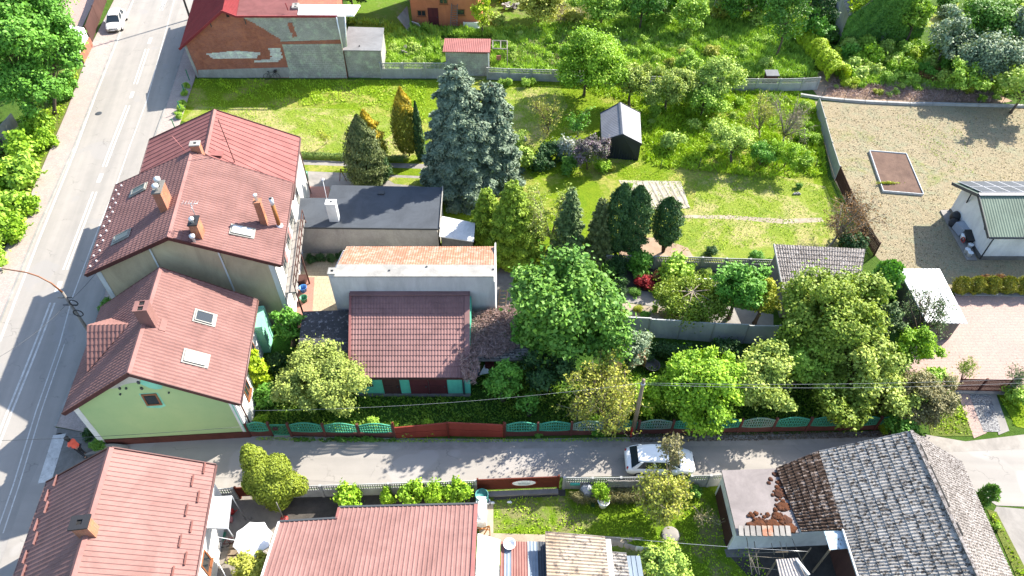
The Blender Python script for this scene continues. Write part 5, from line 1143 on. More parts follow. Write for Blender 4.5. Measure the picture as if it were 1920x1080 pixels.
mb = MB(); mb.hexa([p + V(.1, -.02, .03) for p in (top,)] * 1 + [top + V(-.07, 0, .0), rs + V(-.07, 0, 0), rs + V(.07, 0, .0)], [p + V(0, 0, .09) for p in (top + V(.1, -.02, .03), top + V(-.07, 0, 0), rs + V(-.07, 0, 0), rs + V(.07, 0, 0))]); mb.build('ridge_cap', 'eternit_pale', t)
for (f0, f1) in ((.08, .17), (.2, .42), (.5, .56)): mb = MB(); e = V(.16, 0, .02); mb.bar(top.lerp(rs, f0) + e, top.lerp(rs, f1) + e, .09, .12); mb.build('ridge_gap', 'dark_void', t)
mb = MB(); mb.bar(mk + V(-.08, 0, -.02), ms + V(-.08, 0, -.02), .07, .12); mb.build('gutter', 'barn_eave', t)
# flat part
t2 = thing('flat_roof_shed', G(1430, 940), 'shed with flat pale roof strewn with brown moss, built onto the old barn', 'shed')
FP = [G(1382, 1003, 2.45), G(1592, 990, 2.5), G(1458, 878, 2.5), G(1353, 882, 2.45)]; FP[1] = G(1500, 998, 2.5)
mb = MB(); mb.hexa([p - V(0, 0, .12) for p in FP], FP); mb.build('roof', 'pale_slab', t2)
c = sum(FP, Vector()) / 4; W = [FP[0] + V(.1, .25), V(mk.x + .3, FP[0].y + .5, 0), V(mk.x + .3, FP[2].y - .2, 0), FP[3] + V(.1, -.15)]; mb = MB(); mb.hexa([up(w, 0) for w in W], [up(w, 2.32) for w in W]); mb.build('wall', 'white_render', t2)
mb = MB(); q = W[0]; mb.box((q.x - .03, (W[0].y + W[3].y) / 2, .7), (.06, (W[3].y - W[0].y) * .9, 1.4)); mb.build('side_wall', 'brown_board', t2)
rr_ = random.Random(3)
k = 0
while k < 85:      # moss cushions as parts (the ones that show)
    f = rr_.random(); x = rr_.uniform(1385, 1475); y = rr_.uniform(888, 985)
    lim = 1452 + (y - 880) * .32
    if x < lim - 40 * rr_.random() ** 2.5 - 2 and not (y > 962 and x > 1400): continue
    if x > lim + 6: continue
    q = G(x, y, 2.5); mb = MB(); r = rr_.uniform(.05, .15); mb.blob((q.x, q.y, 2.5), (r, r, r * .4), 0, 8, 4, .2, k); mb.build('moss_cushion', 'moss_brown' if rr_.random() < .6 else 'moss_orange', t2); k += 1
for i, (x, y, r) in enumerate(((1462, 925, .35), (1470, 950, .4), (1466, 905, .25), (1475, 975, .35), (1450, 985, .45), (1425, 984, .42), (1408, 986, .3), (1480, 990, .4), (1458, 968, .3), (1456, 890, .2))):
    q = G(x, y, 2.5); mb = MB(); mb.blob((q.x, q.y, 2.5), (r, r * .8, .045), 0, 12, 4, .22, 200 + i); mb.build('moss_patch', 'moss_orange' if i % 3 else 'moss_brown', t2)
for i in range(9):
    x = 1388 + i * 11; q = G(x, 996, 2.5); mb = MB(); mb.bar(q + V(-.02, -.3, .07), q + V(.05, .25, .09), .24, .08); mb.build('ridge_tile', 'orange_tile' if i in (4, 5) else 'concrete', t2)
t = thing('sheet_canopy', G(1567, 1015), 'small rusted light-blue sheet canopy over the inner corner of the barn', 'canopy'); P = [G(1556, 1031, 2.9), G(1590, 1028, 2.9), G(1583, 995, 3.1), G(1545, 996, 3.1)]
mb = MB(); mb.hexa([p - V(0, 0, .04) for p in P], P); mb.build('sheet', 'rust_blue' if 'rust_blue' in M else simple('rust_blue', (.45, .55, .62), (.4, .5, .56), .7, 1, 6, spots=(.12, .07, .05), spot_amt=.4, spot_scale=1.8), t)
mb = MB(); mb.bar(P[0], up(P[0], 0), .08, .08); mb.build('post', 'wood', t)
# ================================================================= F big pink roof, bottom middle
t = thing('long_ribbed_house', G(700, 1040), 'wide low building under one big pink ribbed roof at the bottom edge', 'building')
z0 = 2.9; a0, a1, a2, a3 = G(525, 983, z0), G(633, 976, z0), G(636, 953, z0), G(896, 946, z0); yb = 9.0; sl = .20
def onr(p): return V(p.x, yb, z0 + (a3.y - yb) * sl)
pl = lambda p: V(p.x, p.y, z0 + (a3.y - p.y) * sl)
a0, a1, a2 = pl(a0), pl(a1), pl(a2); a3 = pl(a3)
mb = MB(); mb.sheet(a2, a3, V(a3.x, yb, onr(a3).z), V(a2.x, yb, onr(a2).z), 'trap', .24, .035, 1, 0, .1); mb.sheet(a0, V(a2.x, a1.y, a1.z), V(a2.x, yb, onr(a2).z), V(a0.x, yb, onr(a0).z), 'trap', .24, .035, 1, 0, .1); mb.build('roof', 'ribbed_sheet', t)
mb = MB(); W = [V(a0.x + .2, yb), V(a3.x - .2, yb), up(a3, 0) + V(-.2, -.25), up(a2, 0) + V(.2, -.25), up(a2, 0) + V(.2, -.9), up(a0, 0) + V(.2, -.25)]; W[4].y = a1.y - .25; mb.hexa([up(w, 0) for w in W], [up(w, z0 + (a3.y - w.y) * sl - .14) for w in W]); mb.build('wall', 'white_render', t)
mb = MB(); mb.bar(a2 + V(0, .05, .0), a3 + V(0, .05, .0), .1, .12); mb.bar(a0 + V(0, .05, 0), a1 + V(0, .05, 0), .1, .12); mb.build('gutter', 'dark_iron', t)
mb = MB(); mb.bar(a2 + V(0, 0, .02), V(a2.x, a1.y, a1.z + .02), .12, .1); mb.build('verge_trim', 'bright_pink_sheet', t)
mb = MB(); mb.bar(a3 + V(-.1, 0, .05), V(a3.x - .1, yb, onr(a3).z + .05), .2, .05); mb.build('verge_trim', 'bright_pink_sheet', t); mb = MB(); mb.bar(a0 + V(0, 0, .04), V(a0.x, yb, onr(a0).z + .04), .08, .1); mb.build('verge_trim', 'white_paint', t)
# ================================================================= V row of sheds, bottom
t = thing('white_lean_to', G(915, 1050), 'lean-to with plain white sheet roof joined to the wide ribbed-roof building', 'lean-to')
P = [G(893, 1056, 2.6), G(936, 1060, 2.6), G(938, 1012, 2.4), G(896, 1000, 2.4)]; mb = MB(); mb.hexa([p - V(0, 0, .06) for p in P], P); mb.build('roof', 'white_metal', t)
P2 = [P[0] + V(0, -2.2, .3), P[1] + V(0, -2.2, .3), P[1] + V(0, -.02, .03), P[0] + V(0, -.02, .03)]; mb = MB(); mb.sheet(P2[1], P2[2], P2[3], P2[0], 'trap', .3, .03, 1, 0, .05); o = mb.build('roof', 'white_metal', t); o['label'] = 'ribbed white part of the roof'
mb = MB(); W = [P2[0] + V(.1, .1), P2[1] + V(-.1, .1), P[2] + V(-.1, -.1), P[3] + V(.1, -.1)]; mb.hexa([up(w, 0) for w in W], [up(w, 2.3) for w in W]); mb.build('wall', 'white_render', t)
t = thing('patchwork_shed', G(980, 1050), 'shed roofed with mismatched red, grey and blue metal sheets', 'shed'); z = 2.35
xs = [939, 946, 959, 989, 1008, 1023]; ms_ = ['rusty_sheets', 'blue_sheets', 'rusty_sheets', 'blue_sheets', 'tar_roof']
for i in range(5):
    p0, p1 = G(xs[i], 1015, z), G(xs[i + 1], 1016, z); mb = MB(); mb.sheet(V(p0.x, 12.2, z + .5), V(p1.x - .01, 12.2, z + .5), p1 + V(-.01), p0, 'sine', .15, .025, 1, 0, .05); mb.build('roof_sheet', ms_[i], t)
mb = MB(); p0, p1 = G(939, 1015, z), G(1023, 1015, z); mb.prism([(p0.x + .1, 12.3), (p1.x - .1, 12.3), (p1.x - .1, p1.y - .2), (p0.x + .1, p1.y - .2)], 0, z - .15); mb.build('wall', 'wood_grey', t)
q = G(955, 1022, z + .1); mb = MB(); mb.lathe((q.x, q.y, q.z), [(.26, 0), (.31, .16), (.33, .17), (.29, .17), (.24, .04), (0, .03)], 16); odd('basin', mb, 'cloth_white', 'round white basin lying on the mismatched metal sheet roof', 'basin')
t = thing('rusty_roof_shed', G(1080, 1045), 'shed with rust-stained yellowish corrugated asbestos roof', 'shed'); P = [G(1022, 1003, 2.9), G(1134, 1006, 2.9)]
mb = MB(); mb.sheet(P[1], V(P[1].x + .1, 11.8, 2.9), V(P[0].x, 11.8, 3.3), V(P[0].x, P[0].y, 3.3), 'sine', .17, .05, 1, 0, .06); mb.build('roof', 'rusty_eternit', t)
mb = MB(); mb.prism([(P[0].x + .1, 11.9), (P[1].x - .1, 11.9), (P[1].x - .1, P[1].y - .15), (P[0].x + .1, P[0].y - .15)], 0, 2.75); mb.build('wall', 'grey_render', t)
mb = MB(); mb.box((P[1].x + .18, 14.2, 2.72), (.26, 3.0, .1)); mb.build('edge_board', 'white_render', t)
t = thing('lichen_roof_shed', G(1160, 1060), 'narrow shed with dark lichened corrugated roof beside the rust-stained one', 'shed'); P = [G(1142, 1034, 2.5), G(1174, 1037, 2.4)]
mb = MB(); mb.sheet(P[1], V(P[1].x + .1, 12, 2.4), V(P[0].x, 12, 2.5), P[0], 'sine', .17, .05, 1, 0, .06); mb.build('roof', 'eternit_moss', t); mb = MB(); mb.prism([(P[0].x + .05, 12.1), (P[1].x - .05, 12.1), (P[1].x - .05, P[1].y - .1), (P[0].x + .05, P[0].y - .1)], 0, 2.35); mb.build('wall', 'grey_render', t)
t = thing('blue_roof_hutch', G(1192, 1065), 'little hutch with pale blue sheet roof at the end of the shed row', 'hutch'); P = [G(1174, 1042, 2.2), G(1200, 1042, 2.2)]
mb = MB(); mb.sheet(V(P[0].x, 12.3, 2.3), V(P[1].x + .1, 12.3, 2.3), P[1], P[0], 'seam', .3, .03, 1, 0, .05); mb.build('roof', 'blue_sheets', t); mb = MB(); mb.prism([(P[0].x + .05, 12.4), (P[1].x - .05, 12.4), (P[1].x - .05, P[1].y - .1), (P[0].x + .05, P[0].y - .1)], 0, 2.1); mb.build('wall', 'wood', t)
t = thing('wire_pen_roof', G(1480, 1060), 'small pen roof of pale corrugated sheet in front of the barn yard', 'pen'); P = [G(1463, 1085, 2.0), G(1514, 1082, 2.0), G(1496, 1046, 2.1), G(1455, 1049, 2.1)]
mb = MB(); mb.sheet(P[0], P[1], P[2], P[3], 'sine', .17, .045, 1, 0, .05); mb.build('roof', 'eternit', t)
for q in P: mb = MB(); mb.bar(up(q.lerp(P[0].lerp(P[2], .5), .08), 0), q.lerp(P[0].lerp(P[2], .5), .08) - V(0, 0, .12), .07, .07); mb.build('post', 'wood', t)
mb = MB(); mb.bar(G(1493, 1048, 2.2), G(1517, 1078, 2.2), .1, .12); mb.build('edge_board', 'white_paint', t)
t = thing('plant_trellis', G(1410, 1040), 'rickety wire and cane trellis beside the flat pale-roofed shed', 'trellis')
for a4 in (((1400, 1008), (1410, 1078)), ((1414, 1015), (1424, 1078)), ((1446, 1018), (1452, 1040)), ((1462, 1015), (1470, 1045)), ((1474, 1018), (1476, 1040)), ((1485, 1010), (1512, 1070)), ((1408, 1045), (1420, 1076)), ((1404, 1040), (1412, 1062))):
    mb = MB(); mb.tube([G(*a4[0], 1.9), G(*a4[1], 1.4)], .022, 4); mb.build('cane', 'bark_pale', t)
for a4 in (((1390, 1037), (1508, 1034)), ((1400, 1042), (1470, 1047)), ((1405, 1062), (1515, 1075))):
    mb = MB(); mb.tube([G(*a4[0], 1.8), G(*a4[1], 1.8)], .016, 4); mb.build('wire', 'bark_pale', t)
for q in (G(1406, 1060), G(1500, 1055)): mb = MB(); mb.tube([q, q + V(0, 0, 1.95)], .04, 5); mb.build('post', 'wood', t)
# ================================================================= T ivy covered house, U box shed
a_, b_ = G(1575, 88), G(1712, 84); t = thing('ivy_house', (a_ + b_) / 2, 'abandoned gabled house whose walls are smothered in ivy, top right', 'house'); W_ = (b_ - a_).length
mb = MB(); hz_ = 3.6; rz_ = 8.0; m_ = (a_ + b_) / 2 + V(.5); dp = V(1.5, 9, 0); F = [a_, b_, up(b_, hz_), up(m_, rz_), up(a_, hz_)]; mb.hexa(F, [p + dp for p in F]); mb.build('wall', 'cement_flash', t)
mb = MB(); mb.sheet(up(b_, hz_ + .05) + V(.3, -.2, -.1), up(b_, hz_ + .05) + V(.3, 0, -.1) + dp, up(m_, rz_ + .1) + dp, up(m_, rz_ + .1) + V(0, -.2), 'lap', .2, .03, .5); mb.sheet(up(a_, hz_ + .05) + V(-.3, 0, -.1) + dp, up(a_, hz_ + .05) + V(-.3, -.2, -.1), up(m_, rz_ + .1) + V(0, -.2), up(m_, rz_ + .1) + dp, 'lap', .2, .03, .5); mb.build('roof', 'eternit_moss', t)
rng = np.random.default_rng(77); n = 26000; u_ = rng.uniform(-.04, 1.04, n); w_ = rng.uniform(0, 1, n); top_ = np.where(u_ < .53, hz_ + (rz_ - hz_) * u_ / .53, hz_ + (rz_ - hz_) * (1.04 - u_) / .51) + .2
dens = np.sin(u_ * 9 + w_ * 3) + np.sin(u_ * 23 - w_ * 11) * .5; zz = w_ * top_; k = ~((zz < 2.2) & (rng.uniform(size=n) < .75) & (u_ > .25) & (u_ < .9))
C = np.stack([a_.x + (b_.x - a_.x) * u_, np.full(n, a_.y) + (b_.y - a_.y) * u_ - rng.uniform(.05, .35, n) - .12 * dens, zz], 1)[k]
tag(leafcloud('ivy', C, np.array([0, -1, .5]) + dirs(rng, len(C)) * .8, .16, .75, 'ivy', None, ((a_.x + b_.x) / 2, a_.y, 0), rng=rng, tint=np.clip(rng.uniform(0, .7, n) + .2 * dens, 0, 1)[k]), 'dense dark green ivy climbing the front gable of the abandoned house', 'ivy')
n = 9000; u_ = rng.uniform(0, 1, n); v_ = rng.uniform(-.02, 1, n); side = rng.uniform(size=n) < .6
Lp = np.where(side[:, None], np.array(up(b_, hz_)) + (np.array(up(m_, rz_)) - np.array(up(b_, hz_))) * u_[:, None], np.array(up(a_, hz_)) + (np.array(up(m_, rz_)) - np.array(up(a_, hz_))) * u_[:, None])
C = Lp + np.array(dp) * (v_ ** 2)[:, None] * .9 + rng.normal(size=(n, 3)) * .12 + np.array([0, 0, .3]); tag(leafcloud('ivy', C, dirs(rng, n, 1.0), .15, .75, 'lime_vine', None, ((a_.x + b_.x) / 2, a_.y + 4, 3), rng=rng), 'bright yellow-green ivy spreading over the roof edges of the abandoned house', 'ivy')
q = G(1443, 163); t = thing('box_shed', q, 'tiny dark box shed with flat grey lid by the back fence', 'shed'); mb = MB(); mb.box((q.x, q.y + .4, .65), (1.1, .8, 1.3)); mb.build('body', 'brown_board', t); mb = MB(); mb.box((q.x, q.y + .4, 1.34), (1.3, 1.0, .06), 0, 0, .1); mb.build('lid', 'grey_roof', t)
# white garden wall, top left
t = thing('white_wall', G(152, 110), 'white rendered wall end with red brick pillar beneath the big maple', 'wall'); P = [(139, 84), (160, 78), (172, 84), (156, 118), (152, 112)]
g0, g1, g2 = G(157, 119), G(173, 86), G(140, 72); mb = MB(); mb.hexa([g0, g1, g1 + V(-2.6, .3), g0 + V(-2.0, .6)], [up(g0, 2.1), up(g1, 2.1), up(g1, 2.4) + V(-2.6, .3), up(g0, 2.4) + V(-2.0, .6)]); mb.build('wall', 'white_metal', t)
mb = MB(); mb.prism([g0 + V(.0, -.1), g1 + V(.03, 0), g1 + V(.16, 0), g0 + V(.16, -.1)], 0, 1.0); mb.build('brick_side', 'red_brick', t)
# brown fence top left
def fence_line(name, label, pxs, h, m, kind='board', post='brown_board', cat='fence', th=.05, pw=.1, zs=None):
    P = [G(*p) for p in pxs]; t = thing(name, sum(P, Vector()) / len(P), label, cat)
    for i in range(len(P) - 1):
        a, b = P[i], P[i + 1]; d = (b - a).normalized(); n = V(-d.y, d.x) * th / 2; L_ = (b - a).length; mb = MB()
        if kind == 'board': mb.prism([a - n, b - n, b + n, a + n], .05, h)
        elif kind == 'picket':
            k_ = int(L_ / .14)
            for j in range(k_): q = a + d * (j + .5) * L_ / k_; mb.box((q.x, q.y, h / 2 + .03), (.07, th, h), math.atan2(d.y, d.x))
            for z in (h * .25, h * .8): mb.bar(up(a, z), up(b, z), .05, .06)
        mb.build('panel', m, t)
    for p in P: mb = MB(); mb.box((p.x, p.y, h / 2 + .05), (pw, pw, h + .1)); mb.build('post', post, t)
    return t
fence_line('board_fence', 'tall dark brown board fence beside the parked pale car', [(173, 80), (186, 42), (199, 5), (212, -40)], 1.9, 'brown_board', th=.06)
ground('pale_yard', [(-100, -60), (205, -60), (150, 60), (90, 70)], 'pink_paver', .02)
# precast fence with slotted top
def precast(name, label, pts, h=1.75, m='precast', slots=9, cat='fence', low=.0, wave=0, base='precast', top='precast', postm='precast', basem=None, lat=None, px=True, postw=.14, topm_list=None):
    P = [G(*p) for p in pts] if px else pts; t = thing(name, sum(P, Vector()) / len(P), label, cat)
    for i in range(len(P) - 1):
        a, b = P[i], P[i + 1]; d = (b - a).normalized(); n = V(-d.y, d.x); L_ = (b - a).length; th = .05
        def bx(mb, s0, s1, z0, z1, z0b=None, z1b=None):
            z0b = z0 if z0b is None else z0b; z1b = z1 if z1b is None else z1b; p, q = a + d * s0, a + d * s1
            mb.hexa([up(p, z0) - n * th / 2, up(q, z0b) - n * th / 2, up(q, z0b) + n * th / 2, up(p, z0) + n * th / 2], [up(p, z1) - n * th / 2, up(q, z1b) - n * th / 2, up(q, z1b) + n * th / 2, up(p, z1) + n * th / 2])
        g = postw / 2 + .01; s0, s1 = g, L_ - g
        if lat:      # wavy lattice panel over a solid plinth
            zb = h * .36; K_ = max(8, int((s1 - s0) / .145)); w = lambda s: math.sin(math.pi * (s - s0) / (s1 - s0)) ** 1.2
            mb = MB(); bx(mb, s0, s1, .02, zb - .06 * 0 - .01); mb.build('plinth_panel', basem, t); mb = MB()
            ztop = lambda s: h - .22 + .26 * w(s); zbot = lambda s: zb + .12 - .10 * w(s)
            for lv in (0, .33, .66, 1):
                for j in range(K_):
                    sa, sb = s0 + (s1 - s0) * j / K_, s0 + (s1 - s0) * (j + 1) / K_
                    za, zc = zbot(sa) + (ztop(sa) - zbot(sa)) * lv, zbot(sb) + (ztop(sb) - zbot(sb)) * lv; r = .055 if lv in (0, 1) else .035
                    bx(mb, sa, sb, za - r, za + r, zc - r, zc + r)
            for j in range(K_ + 1):
                sa = s0 + (s1 - s0) * j / K_; sa = min(max(sa, s0 + .03), s1 - .03); bx(mb, sa - .028, sa + .028, zbot(sa), ztop(sa))
            mb.build('lattice_panel', (topm_list[i] if topm_list else m), t)
        else:
            mb = MB(); zb = h * .62
            bx(mb, s0, s1, .02, zb); 
            bx(mb, s0, s1, h - .09, h); bx(mb, s0, s1, zb + (h - zb) * .42, zb + (h - zb) * .42 + .06)
            K_ = max(6, int((s1 - s0) / .13))
            for j in range(K_ + 1):
                sa = s0 + (s1 - s0) * j / K_; sa = min(max(sa, s0 + .03), s1 - .03); bx(mb, sa - .03, sa + .03, zb, h - .085)
            mb.build('slotted_panel', m, t)
    for p in P:
        mb = MB(); mb.box((p.x, p.y, h / 2), (postw, .14, h + .02)); mb.build('post', postm, t)
    return t
precast('slotted_fence', 'grey precast fence with slotted tops between block shed and little pink-roofed shed', [(716, 147), (757, 147), (798, 147), (838, 147)])
precast('slotted_fence', 'grey precast slotted fence running right from the little pink-roofed shed', [(914, 149), (954, 151), (996, 152), (1037, 153), (1078, 155), (1120, 157), (1160, 158)], 1.35)
precast('slotted_fence', 'dark grey slotted fence behind the garden trees, ending at the tiny box shed', [(1205, 166), (1245, 167), (1287, 168), (1330, 169), (1372, 170), (1415, 171), (1458, 171), (1500, 170), (1530, 168)], 1.4, 'precast')
precast('slotted_fence', 'short grey slotted fence deep among the weeds at the top', [(1338, 22), (1372, 25), (1402, 26), (1434, 27)], 1.6)
precast('slotted_fence', 'grey slotted fence between mown lawn and flower beds', [(1135, 502), (1180, 503), (1225, 504), (1268, 505), (1312, 506), (1356, 508), (1400, 509), (1448, 511)], 1.35)
g_pts = [(468, 818), (510, 817)]
nl_ = lambda x: 820 + (x - 470) * -.004 if x < 950 else 818 - (x - 950) * .018
t = precast('lattice_fence', 'short turquoise lattice fence panel at the corner of the lime green house', [(470, 818), (512, 817)], 1.5, 'fence_green', lat=1, basem='fence_brown', postm='fence_brown')
precast('lattice_fence', 'turquoise lattice fence, three panels between mesh gate and red sheet gates', [(548, 818), (612, 819), (676, 820), (741, 820)], 1.5, 'fence_green', lat=1, basem='fence_brown', postm='fence_brown')
xs = [947, 1008, 1070, 1132, 1194, 1257, 1320, 1383, 1446, 1510, 1574, 1638, 1700]
precast('lattice_fence', 'long turquoise lattice fence with brown posts running right from the red gates', [(x, nl_(x)) for x in xs], 1.5, 'fence_green', lat=1, basem='fence_brown', postm='fence_brown', topm_list=['fence_green', 'fence_green', 'fence_faded', 'fence_green', 'fence_faded', 'fence_green', 'fence_green', 'fence_faded', 'fence_green', 'fence_green', 'fence_green', 'fence_green'])
t = thing('mesh_gate', G(530, 818), 'small green mesh garden gate between two lattice fence sections', 'gate'); a, b = G(515, 818), G(545, 818); mb = MB()
for z in (.15, 1.3): mb.bar(up(a, z), up(b, z), .04, .05)
for i in range(12): q = a.lerp(b, i / 11); mb.bar(up(q, .15), up(q, 1.3), .025, .025)
mb.build('leaf', 'fence_green', t); mb = MB(); q = a.lerp(b, .3); mb.box((q.x, q.y - .08, 1.0), (.3, .12, .22)); mb.build('letter_box', 'brown_board', t)
t = thing('red_gates', G(842, 820), 'pair of plain brick-red sheet metal gates on the lane', 'gate')
for (x0, x1, y0_, y1_, h0, h1) in ((744, 840, 822, 818, 1.25, 1.55), (843, 943, 818, 820, 1.6, 1.45)):
    a, b = G(x0, y0_), G(x1, y1_); mb = MB(); d = (b - a).normalized(); n = V(-d.y, d.x) * .03; mb.hexa([up(a, .06) - n, up(b, .06) - n, up(b, .06) + n, up(a, .06) + n], [up(a, h0) - n, up(b, h1) - n, up(b, h1) + n, up(a, h0) + n]); lf = mb.build('gate_leaf', 'gate_red', t)
    mb = MB(); mb.bar(up(a, h0) - n * 1.3, up(b, h1) - n * 1.3, .05, .06); mb.bar(up(a, h0 * .5) - n * 1.6, up(b, h1 * .5) - n * 1.6, .02, .05); mb.build('rail', 'gate_red', lf)
for x in (742, 841.5, 945): q = G(x, 820); mb = MB(); mb.box((q.x, q.y, .85), (.1, .1, 1.7)); mb.build('post', 'gate_brown', t)
# lane south side: fence seen from behind
precast('slotted_fence', 'grey slotted fence behind the clipped garden shrubs on the lane south side', [(483, 935), (545, 933), (608, 931), (671, 929), (733, 927), (795, 925), (858, 923), (893, 922)], 1.35, 'precast')
precast('slotted_fence', 'one pale slotted fence panel next to the small brown gate', [(415, 938), (447, 936)], 1.35)
def slabgate(name, label, a, b, h, m, lift=.25, cat='gate'):
    a, b = G(*a), G(*b); t = thing(name, (a + b) / 2, label, cat); d = (b - a).normalized(); n = V(-d.y, d.x) * .03; mb = MB(); mb.hexa([up(a, lift) - n, up(b, lift) - n, up(b, lift) + n, up(a, lift) + n], [up(a, h) - n, up(b, h) - n, up(b, h) + n, up(a, h) + n]); mb.build('gate_leaf', m, t)
    for q in (a, b): mb = MB(); mb.box((q.x, q.y, h / 2 + .06), (.1, .1, h + .12)); mb.build('post', m, t)
    return t, a, b
slabgate('small_gate', 'small brown sheet gate between pale fence panel and conifer', (452, 934), (484, 932), 1.25, 'gate_brown')
t, a, b = slabgate('sign_gate', 'wide dark red sliding gate carrying a white oval sign', (897, 922), (1046, 916), 1.45, 'gate_brown')
d = (b - a).normalized(); c = a.lerp(b, .57); mb = MB(); c = up(c, .98) + V(0, -.045); N_E = 28
ell = lambda rx, rz, o: [c + d * (rx * math.cos(6.2832 * i / N_E)) + V(0, o, rz * math.sin(6.2832 * i / N_E)) for i in range(N_E)]
mb.hexa(ell(.78, .36, -.03), ell(.78, .36, 0)); sg = mb.build('oval_sign', 'gate_red', t); mb = MB(); mb.hexa(ell(.68, .29, -.04), ell(.68, .29, -.031)); mb.build('sign_face', 'cloth_white', sg)
mb = MB(); rr_ = random.Random(5)
for (sx, sz, w, h) in ((0, .08, .03, .12), (-.1, .13, .05, .03), (.08, .12, .05, .03)): mb.box(c + d * sx + V(0, -.045, sz), (w, .006, h), math.atan2(d.y, d.x))
x = -.34
while x < .36:
    w = rr_.uniform(.02, .05); mb.box(c + d * (x + w / 2) + V(0, -.045, -.04), (w, .006, rr_.uniform(.06, .1)), math.atan2(d.y, d.x)); x += w + .018
x = -.3
while x < .3:
    w = rr_.uniform(.015, .03); mb.box(c + d * (x + w / 2) + V(0, -.045, -.17), (w, .006, .035), math.atan2(d.y, d.x)); x += w + .012
mb.build('sign_lettering', 'ink', sg)
mb = MB(); q = up(a.lerp(b, .5), .12); mb.bar(up(a, .12) + V(0, -.25), up(b, .12) + V(0, -.25), .3, .16); odd('gate_kerb', mb, 'concrete', 'low concrete sill under the dark red sliding gate', 'sill')
precast('slotted_fence', 'grey slotted fence between dark red sliding gate and overgrown tree', [(1056, 916), (1108, 917), (1160, 916), (1212, 915)], 1.35)
precast('slotted_fence', 'grey slotted fence panels next to the flat pale-roofed shed', [(1290, 913), (1325, 912), (1356, 910)], 1.35)
mb = MB(); q = G(1068, 905, .9); mb.box((q.x + .3, q.y - .12, .95), (.55, .1, .16)); odd('letter_box', mb, 'sign_green', 'small turquoise box hung on the grey fence beside the dark red gate', 'letter box')
# concrete garden wall
P = [G(1150, 628), G(1213, 632), G(1270, 636), G(1330, 641), G(1392, 644), G(1450, 646)]; t = thing('concrete_wall', P[2], 'smooth pale grey concrete panel wall below the garden path', 'wall')
for i in range(5):
    a, b = P[i], P[i + 1]; mb = MB(); h = [2.0, 1.95, 1.95, 2.0, 1.95][i]; k_ = V(.03, 0); mb.hexa([a + k_, b - k_, b - k_ + V(0, .08), a + k_ + V(0, .08)], [up(a, h - .06) + k_, up(b, h) - k_, up(b, h) - k_ + V(0, .08), up(a, h - .06) + k_ + V(0, .08)]); mb.build('panel', 'precast_wall', t)
for p in P: mb = MB(); mb.box((p.x, p.y + .04, .99), (.1, .16, 1.98)); mb.build('post', 'precast', t)
# east fence
P = [(1529, 205), (1540, 245), (1552, 290), (1566, 335)]; fence_line('concrete_fence', 'worn grey concrete board fence dividing green garden from dry yard', P, 1.3, 'precast', post='precast')
fence_line('picket_fence', 'brown picket fence continuing the concrete one towards the old shed', [(1567, 338), (1585, 380), (1606, 425), (1638, 480)], 1.35, 'brown_board', 'picket')
t = thing('low_wall', G(1720, 196), 'low concrete footing wall with rusty iron rods behind the dry yard', 'wall'); Pp = [(1500, 180), (1540, 186), (1582, 190), (1621, 193), (1662, 195), (1705, 197), (1747, 197), (1790, 198), (1833, 199), (1876, 200), (1918, 201), (1960, 202)]
for i in range(len(Pp) - 1):
    a, b = G(*Pp[i]), G(*Pp[i + 1]); d = (b - a).normalized(); n = V(-d.y, d.x) * .12; e = d * .02; mb = MB(); mb.prism([a - n + e, b - n - e, b + n - e, a + n + e], 0, .26); mb.build('footing', 'precast', t)
    mb = MB(); mb.tube([up(b, .3) + n, up(b, 1.35) + n + V(.1, .02, 0)], .022, 4); mb.build('rod', 'dark_iron', t)
# slatted gate bottom right
t = thing('slatted_gate', G(1840, 735), 'brown slatted sliding gate across the pink paved drive', 'gate'); a, b = G(1786, 733), G(1880, 735)
for k, (f0, f1) in enumerate(((0, .49), (.51, 1))):
    p, q = a.lerp(b, f0), a.lerp(b, f1); mb = MB()
    for z in (.12, .55, 1.28): mb.bar(up(p, z), up(q, z), .05, .05)
    for i in range(22): r_ = p.lerp(q, i / 21); mb.bar(up(r_, .1), up(r_, 1.35), .035, .03)
    mb.build('gate_leaf', 'plinth_red', t)
mb = MB(); q = a.lerp(b, .5); mb.box((q.x, q.y, .7), (.12, .1, 1.4)); mb.build('post', 'plinth_red', t)
mb = MB(); q = b + V(.25, 0); mb.box((q.x, q.y, .75), (.3, .3, 1.5)); mb.lathe((q.x, q.y, 1.5), [(.2, 0), (.12, .12), (0, .14)], 8); mb.build('gate_pier', 'concrete', t)
mb = MB(); mb.bar(up(a, .07) + V(0, -.15), up(b, .07) + V(0, -.15), .2, .14); mb.build('sill', 'concrete', t)
def HH(bx, by, ty): b = G(bx, by); return ZT(b, ty)
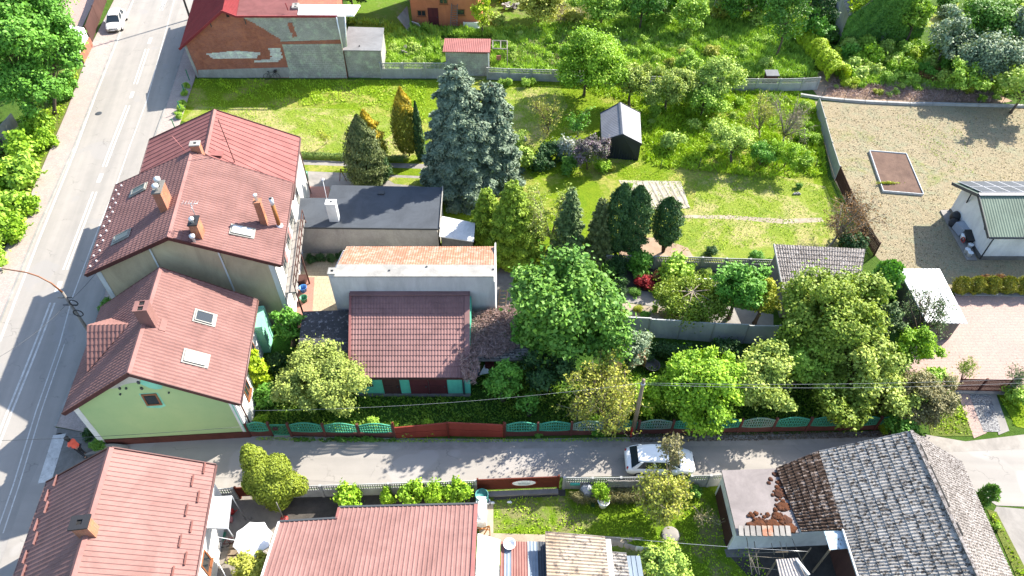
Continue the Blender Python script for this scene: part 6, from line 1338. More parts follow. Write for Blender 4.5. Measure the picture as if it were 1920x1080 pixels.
# ================================================================= trees and plants
broad(5, 40, 118, 8.0, 4.6, 'maple', 'huge bright maple filling the top left corner', nb=46, L=.17, cover=2.0, r0=.28, name='maple_tree', base=(G(62, 225).x, G(62, 225).y, 0))
broad(98, 90, 66, 6.2, 3.3, 'maple', 'maple crown nearest the street in front of the brown board fence, top left', nb=30, L=.16, r0=.16, name='maple_tree', base=(G(102, 215).x, G(102, 215).y, 0))
broad(45, 165, 60, 4.2, 2.2, 'maple', 'lower leaning maple with bare trunk over the left hedge', nb=24, L=.15, r0=.15, name='maple_tree', base=(G(80, 240).x, G(80, 240).y, 0))
for (x, y, r, m_, l_) in ((72, 232, 1.5, 'lime', 'topmost lime green shrub below the left maple'), (118, 165, 1.3, 'maple', 'shrub at the pavement edge under the street maple'), (130, 140, 1.1, 'maple', 'small shrub by the white wall end, top left'), (92, 252, 1.1, 'lime', 'small lime shrub at the left pavement edge'),
                          (50, 272, 1.6, 'lime', 'round lime shrub below the grey panel wall on the left'), (52, 330, 1.9, 'weed', 'wide shrub of the left hedge, next to the pavement'), (15, 335, 1.7, 'lime', 'shrub at the left frame edge below the panel wall'), (20, 385, 1.9, 'weed', 'dense mid hedge shrub on the left'),
                          (58, 375, 1.2, 'lime', 'low shrub spilling to the left pavement'), (5, 430, 1.7, 'weed', 'hedge shrub near the left frame edge'), (35, 425, 1.3, 'lime', 'lowest shrub of the left hedge beside the pavement'), (-8, 475, 1.5, 'weed', 'last hedge shrub cut by the left frame edge'), (-15, 260, 1.6, 'maple', 'dark shrub behind the grey panel wall on the left')):
    bush(G(x, y + 22), r, m_, l_, group='shrubs along the left pavement', h=1.05, L=.11, cover=1.7, name='shrub')
t = thing('panel_wall', G(18, 270), 'grey concrete panel wall half hidden by shrubs on the left', 'wall'); a, b = G(-30, 320), G(40, 245)
mb = MB(); d = (b - a).normalized(); n = V(-d.y, d.x) * .04; mb.hexa([a - n, b - n, b + n, a + n], [up(a, 1.7) - n, up(b, 1.9) - n, up(b, 1.9) + n, up(a, 1.7) + n]); mb.build('panel', 'cement_flash', t); mb = MB(); q = G(16, 285); mb.box((q.x, q.y - .1, .95), (.1, .1, 2.0)); mb.build('post', 'dark_iron', t)
# lawn north
sparse(604, 258, 15, 1.5, .8, 'yellow', 'thin young yellow-leaved sapling on the north lawn', n1=7, n2=4, n3=3, L=.07, leaves=380, name='sapling', base=tuple(G(612, 268)), r0=.03)
b = G(700, 318); thuja(b, HH(700, 318, 207), 1.35, 'gold_low', 'gold-tipped thuja standing just behind a grey-green one', top='gold_top', split=.55, prof='cone')
b = G(692, 344); thuja(b, HH(692, 344, 216), 1.55, 'thuja_grey', 'grey-green pointed thuja in front of the gold-tipped one', top=None, prof='cone', L=.11)
b = G(716, 338); thuja(b, 2.6, .85, 'thuja', 'short rounded thuja at the right foot of the grey-green one', prof='egg')
b = G(768, 292); thuja(b, HH(768, 292, 164), 1.12, 'gold_low', 'tall gold-topped thuja standing alone on the north lawn', top='gold_top', split=.72, z0=.7, prof='cone', lean=(-.1, 0))
b = G(790, 300); thuja(b, HH(790, 300, 190), .42, 'thuja', 'slim dark column thuja between gold-topped thuja and blue spruce', prof='cone')
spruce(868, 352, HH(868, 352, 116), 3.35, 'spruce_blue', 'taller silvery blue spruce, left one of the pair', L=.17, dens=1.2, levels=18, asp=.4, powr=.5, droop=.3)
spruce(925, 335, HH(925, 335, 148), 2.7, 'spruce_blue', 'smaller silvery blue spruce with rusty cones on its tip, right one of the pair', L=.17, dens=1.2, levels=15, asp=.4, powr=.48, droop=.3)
spruce(962, 478, HH(962, 478, 338), 2.15, 'spruce_green', 'bright yellow-green spruce beside the orange-roofed garage', L=.13, dens=1.3, powr=.6)
spruce(915, 455, HH(915, 455, 352), 1.6, 'spruce_green', 'smaller yellow-green spruce leaning over the tiny white roof', L=.13, dens=1.2, powr=.6)
sparse(1035, 400, 66, 3.8, 2.9, 'pale', 'thinly leafed spreading tree between green and dark spruces', L=.09, leaves=4200, n1=12, n2=6, n3=5, r0=.1)
spruce(1062, 492, HH(1062, 492, 352), 1.45, 'spruce_dark', 'dark grey-green spruce, left of two by the round thujas', L=.12, dens=1.4, powr=.65)
spruce(1116, 492, HH(1116, 492, 370), 1.15, 'thuja_grey', 'narrow grey spruce next to the round-topped thujas', L=.11, dens=1.4, powr=.65)
b = G(1152, 485); thuja(b, HH(1152, 485, 346), .98, 'thuja', 'first of two touching dark egg-shaped thujas on stems', z0=.9, prof='egg', stems=2)
b = G(1180, 486); thuja(b, HH(1180, 486, 350), 1.02, 'thuja', 'second of two touching dark egg-shaped thujas, right one', z0=.9, prof='egg', stems=2)
b = G(1243, 473); thuja(b, HH(1243, 473, 372), 1.0, 'thuja', 'egg-shaped thuja standing apart on splayed stems', z0=1.0, prof='egg', stems=3, lean=(-.25, 0))
# hedge, lawn edge
def hedge(name, pts, w, h, mat, label, n, L=.07, group=None, zb=0.0):
    rng = np.random.default_rng(nextseed()); P = [G(*p) for p in pts]; seg = [(P[i], P[i + 1]) for i in range(len(P) - 1)]; ls = np.array([(b - a).length for a, b in seg]); idx = rng.choice(len(seg), n, p=ls / ls.sum())
    A = np.array([tuple(seg[i][0]) for i in idx]); B = np.array([tuple(seg[i][1]) for i in idx]); u_ = rng.uniform(0, 1, n)[:, None]; c = A + (B - A) * u_; d = (B - A) / np.linalg.norm(B - A, axis=1, keepdims=True); nn = np.stack([-d[:, 1], d[:, 0], 0 * d[:, 0]], 1)
    a = rng.uniform(-.3, math.pi + .3, n); s_ = (c[:, :1] * 2.1 + c[:, 1:2] * 1.7); k = (1 + .12 * np.sin(s_ * 1.7) + .08 * np.sin(s_ * 4.1))[:, 0]
    o = np.cos(a) * w / 2 * k; z = np.clip(np.sin(a), -.4, 1) * h * .5 * k + h * .5; sc_ = rng.uniform(.8, 1.05, n); C = c + nn * (o * sc_)[:, None]; C[:, 2] = zb + np.maximum(z * sc_, .03)
    N = nn * np.cos(a)[:, None] + np.array([0, 0, 1.0]) * np.maximum(np.sin(a), .1)[:, None] + dirs(rng, n) * .6; m = sum(P, Vector()) / len(P)
    return tag(leafcloud(name, C, N, L, .6, mat, None, (m.x, m.y, 0), rng=rng), label, 'hedge', group)
hedge('low_hedge', [(562, 296), (610, 297), (664, 299)], .65, .55, 'hedge', 'low clipped grey-green hedge between the north lawn and driveway', 3800, .06)
hedge('low_hedge', [(722, 302), (758, 303)], .6, .5, 'hedge', 'short end of the low hedge right of the thujas', 1200, .06)
hedge('vine_hedge', [(1488, 60), (1512, 95), (1540, 128), (1566, 162)], 2.0, 2.2, 'lime_vine', 'glowing yellow-green vine hedge running diagonally through the wild plots', 15000, .11)
# small plants right of the spruces
bush(G(970, 275), 1.0, 'weed_pale', 'pale shrub right beside the smaller blue spruce', h=1.0)
t = MB(); q = G(972, 272)
for i in range(7): t.blob((q.x + random.uniform(-.8, .8), q.y + random.uniform(-.3, .3), .25 + .5 * (i % 2)), (.42, .32, .28), 0, 7, 4, .15, i)
odd('stone_heap', t, 'cement_flash', 'heap of pale stones behind the smaller blue spruce', 'stones')
bush(G(985, 312), 1.35, 'weed_pale', 'speckled pale-leaved shrub below the stone heap'); bush(G(1012, 318), 1.1, 'dark_shrub', 'dark shrub between pale-leaved shrub and white-flowering bush')
bush(G(1030, 300), 1.3, 'dark_shrub', 'dark yew-like shrub left of the white-flowering bush'); bush(G(1062, 298), 1.15, 'white_bloom', 'white-flowering bush left of the black garden shed', h=1.4, name='flowering_bush'); bush(G(1068, 322), 1.0, 'maple_deep', 'green shrub below the white-flowering bush')
broad(1104, 282, 40, 2.0, 1.1, 'lilac', 'small purple-flowered lilac tree at the corner of the black shed', name='lilac_tree', nb=16, L=.09, cover=1.5, r0=.06)
bush(G(1128, 322), .85, 'lime', 'lime green shrub below the lilac'); bush(G(1145, 318), .5, 'yellow', 'tiny yellow-green shrub in front of the black shed')
sparse(1028, 212, 46, 2.3, 1.7, 'ochre', 'nearly bare round tree on the mown lawn right of the spruces', L=.06, leaves=1500, n1=12, n2=6, n3=4, bark='bark', base=tuple(G(1027, 250)), r0=.07)
sparse(1085, 222, 26, 2.0, 1.6, 'maple', 'slender green sapling left of the black shed', L=.1, leaves=900, n1=8, n2=4, n3=3, name='sapling', r0=.05)
bush(G(1255, 278), 1.15, 'weed_pale', 'rounded feathery grey-green shrub right of the black shed')
for i, (x, y, r) in enumerate(((940, 160, .5), (955, 160, .55), (985, 162, .6), (998, 158, .5), (1180, 352, .35))):
    bush(G(x, y), r, 'weed', ['small shrub at the foot of the slotted fence, leftmost', 'small shrub second along the slotted fence foot', 'leafy shrub under the slotted fence behind the spruce tip', 'rightmost small shrub at the slotted fence foot', 'little flowering shrub at the corner of the vegetable bed'][i], name='shrub')
# trees mid and back
broad(1100, 118, 72, 3.6, 2.7, 'lime', 'broad yellow-green tree growing over the back slotted fence', nb=40, L=.12, cover=1.8)
broad(1185, 155, 40, 2.6, 1.9, 'pale', 'pale green fruit tree right of the broad yellow-green one', nb=20, L=.11)
broad(1255, 165, 48, 2.6, 1.8, 'pale', 'pale whitish fruit tree before the dark slotted fence', nb=22, L=.11, cover=1.6)
broad(1345, 150, 52, 2.8, 1.9, 'weed_pale', 'pale fruit tree left of the tiny box shed', nb=24, L=.11, cover=1.6)
broad(1290, 125, 40, 2.2, 1.6, 'weed', 'green shrub tree behind the dark slotted fence', nb=18, L=.11)
broad(1320, 190, 46, 1.6, 1.2, 'weed', 'spreading low tree in the tall grass right of the black shed', nb=18, L=.11, cover=1.5)
broad(1372, 262, 54, 2.1, 1.15, 'weed_pale', 'umbrella-shaped apple tree with dark forked trunk', name='apple_tree', nb=20, L=.09, cover=1.3, base=tuple(G(1371, 309)), r0=.13, low=-.1, every=1, ragged=.5)
broad(1430, 288, 30, 1.7, 1.1, 'maple', 'small apple tree between two larger ones', name='apple_tree', nb=14, L=.08, cover=1.2, base=tuple(G(1422, 312)), r0=.07, every=1)
broad(1478, 288, 36, 1.9, 1.1, 'lime', 'lime green young apple tree nearest the dry yard', name='apple_tree', nb=14, L=.08, cover=1.1, base=tuple(G(1469, 314)), r0=.07, every=1)
sparse(1422, 212, 42, 2.6, 2.2, 'ochre', 'tall tree with sparse ochre leaves in the tall grass', L=.07, leaves=2000, n1=10, n2=6, n3=4, base=tuple(G(1424, 262)))
sparse(1478, 218, 55, 2.9, 2.4, 'brownish', 'almost leafless grey tree beside the dry yard fence', L=.05, leaves=1100, n1=14, n2=7, n3=6, base=tuple(G(1466, 275)), r0=.1)
sparse(1605, 398, 66, 2.6, 2.3, 'rust_leaf', 'rusty-leaved bare-branched tree leaning over the brown picket fence', L=.06, leaves=3200, n1=14, n2=7, n3=5, base=tuple(G(1550, 468)), r0=.1)
bush(G(1592, 470), 1.35, 'dark_shrub', 'dark evergreen shrub between the rusty-leaved tree and old shed', cover=1.8)
b = G(1640, 562); thuja(b, 3.7, .95, 'maple', 'tall bushy climber covering the right end of the old corrugated shed', prof='col', L=.13, lump=.3, name='climbing_plant', cat='climber', asp=.6)
# back row: trees along the top edge
for (x, y, r, z, rz, m_, l_) in ((1010, -5, 60, 3, 2.2, 'ochre', 'ochre-tinged tree at the top edge right of the orange house'), (1130, 5, 48, 2.8, 2.0, 'weed', 'leafy tree at the top edge left of the dark ones'), (1205, 8, 46, 3.0, 2.2, 'maple_deep', 'dark green tree at the top edge, centre'),
                                 (1293, 30, 36, 2.4, 2.0, 'weed', 'bright tall shrub tree before the top centre trees'), (1250, -20, 55, 3, 2.2, 'maple_deep', 'dark tree behind the bright tall shrub tree'), (1400, -12, 62, 3, 2.3, 'ivy', 'dark tree above the short deep slotted fence'), (1478, 28, 52, 5, 4, 'ivy', 'tall ivy-dark tree left of the abandoned house'),
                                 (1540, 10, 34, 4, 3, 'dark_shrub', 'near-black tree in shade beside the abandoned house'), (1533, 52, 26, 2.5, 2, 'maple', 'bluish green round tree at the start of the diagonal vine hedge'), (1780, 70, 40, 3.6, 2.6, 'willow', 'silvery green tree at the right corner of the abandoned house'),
                                 (1720, 25, 30, 4, 2.6, 'weed', 'light tree behind the right corner of the abandoned house'), (1845, 45, 62, 4, 2.4, 'ivy', 'vine-covered dark tree row at the top right'), (1795, 85, 34, 2.6, 2.0, 'dark_shrub', 'dark vine-draped stump tree in the top right plots'), (1925, 50, 50, 4.5, 2.6, 'willow', 'grey-green tree cut by the top right frame edge'),
                                 (1876, 112, 78, 3.0, 2.3, 'willow', 'large silvery willow-like tree at the right edge'), (1925, 160, 50, 3, 2.4, 'weed_pale', 'dark-footed tree at the right edge under the silvery one'), (1815, 145, 36, 2.2, 1.7, 'weed', 'green shrub tree left of the silvery willow-like tree'),
                                 (905, 25, 22, 2.6, 2.4, 'lime_vine', 'vine-covered column shrub at the right corner of the orange house'), (655, -22, 55, 2.6, 1.6, 'dark_shrub', 'dark bush mass at the top edge behind the white flat roof')):
    broad(x, y, r, z, rz, m_, l_, nb=max(14, int(r * .42)), L=.14, cover=1.7, r0=.12)
# wild plot bushes
rr_ = random.Random(21); pts = []
zones = [('weedy plot behind the back fence', [(940, 60), (1480, 60), (1480, 150), (1080, 145), (940, 110)], 62, ['weed', 'weed', 'weed_pale', 'lime', 'weed_pale', 'olive', 'ochre'], (.4, .95)),
         ('weedy strip by the orange house', [(722, 100), (820, 96), (826, 138), (724, 140)], 7, ['weed', 'weed_pale'], (.45, .9)),
         ('top edge thicket', [(930, -20), (1480, -20), (1480, 55), (930, 50)], 26, ['weed', 'maple', 'ochre', 'lime', 'weed_pale'], (.9, 1.6)),
         ('plot below the ivy house', [(1570, 95), (1800, 100), (1850, 150), (1800, 165), (1690, 158), (1600, 150)], 34, ['lime_vine', 'weed', 'weed_pale', 'lime', 'maple'], (.6, 1.3)),
         ('thicket at the far right', [(1750, 10), (1960, 0), (1960, 110), (1800, 120), (1740, 80)], 16, ['weed', 'ivy', 'lime_vine', 'willow'], (1.0, 1.9)),
         ('shade beside the ivy house', [(1500, -20), (1580, -10), (1580, 90), (1545, 100), (1510, 60)], 9, ['ivy', 'dark_shrub', 'maple_deep'], (1.0, 1.8)),
         ('foot of the vine hedge', [(1540, 95), (1590, 110), (1610, 160), (1580, 168)], 9, ['lime_vine', 'lime'], (.6, 1.1)),
         ('tall grass right of the black shed', [(1210, 175), (1500, 185), (1530, 260), (1520, 320), (1400, 325), (1300, 300), (1210, 250)], 24, ['weed', 'lime', 'weed_pale'], (.4, .8)),
         ('footing wall at the dry yard', [(1560, 160), (1860, 165), (1880, 192), (1560, 176)], 16, ['yellow', 'weed', 'weed_pale', 'lime'], (.3, .6))]
for zn_, poly, n, mats_, rg in zones:
    P = [G(*p) for p in poly]; xs_ = [p.x for p in P]; ys_ = [p.y for p in P]; k = 0; tries = 0
    while k < n and tries < 4000:
        tries += 1; x, y = rr_.uniform(min(xs_), max(xs_)), rr_.uniform(min(ys_), max(ys_))
        if not inpoly(P, np.array([x]), np.array([y]))[0]: continue
        r = rr_.uniform(*rg)
        if any((x - a) ** 2 + (y - b_) ** 2 < (.62 * (r + c_)) ** 2 for a, b_, c_ in pts): continue
        pts.append((x, y, r)); m_ = rr_.choice(mats_); k += 1
        bush(V(x, y), r, m_, 'wild %s bush among many in the %s' % ({'weed': 'green', 'weed_pale': 'pale green', 'lime': 'lime green', 'maple': 'fresh green', 'olive': 'olive green', 'ochre': 'ochre-tinted', 'ivy': 'dark green', 'lime_vine': 'yellow-green', 'willow': 'silvery', 'dark_shrub': 'near-black', 'maple_deep': 'deep green', 'yellow': 'yellowish'}[m_], zn_), group='%s bushes, %s' % (m_.replace('_', ' '), zn_), h=rr_.uniform(.75, 1.25), L=.12 if r > .9 else .1, nb=16)
rng = np.random.default_rng(9)
def brush(pxpoly, n, mat, label, L=.25, z=(.02, .35), asp=.07, name='dry_brushwood', cat='brushwood', flat=.4):
    P = [G(*p) for p in pxpoly]; xs_ = [p.x for p in P]; ys_ = [p.y for p in P]; x, y = rng.uniform(min(xs_), max(xs_), n * 3), rng.uniform(min(ys_), max(ys_), n * 3); k = inpoly(P, x, y); x, y = x[k][:n], y[k][:n]; n = len(x)
    C = np.column_stack([x, y, rng.uniform(*z, n)]); c = C.mean(0); return tag(leafcloud(name, C, dirs(rng, n, .8), L, asp, mat, None, (c[0], c[1], 0), T=rng.normal(size=(n, 3)) * np.array([1, 1, flat]), rng=rng), label, cat, kind='stuff')
brush([(1560, 150), (1700, 158), (1800, 150), (1880, 185), (1860, 196), (1545, 182)], 7000, 'vine_dry', 'dead pinkish brushwood strewn behind the footing wall')
brush([(1712, 136), (1790, 128), (1800, 150), (1760, 162), (1715, 152)], 3000, 'rust_leaf', 'heap of rust-brown dead bracken in the top right plot', L=.18, z=(.05, .7), asp=.2)
brush([(950, 95), (1110, 60), (1200, 90), (1120, 130), (965, 128)], 5000, 'dry_grass', 'straw-coloured dead stalks among the weeds behind the back fence', L=.28, z=(.05, .6), asp=.05, flat=1.0)
brush([(1040, 20), (1100, 15), (1110, 45), (1050, 50)], 2500, 'dry_grass', 'patch of pinkish dry grass among the top trees', L=.3, z=(.1, 1.0), asp=.05, flat=1.2)
# grass
lawn = [(345, 200), (370, 150), (1075, 156), (1480, 165), (1535, 200), (1555, 330), (1590, 430), (1460, 455), (1300, 478), (1200, 430), (1160, 330), (1000, 330), (830, 305), (566, 296), (565, 250)]
grass('lawn_grass', lawn, 75, .11, 'tall_grass', 'short bright lawn grass covering the northern garden', .035, 3, clump=.5)
grass('tall_grass', [(1060, 160), (1500, 175), (1535, 210), (1548, 330), (1440, 335), (1290, 320), (1210, 310), (1190, 200)], 110, .42, 'tall_grass', 'long lush grass around the orchard trees', .05, 4, clump=.45)
grass('tall_grass', [(375, 150), (800, 152), (800, 230), (660, 190), (520, 205)], 60, .25, 'tall_grass', 'unmown grass in front of the brick house', .045, 5, clump=.6)
grass('weed_cover', [(640, 40), (900, 60), (1480, 20), (1530, 150), (1080, 148), (720, 142)], 170, .75, 'weed', 'rank weeds and nettles covering the wild plots', .07, 6, clump=.4, excl=[[(826, 70), (925, 70), (918, 150), (826, 150)], [(635, 45), (722, 48), (716, 148), (635, 148)], [(765, -10), (905, -10), (900, 50), (770, 50)]])
grass('weed_cover', [(1560, 90), (1900, 90), (1910, 180), (1600, 160)], 130, .6, 'weed', 'mixed weeds below the ivy-covered house', .07, 7, clump=.45)
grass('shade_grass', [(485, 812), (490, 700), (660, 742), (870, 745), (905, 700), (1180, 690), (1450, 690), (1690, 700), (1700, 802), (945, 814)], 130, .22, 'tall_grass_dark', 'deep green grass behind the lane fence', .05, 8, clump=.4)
grass('fence_foot_weeds', [(550, 822), (742, 824), (742, 829), (640, 830), (550, 829)], 220, .3, 'ivy', 'weeds growing along the foot of the turquoise fence', .07, 9, clump=.4)
grass('south_grass', [(925, 935), (1355, 918), (1400, 1000), (1440, 1085), (1210, 1085), (1210, 1030), (1150, 1005), (930, 1000)], 110, .14, 'tall_grass', 'lawn grass in the yard south of the lane', .04, 10, clump=.5)
grass('left_verge_grass', [(-20, 480), (8, 440), (60, 350), (120, 215), (150, 150), (140, 120), (60, 200), (-20, 400)], 80, .22, 'tall_grass', 'rough grass between the left hedge and pavement', .05, 11, clump=.5)
grass('verge_tufts', [(1740, 790), (1770, 745), (1804, 748), (1824, 816), (1750, 816)], 120, .16, 'tall_grass', 'grass tufts beside the pinkish path slabs', .04, 12)
grass('verge_tufts', [(1870, 740), (1960, 740), (1960, 808), (1900, 798)], 110, .14, 'tall_grass', 'green grass right of the gravel strip', .04, 13)
grass('lane_tufts', [(1852, 958), (1866, 962), (1955, 1140), (1940, 1150)], 90, .2, 'tall_grass', 'grass line between the barn and side lane', .05, 14)
grass('dry_stubble', [(1535, 200), (1920, 205), (1960, 520), (1700, 520), (1645, 470)], 22, .09, 'dry_grass', 'sparse dry stubble over the sandy yard', .04, 15, clump=.5, excl=[[(1625, 280), (1702, 288), (1735, 372), (1650, 366)], [(1765, 390), (1840, 350), (1960, 340), (1960, 500), (1815, 500)]])
# flower beds
for (x, y, r, m_, l_, h) in ((1155, 512, .9, 'dark_shrub', 'dark conifer shrub at the left end of the flower bed', 1.3), (1160, 540, .7, 'dark_shrub', 'low dark shrub nearest the big maple in the flower bed', 1.1), (1140, 515, .7, 'maple_deep', 'green shrub half under the big maple', 1.2), (1198, 508, 1.25, 'maple', 'bright green shrub above the red-leaved maple', 1.1),
                             (1205, 536, .85, 'red_leaf', 'vivid red-leaved dwarf maple in the flower bed', .8), (1232, 525, .55, 'rust_leaf', 'brownish-red shrub touching the vivid red one', .9), (1262, 530, 1.45, 'weed', 'large soft green shrub right of the red-leaved maple', 1.1), (1190, 552, .5, 'maple_deep', 'small round green shrub below the red-leaved maple', .8), (1165, 550, .55, 'dark_shrub', 'spiky dark shrub beside the garden path', .8),
                             (1232, 550, .7, 'lime', 'fern-like lime shrub at the garden path edge', .5), (1290, 510, .7, 'weed_pale', 'pale shrub under the slotted fence, left of the bench', .9), (1322, 518, .6, 'weed_pale', 'pale shrub behind the garden bench', .9), (1195, 582, .38, 'yellow', 'golden tuft plant in the sandy bed', .9),
                             (1228, 584, .33, 'weed', 'upright light green plant in the sandy bed', 1.3), (1208, 593, .4, 'maple', 'green clump before the concrete panel wall', .7), (1243, 592, .32, 'dry_grass', 'straw-coloured grass clump in the sandy bed', .8), (1255, 588, .25, 'rust_leaf', 'small dark rusty plant in the sandy bed', .8), (1172, 592, .5, 'weed_pale', 'pale flowering clump at the left end of the sandy bed', .6),
                             (1330, 480, .55, 'dark_shrub', 'small dark conifer behind the slotted fence, centre', 1.1), (1415, 490, .7, 'maple', 'green shrub left of the old corrugated shed', 1.0), (1440, 500, .6, 'lime', 'lime shrub touching the old corrugated shed', 1.1), (622, 489, .45, 'thuja', 'clipped round box bush, right one by the annex wall', 1.0), (601, 488, .45, 'thuja', 'clipped round box bush, middle one by the annex wall', 1.0),
                             (583, 492, .5, 'dark_shrub', 'dark shrub, left of the clipped round box bushes', 1.0), (640, 486, .42, 'dark_shrub', 'dark shrub at the corner of the orange tile roof', 1.2), (795, 470, .4, 'dark_shrub', 'small dark shrub between annex wall and orange roof', 1.0)):
    bush(G(x, y), r, m_, l_, h=h, L=.08 if r < 1 else .1, name='shrub', cat='shrub', cover=1.7)
# weeping tree with bare radial limbs
c = G(1298, 548, 2.6); t = thing('weeping_tree', (c.x, c.y, 0), 'umbrella-like weeping tree with bare white radiating limbs above the garden path', 'tree'); rng = np.random.default_rng(31); mb = MB(); mb.tube([V(c.x, c.y), V(c.x, c.y, 2.7)], [.1, .08], 7); Cs = []; Ns = []
for i in range(9):
    a = 6.283 * i / 9 + .2; Lb = rng.uniform(1.4, 2.0) * (1.15 if math.sin(a) < .2 else .85); e = c + V(math.cos(a) * Lb, math.sin(a) * Lb, -.35); mb.tube([c + V(0, 0, .05), c.lerp(e, .5) + V(0, 0, .15), e], [.05, .04, .02], 5)
    for j in range(5):
        o = np.array(c.lerp(e, rng.uniform(.62, 1.15))) + rng.normal(size=3) * np.array([.25, .25, .1]); n = 330; q = o + rng.normal(size=(n, 3)) * np.array([.26, .26, .3]) - np.array([0, 0, 1]) * rng.exponential(.35, n)[:, None]; Cs.append(q); Ns.append(dirs(rng, n, .6))
C = np.concatenate(Cs); k = C[:, 2] > .1; leafcloud('crown', C[k], np.concatenate(Ns)[k], .1, .5, 'olive', t, rng=rng); mb.build('trunk', 'bark_pale', t)
t = thing('garden_bench', G(1328, 555), 'dark garden bench with white rail beneath the slotted fence', 'bench'); q = G(1325, 545); mb = MB(); mb.box((q.x, q.y, .45), (1.6, .45, .06)); mb.build('seat', 'dark_iron', t); mb = MB(); mb.bar(q + V(-1.1, .25, 1.0), q + V(1.1, .25, 1.0), .06, .06); mb.build('backrest', 'white_paint', t)
for x in (-.7, .7): mb = MB(); mb.box((q.x + x, q.y, .22), (.08, .4, .43)); mb.build('leg', 'dark_iron', t)
broad(1385, 540, 52, 3.2, 2.3, 'maple', 'dense bright green tree between garden path and old shed', nb=34, L=.12, cover=2.0)
broad(1432, 560, 36, 2.6, 1.8, 'yellow', 'yellow-green tree attached to the dense one by the old shed', nb=18, L=.11)
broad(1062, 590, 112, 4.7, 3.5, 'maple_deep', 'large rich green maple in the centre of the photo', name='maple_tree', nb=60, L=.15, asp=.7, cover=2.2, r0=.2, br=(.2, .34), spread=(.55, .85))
broad(985, 620, 38, 3.2, 2.0, 'maple', 'yellower tree tucked under the lower left of the central maple', nb=18, L=.13)
broad(602, 705, 86, 2.7, 2.1, 'apple', 'airy yellow-green apple tree between green house and brown-roofed outbuilding', name='apple_tree', nb=44, L=.085, cover=1.35, br=(.18, .3), spread=(.4, .92), ragged=.5)
broad(540, 612, 32, 2.0, 1.6, 'maple', 'shrubby tree against the foot of the beige house', nb=16, L=.11)
thuja(G(490, 722), 3.4, .62, 'lime_vine', 'bright green climber on the yard wall of the lime green house', prof='col', L=.14, lump=.35, name='climbing_plant', cat='climber', asp=.6)
for (x, y, r, m_, l_) in ((505, 750, 1.0, 'maple', 'dense shrub left of the airy apple tree'), (492, 795, .5, 'lime', 'small bright shrub just inside the mesh gate'), (520, 690, .8, 'dark_shrub', 'dark shrub between the green house and slab-roofed shed'), (560, 640, .6, 'dark_shrub', 'dark shrub at the corner of the slab-roofed shed'), (700, 800, .5, 'weed', 'low shrub inside the lattice fence'),
                          (765, 812, .5, 'weed', 'yellow-green weeds clump behind the left red gate'), (805, 808, .55, 'lime', 'lit weeds clump behind the middle of the red gates'), (1118, 812, .5, 'maple', 'shrub growing through the lattice fence, left of the wooden pole'), (1008, 812, .4, 'maple', 'ivy shrub on a lattice fence post near the red gates'), (1655, 805, .5, 'lime', 'lime shrub growing over the last lattice panels')):
    bush(G(x, y), r, m_, l_, name='shrub', cat='shrub', L=.09)
broad(942, 718, 42, 2.0, 1.3, 'maple', 'young green tree in front of the vine-covered lean-to', nb=18, L=.1); broad(992, 758, 26, 1.2, .8, 'maple', 'low green sapling clump right of the young tree', nb=10, L=.09, name='sapling')
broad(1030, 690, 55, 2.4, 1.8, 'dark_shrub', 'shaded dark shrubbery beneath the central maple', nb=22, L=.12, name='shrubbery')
sparse(1132, 735, 88, 2.7, 2.1, 'ochre', 'sparse pale-branched walnut with ochre young leaves behind the lane fence', name='walnut_tree', L=.085, leaves=7500, n1=18, n2=8, n3=5, r0=.1, base=tuple(G(1135, 790)))
broad(1192, 650, 40, 2.3, 1.6, 'willow', 'small silver-grey willow right of the central maple', name='willow_tree', nb=22, L=.085, cover=1.3)
broad(1215, 745, 45, 1.4, 1.1, 'lime', 'lime bush between the walnut and the wooden pole', nb=18, L=.1, name='shrub_tree')
broad(1308, 730, 88, 2.6, 2.1, 'lime', 'vivid lime green tree just right of the wooden pole', nb=48, L=.11, cover=1.8, br=(.18, .3))
broad(1432, 712, 74, 2.6, 2.0, 'pale', 'pale cream-green tree in the middle of the lane-side row', nb=42, L=.11, cover=1.7, br=(.18, .3), spread=(.5, .88))
broad(1555, 610, 112, 3.6, 2.7, 'olive', 'biggest olive green tree, spreading below the old corrugated shed', nb=64, L=.12, cover=1.9, br=(.16, .28), r0=.2)
broad(1620, 670, 78, 2.9, 2.1, 'pale', 'pale-tipped tree merging with the biggest olive green tree', nb=38, L=.12, cover=1.8, br=(.18, .3))
broad(1505, 680, 60, 2.4, 1.8, 'weed', 'darker green tree between the pale cream-green and olive trees', nb=28, L=.12)
broad(1580, 755, 62, 1.7, 1.4, 'olive', 'olive tree overhanging the right part of the lattice fence', nb=30, L=.11)
broad(1660, 745, 55, 1.7, 1.3, 'pale', 'pale tree near the right end of the lattice fence', nb=24, L=.11)
broad(1735, 755, 62, 1.8, 1.4, 'brownish', 'brown-tinged thorny bush left of the gravel strip', nb=34, L=.075, cover=1.2, name='thorn_bush', cat='bush')
broad(1745, 715, 34, 1.8, 1.2, 'weed', 'light green shrub beside the slatted gate', nb=14, L=.1, name='shrub')
broad(1712, 650, 42, 2.4, 1.6, 'lime', 'lime green tree below the metal garage', nb=20, L=.1)
broad(1690, 800, 36, 1.0, .8, 'maple', 'low bright bush at the very end of the lattice fence', nb=14, L=.1, name='bush')
broad(1665, 600, 30, 2.6, 1.8, 'spruce_dark', 'shadowed dark tree behind the climber and metal garage', nb=14, L=.1)
sparse(1742, 585, 62, 2.9, 1.9, 'spruce_dark', 'gangly needle tree reaching across the white metal garage roof', name='pine_tree', L=.09, leaves=2600, n1=12, n2=6, n3=4, bark='bark', base=tuple(G(1712, 655)), asp=.3, clus=.1)
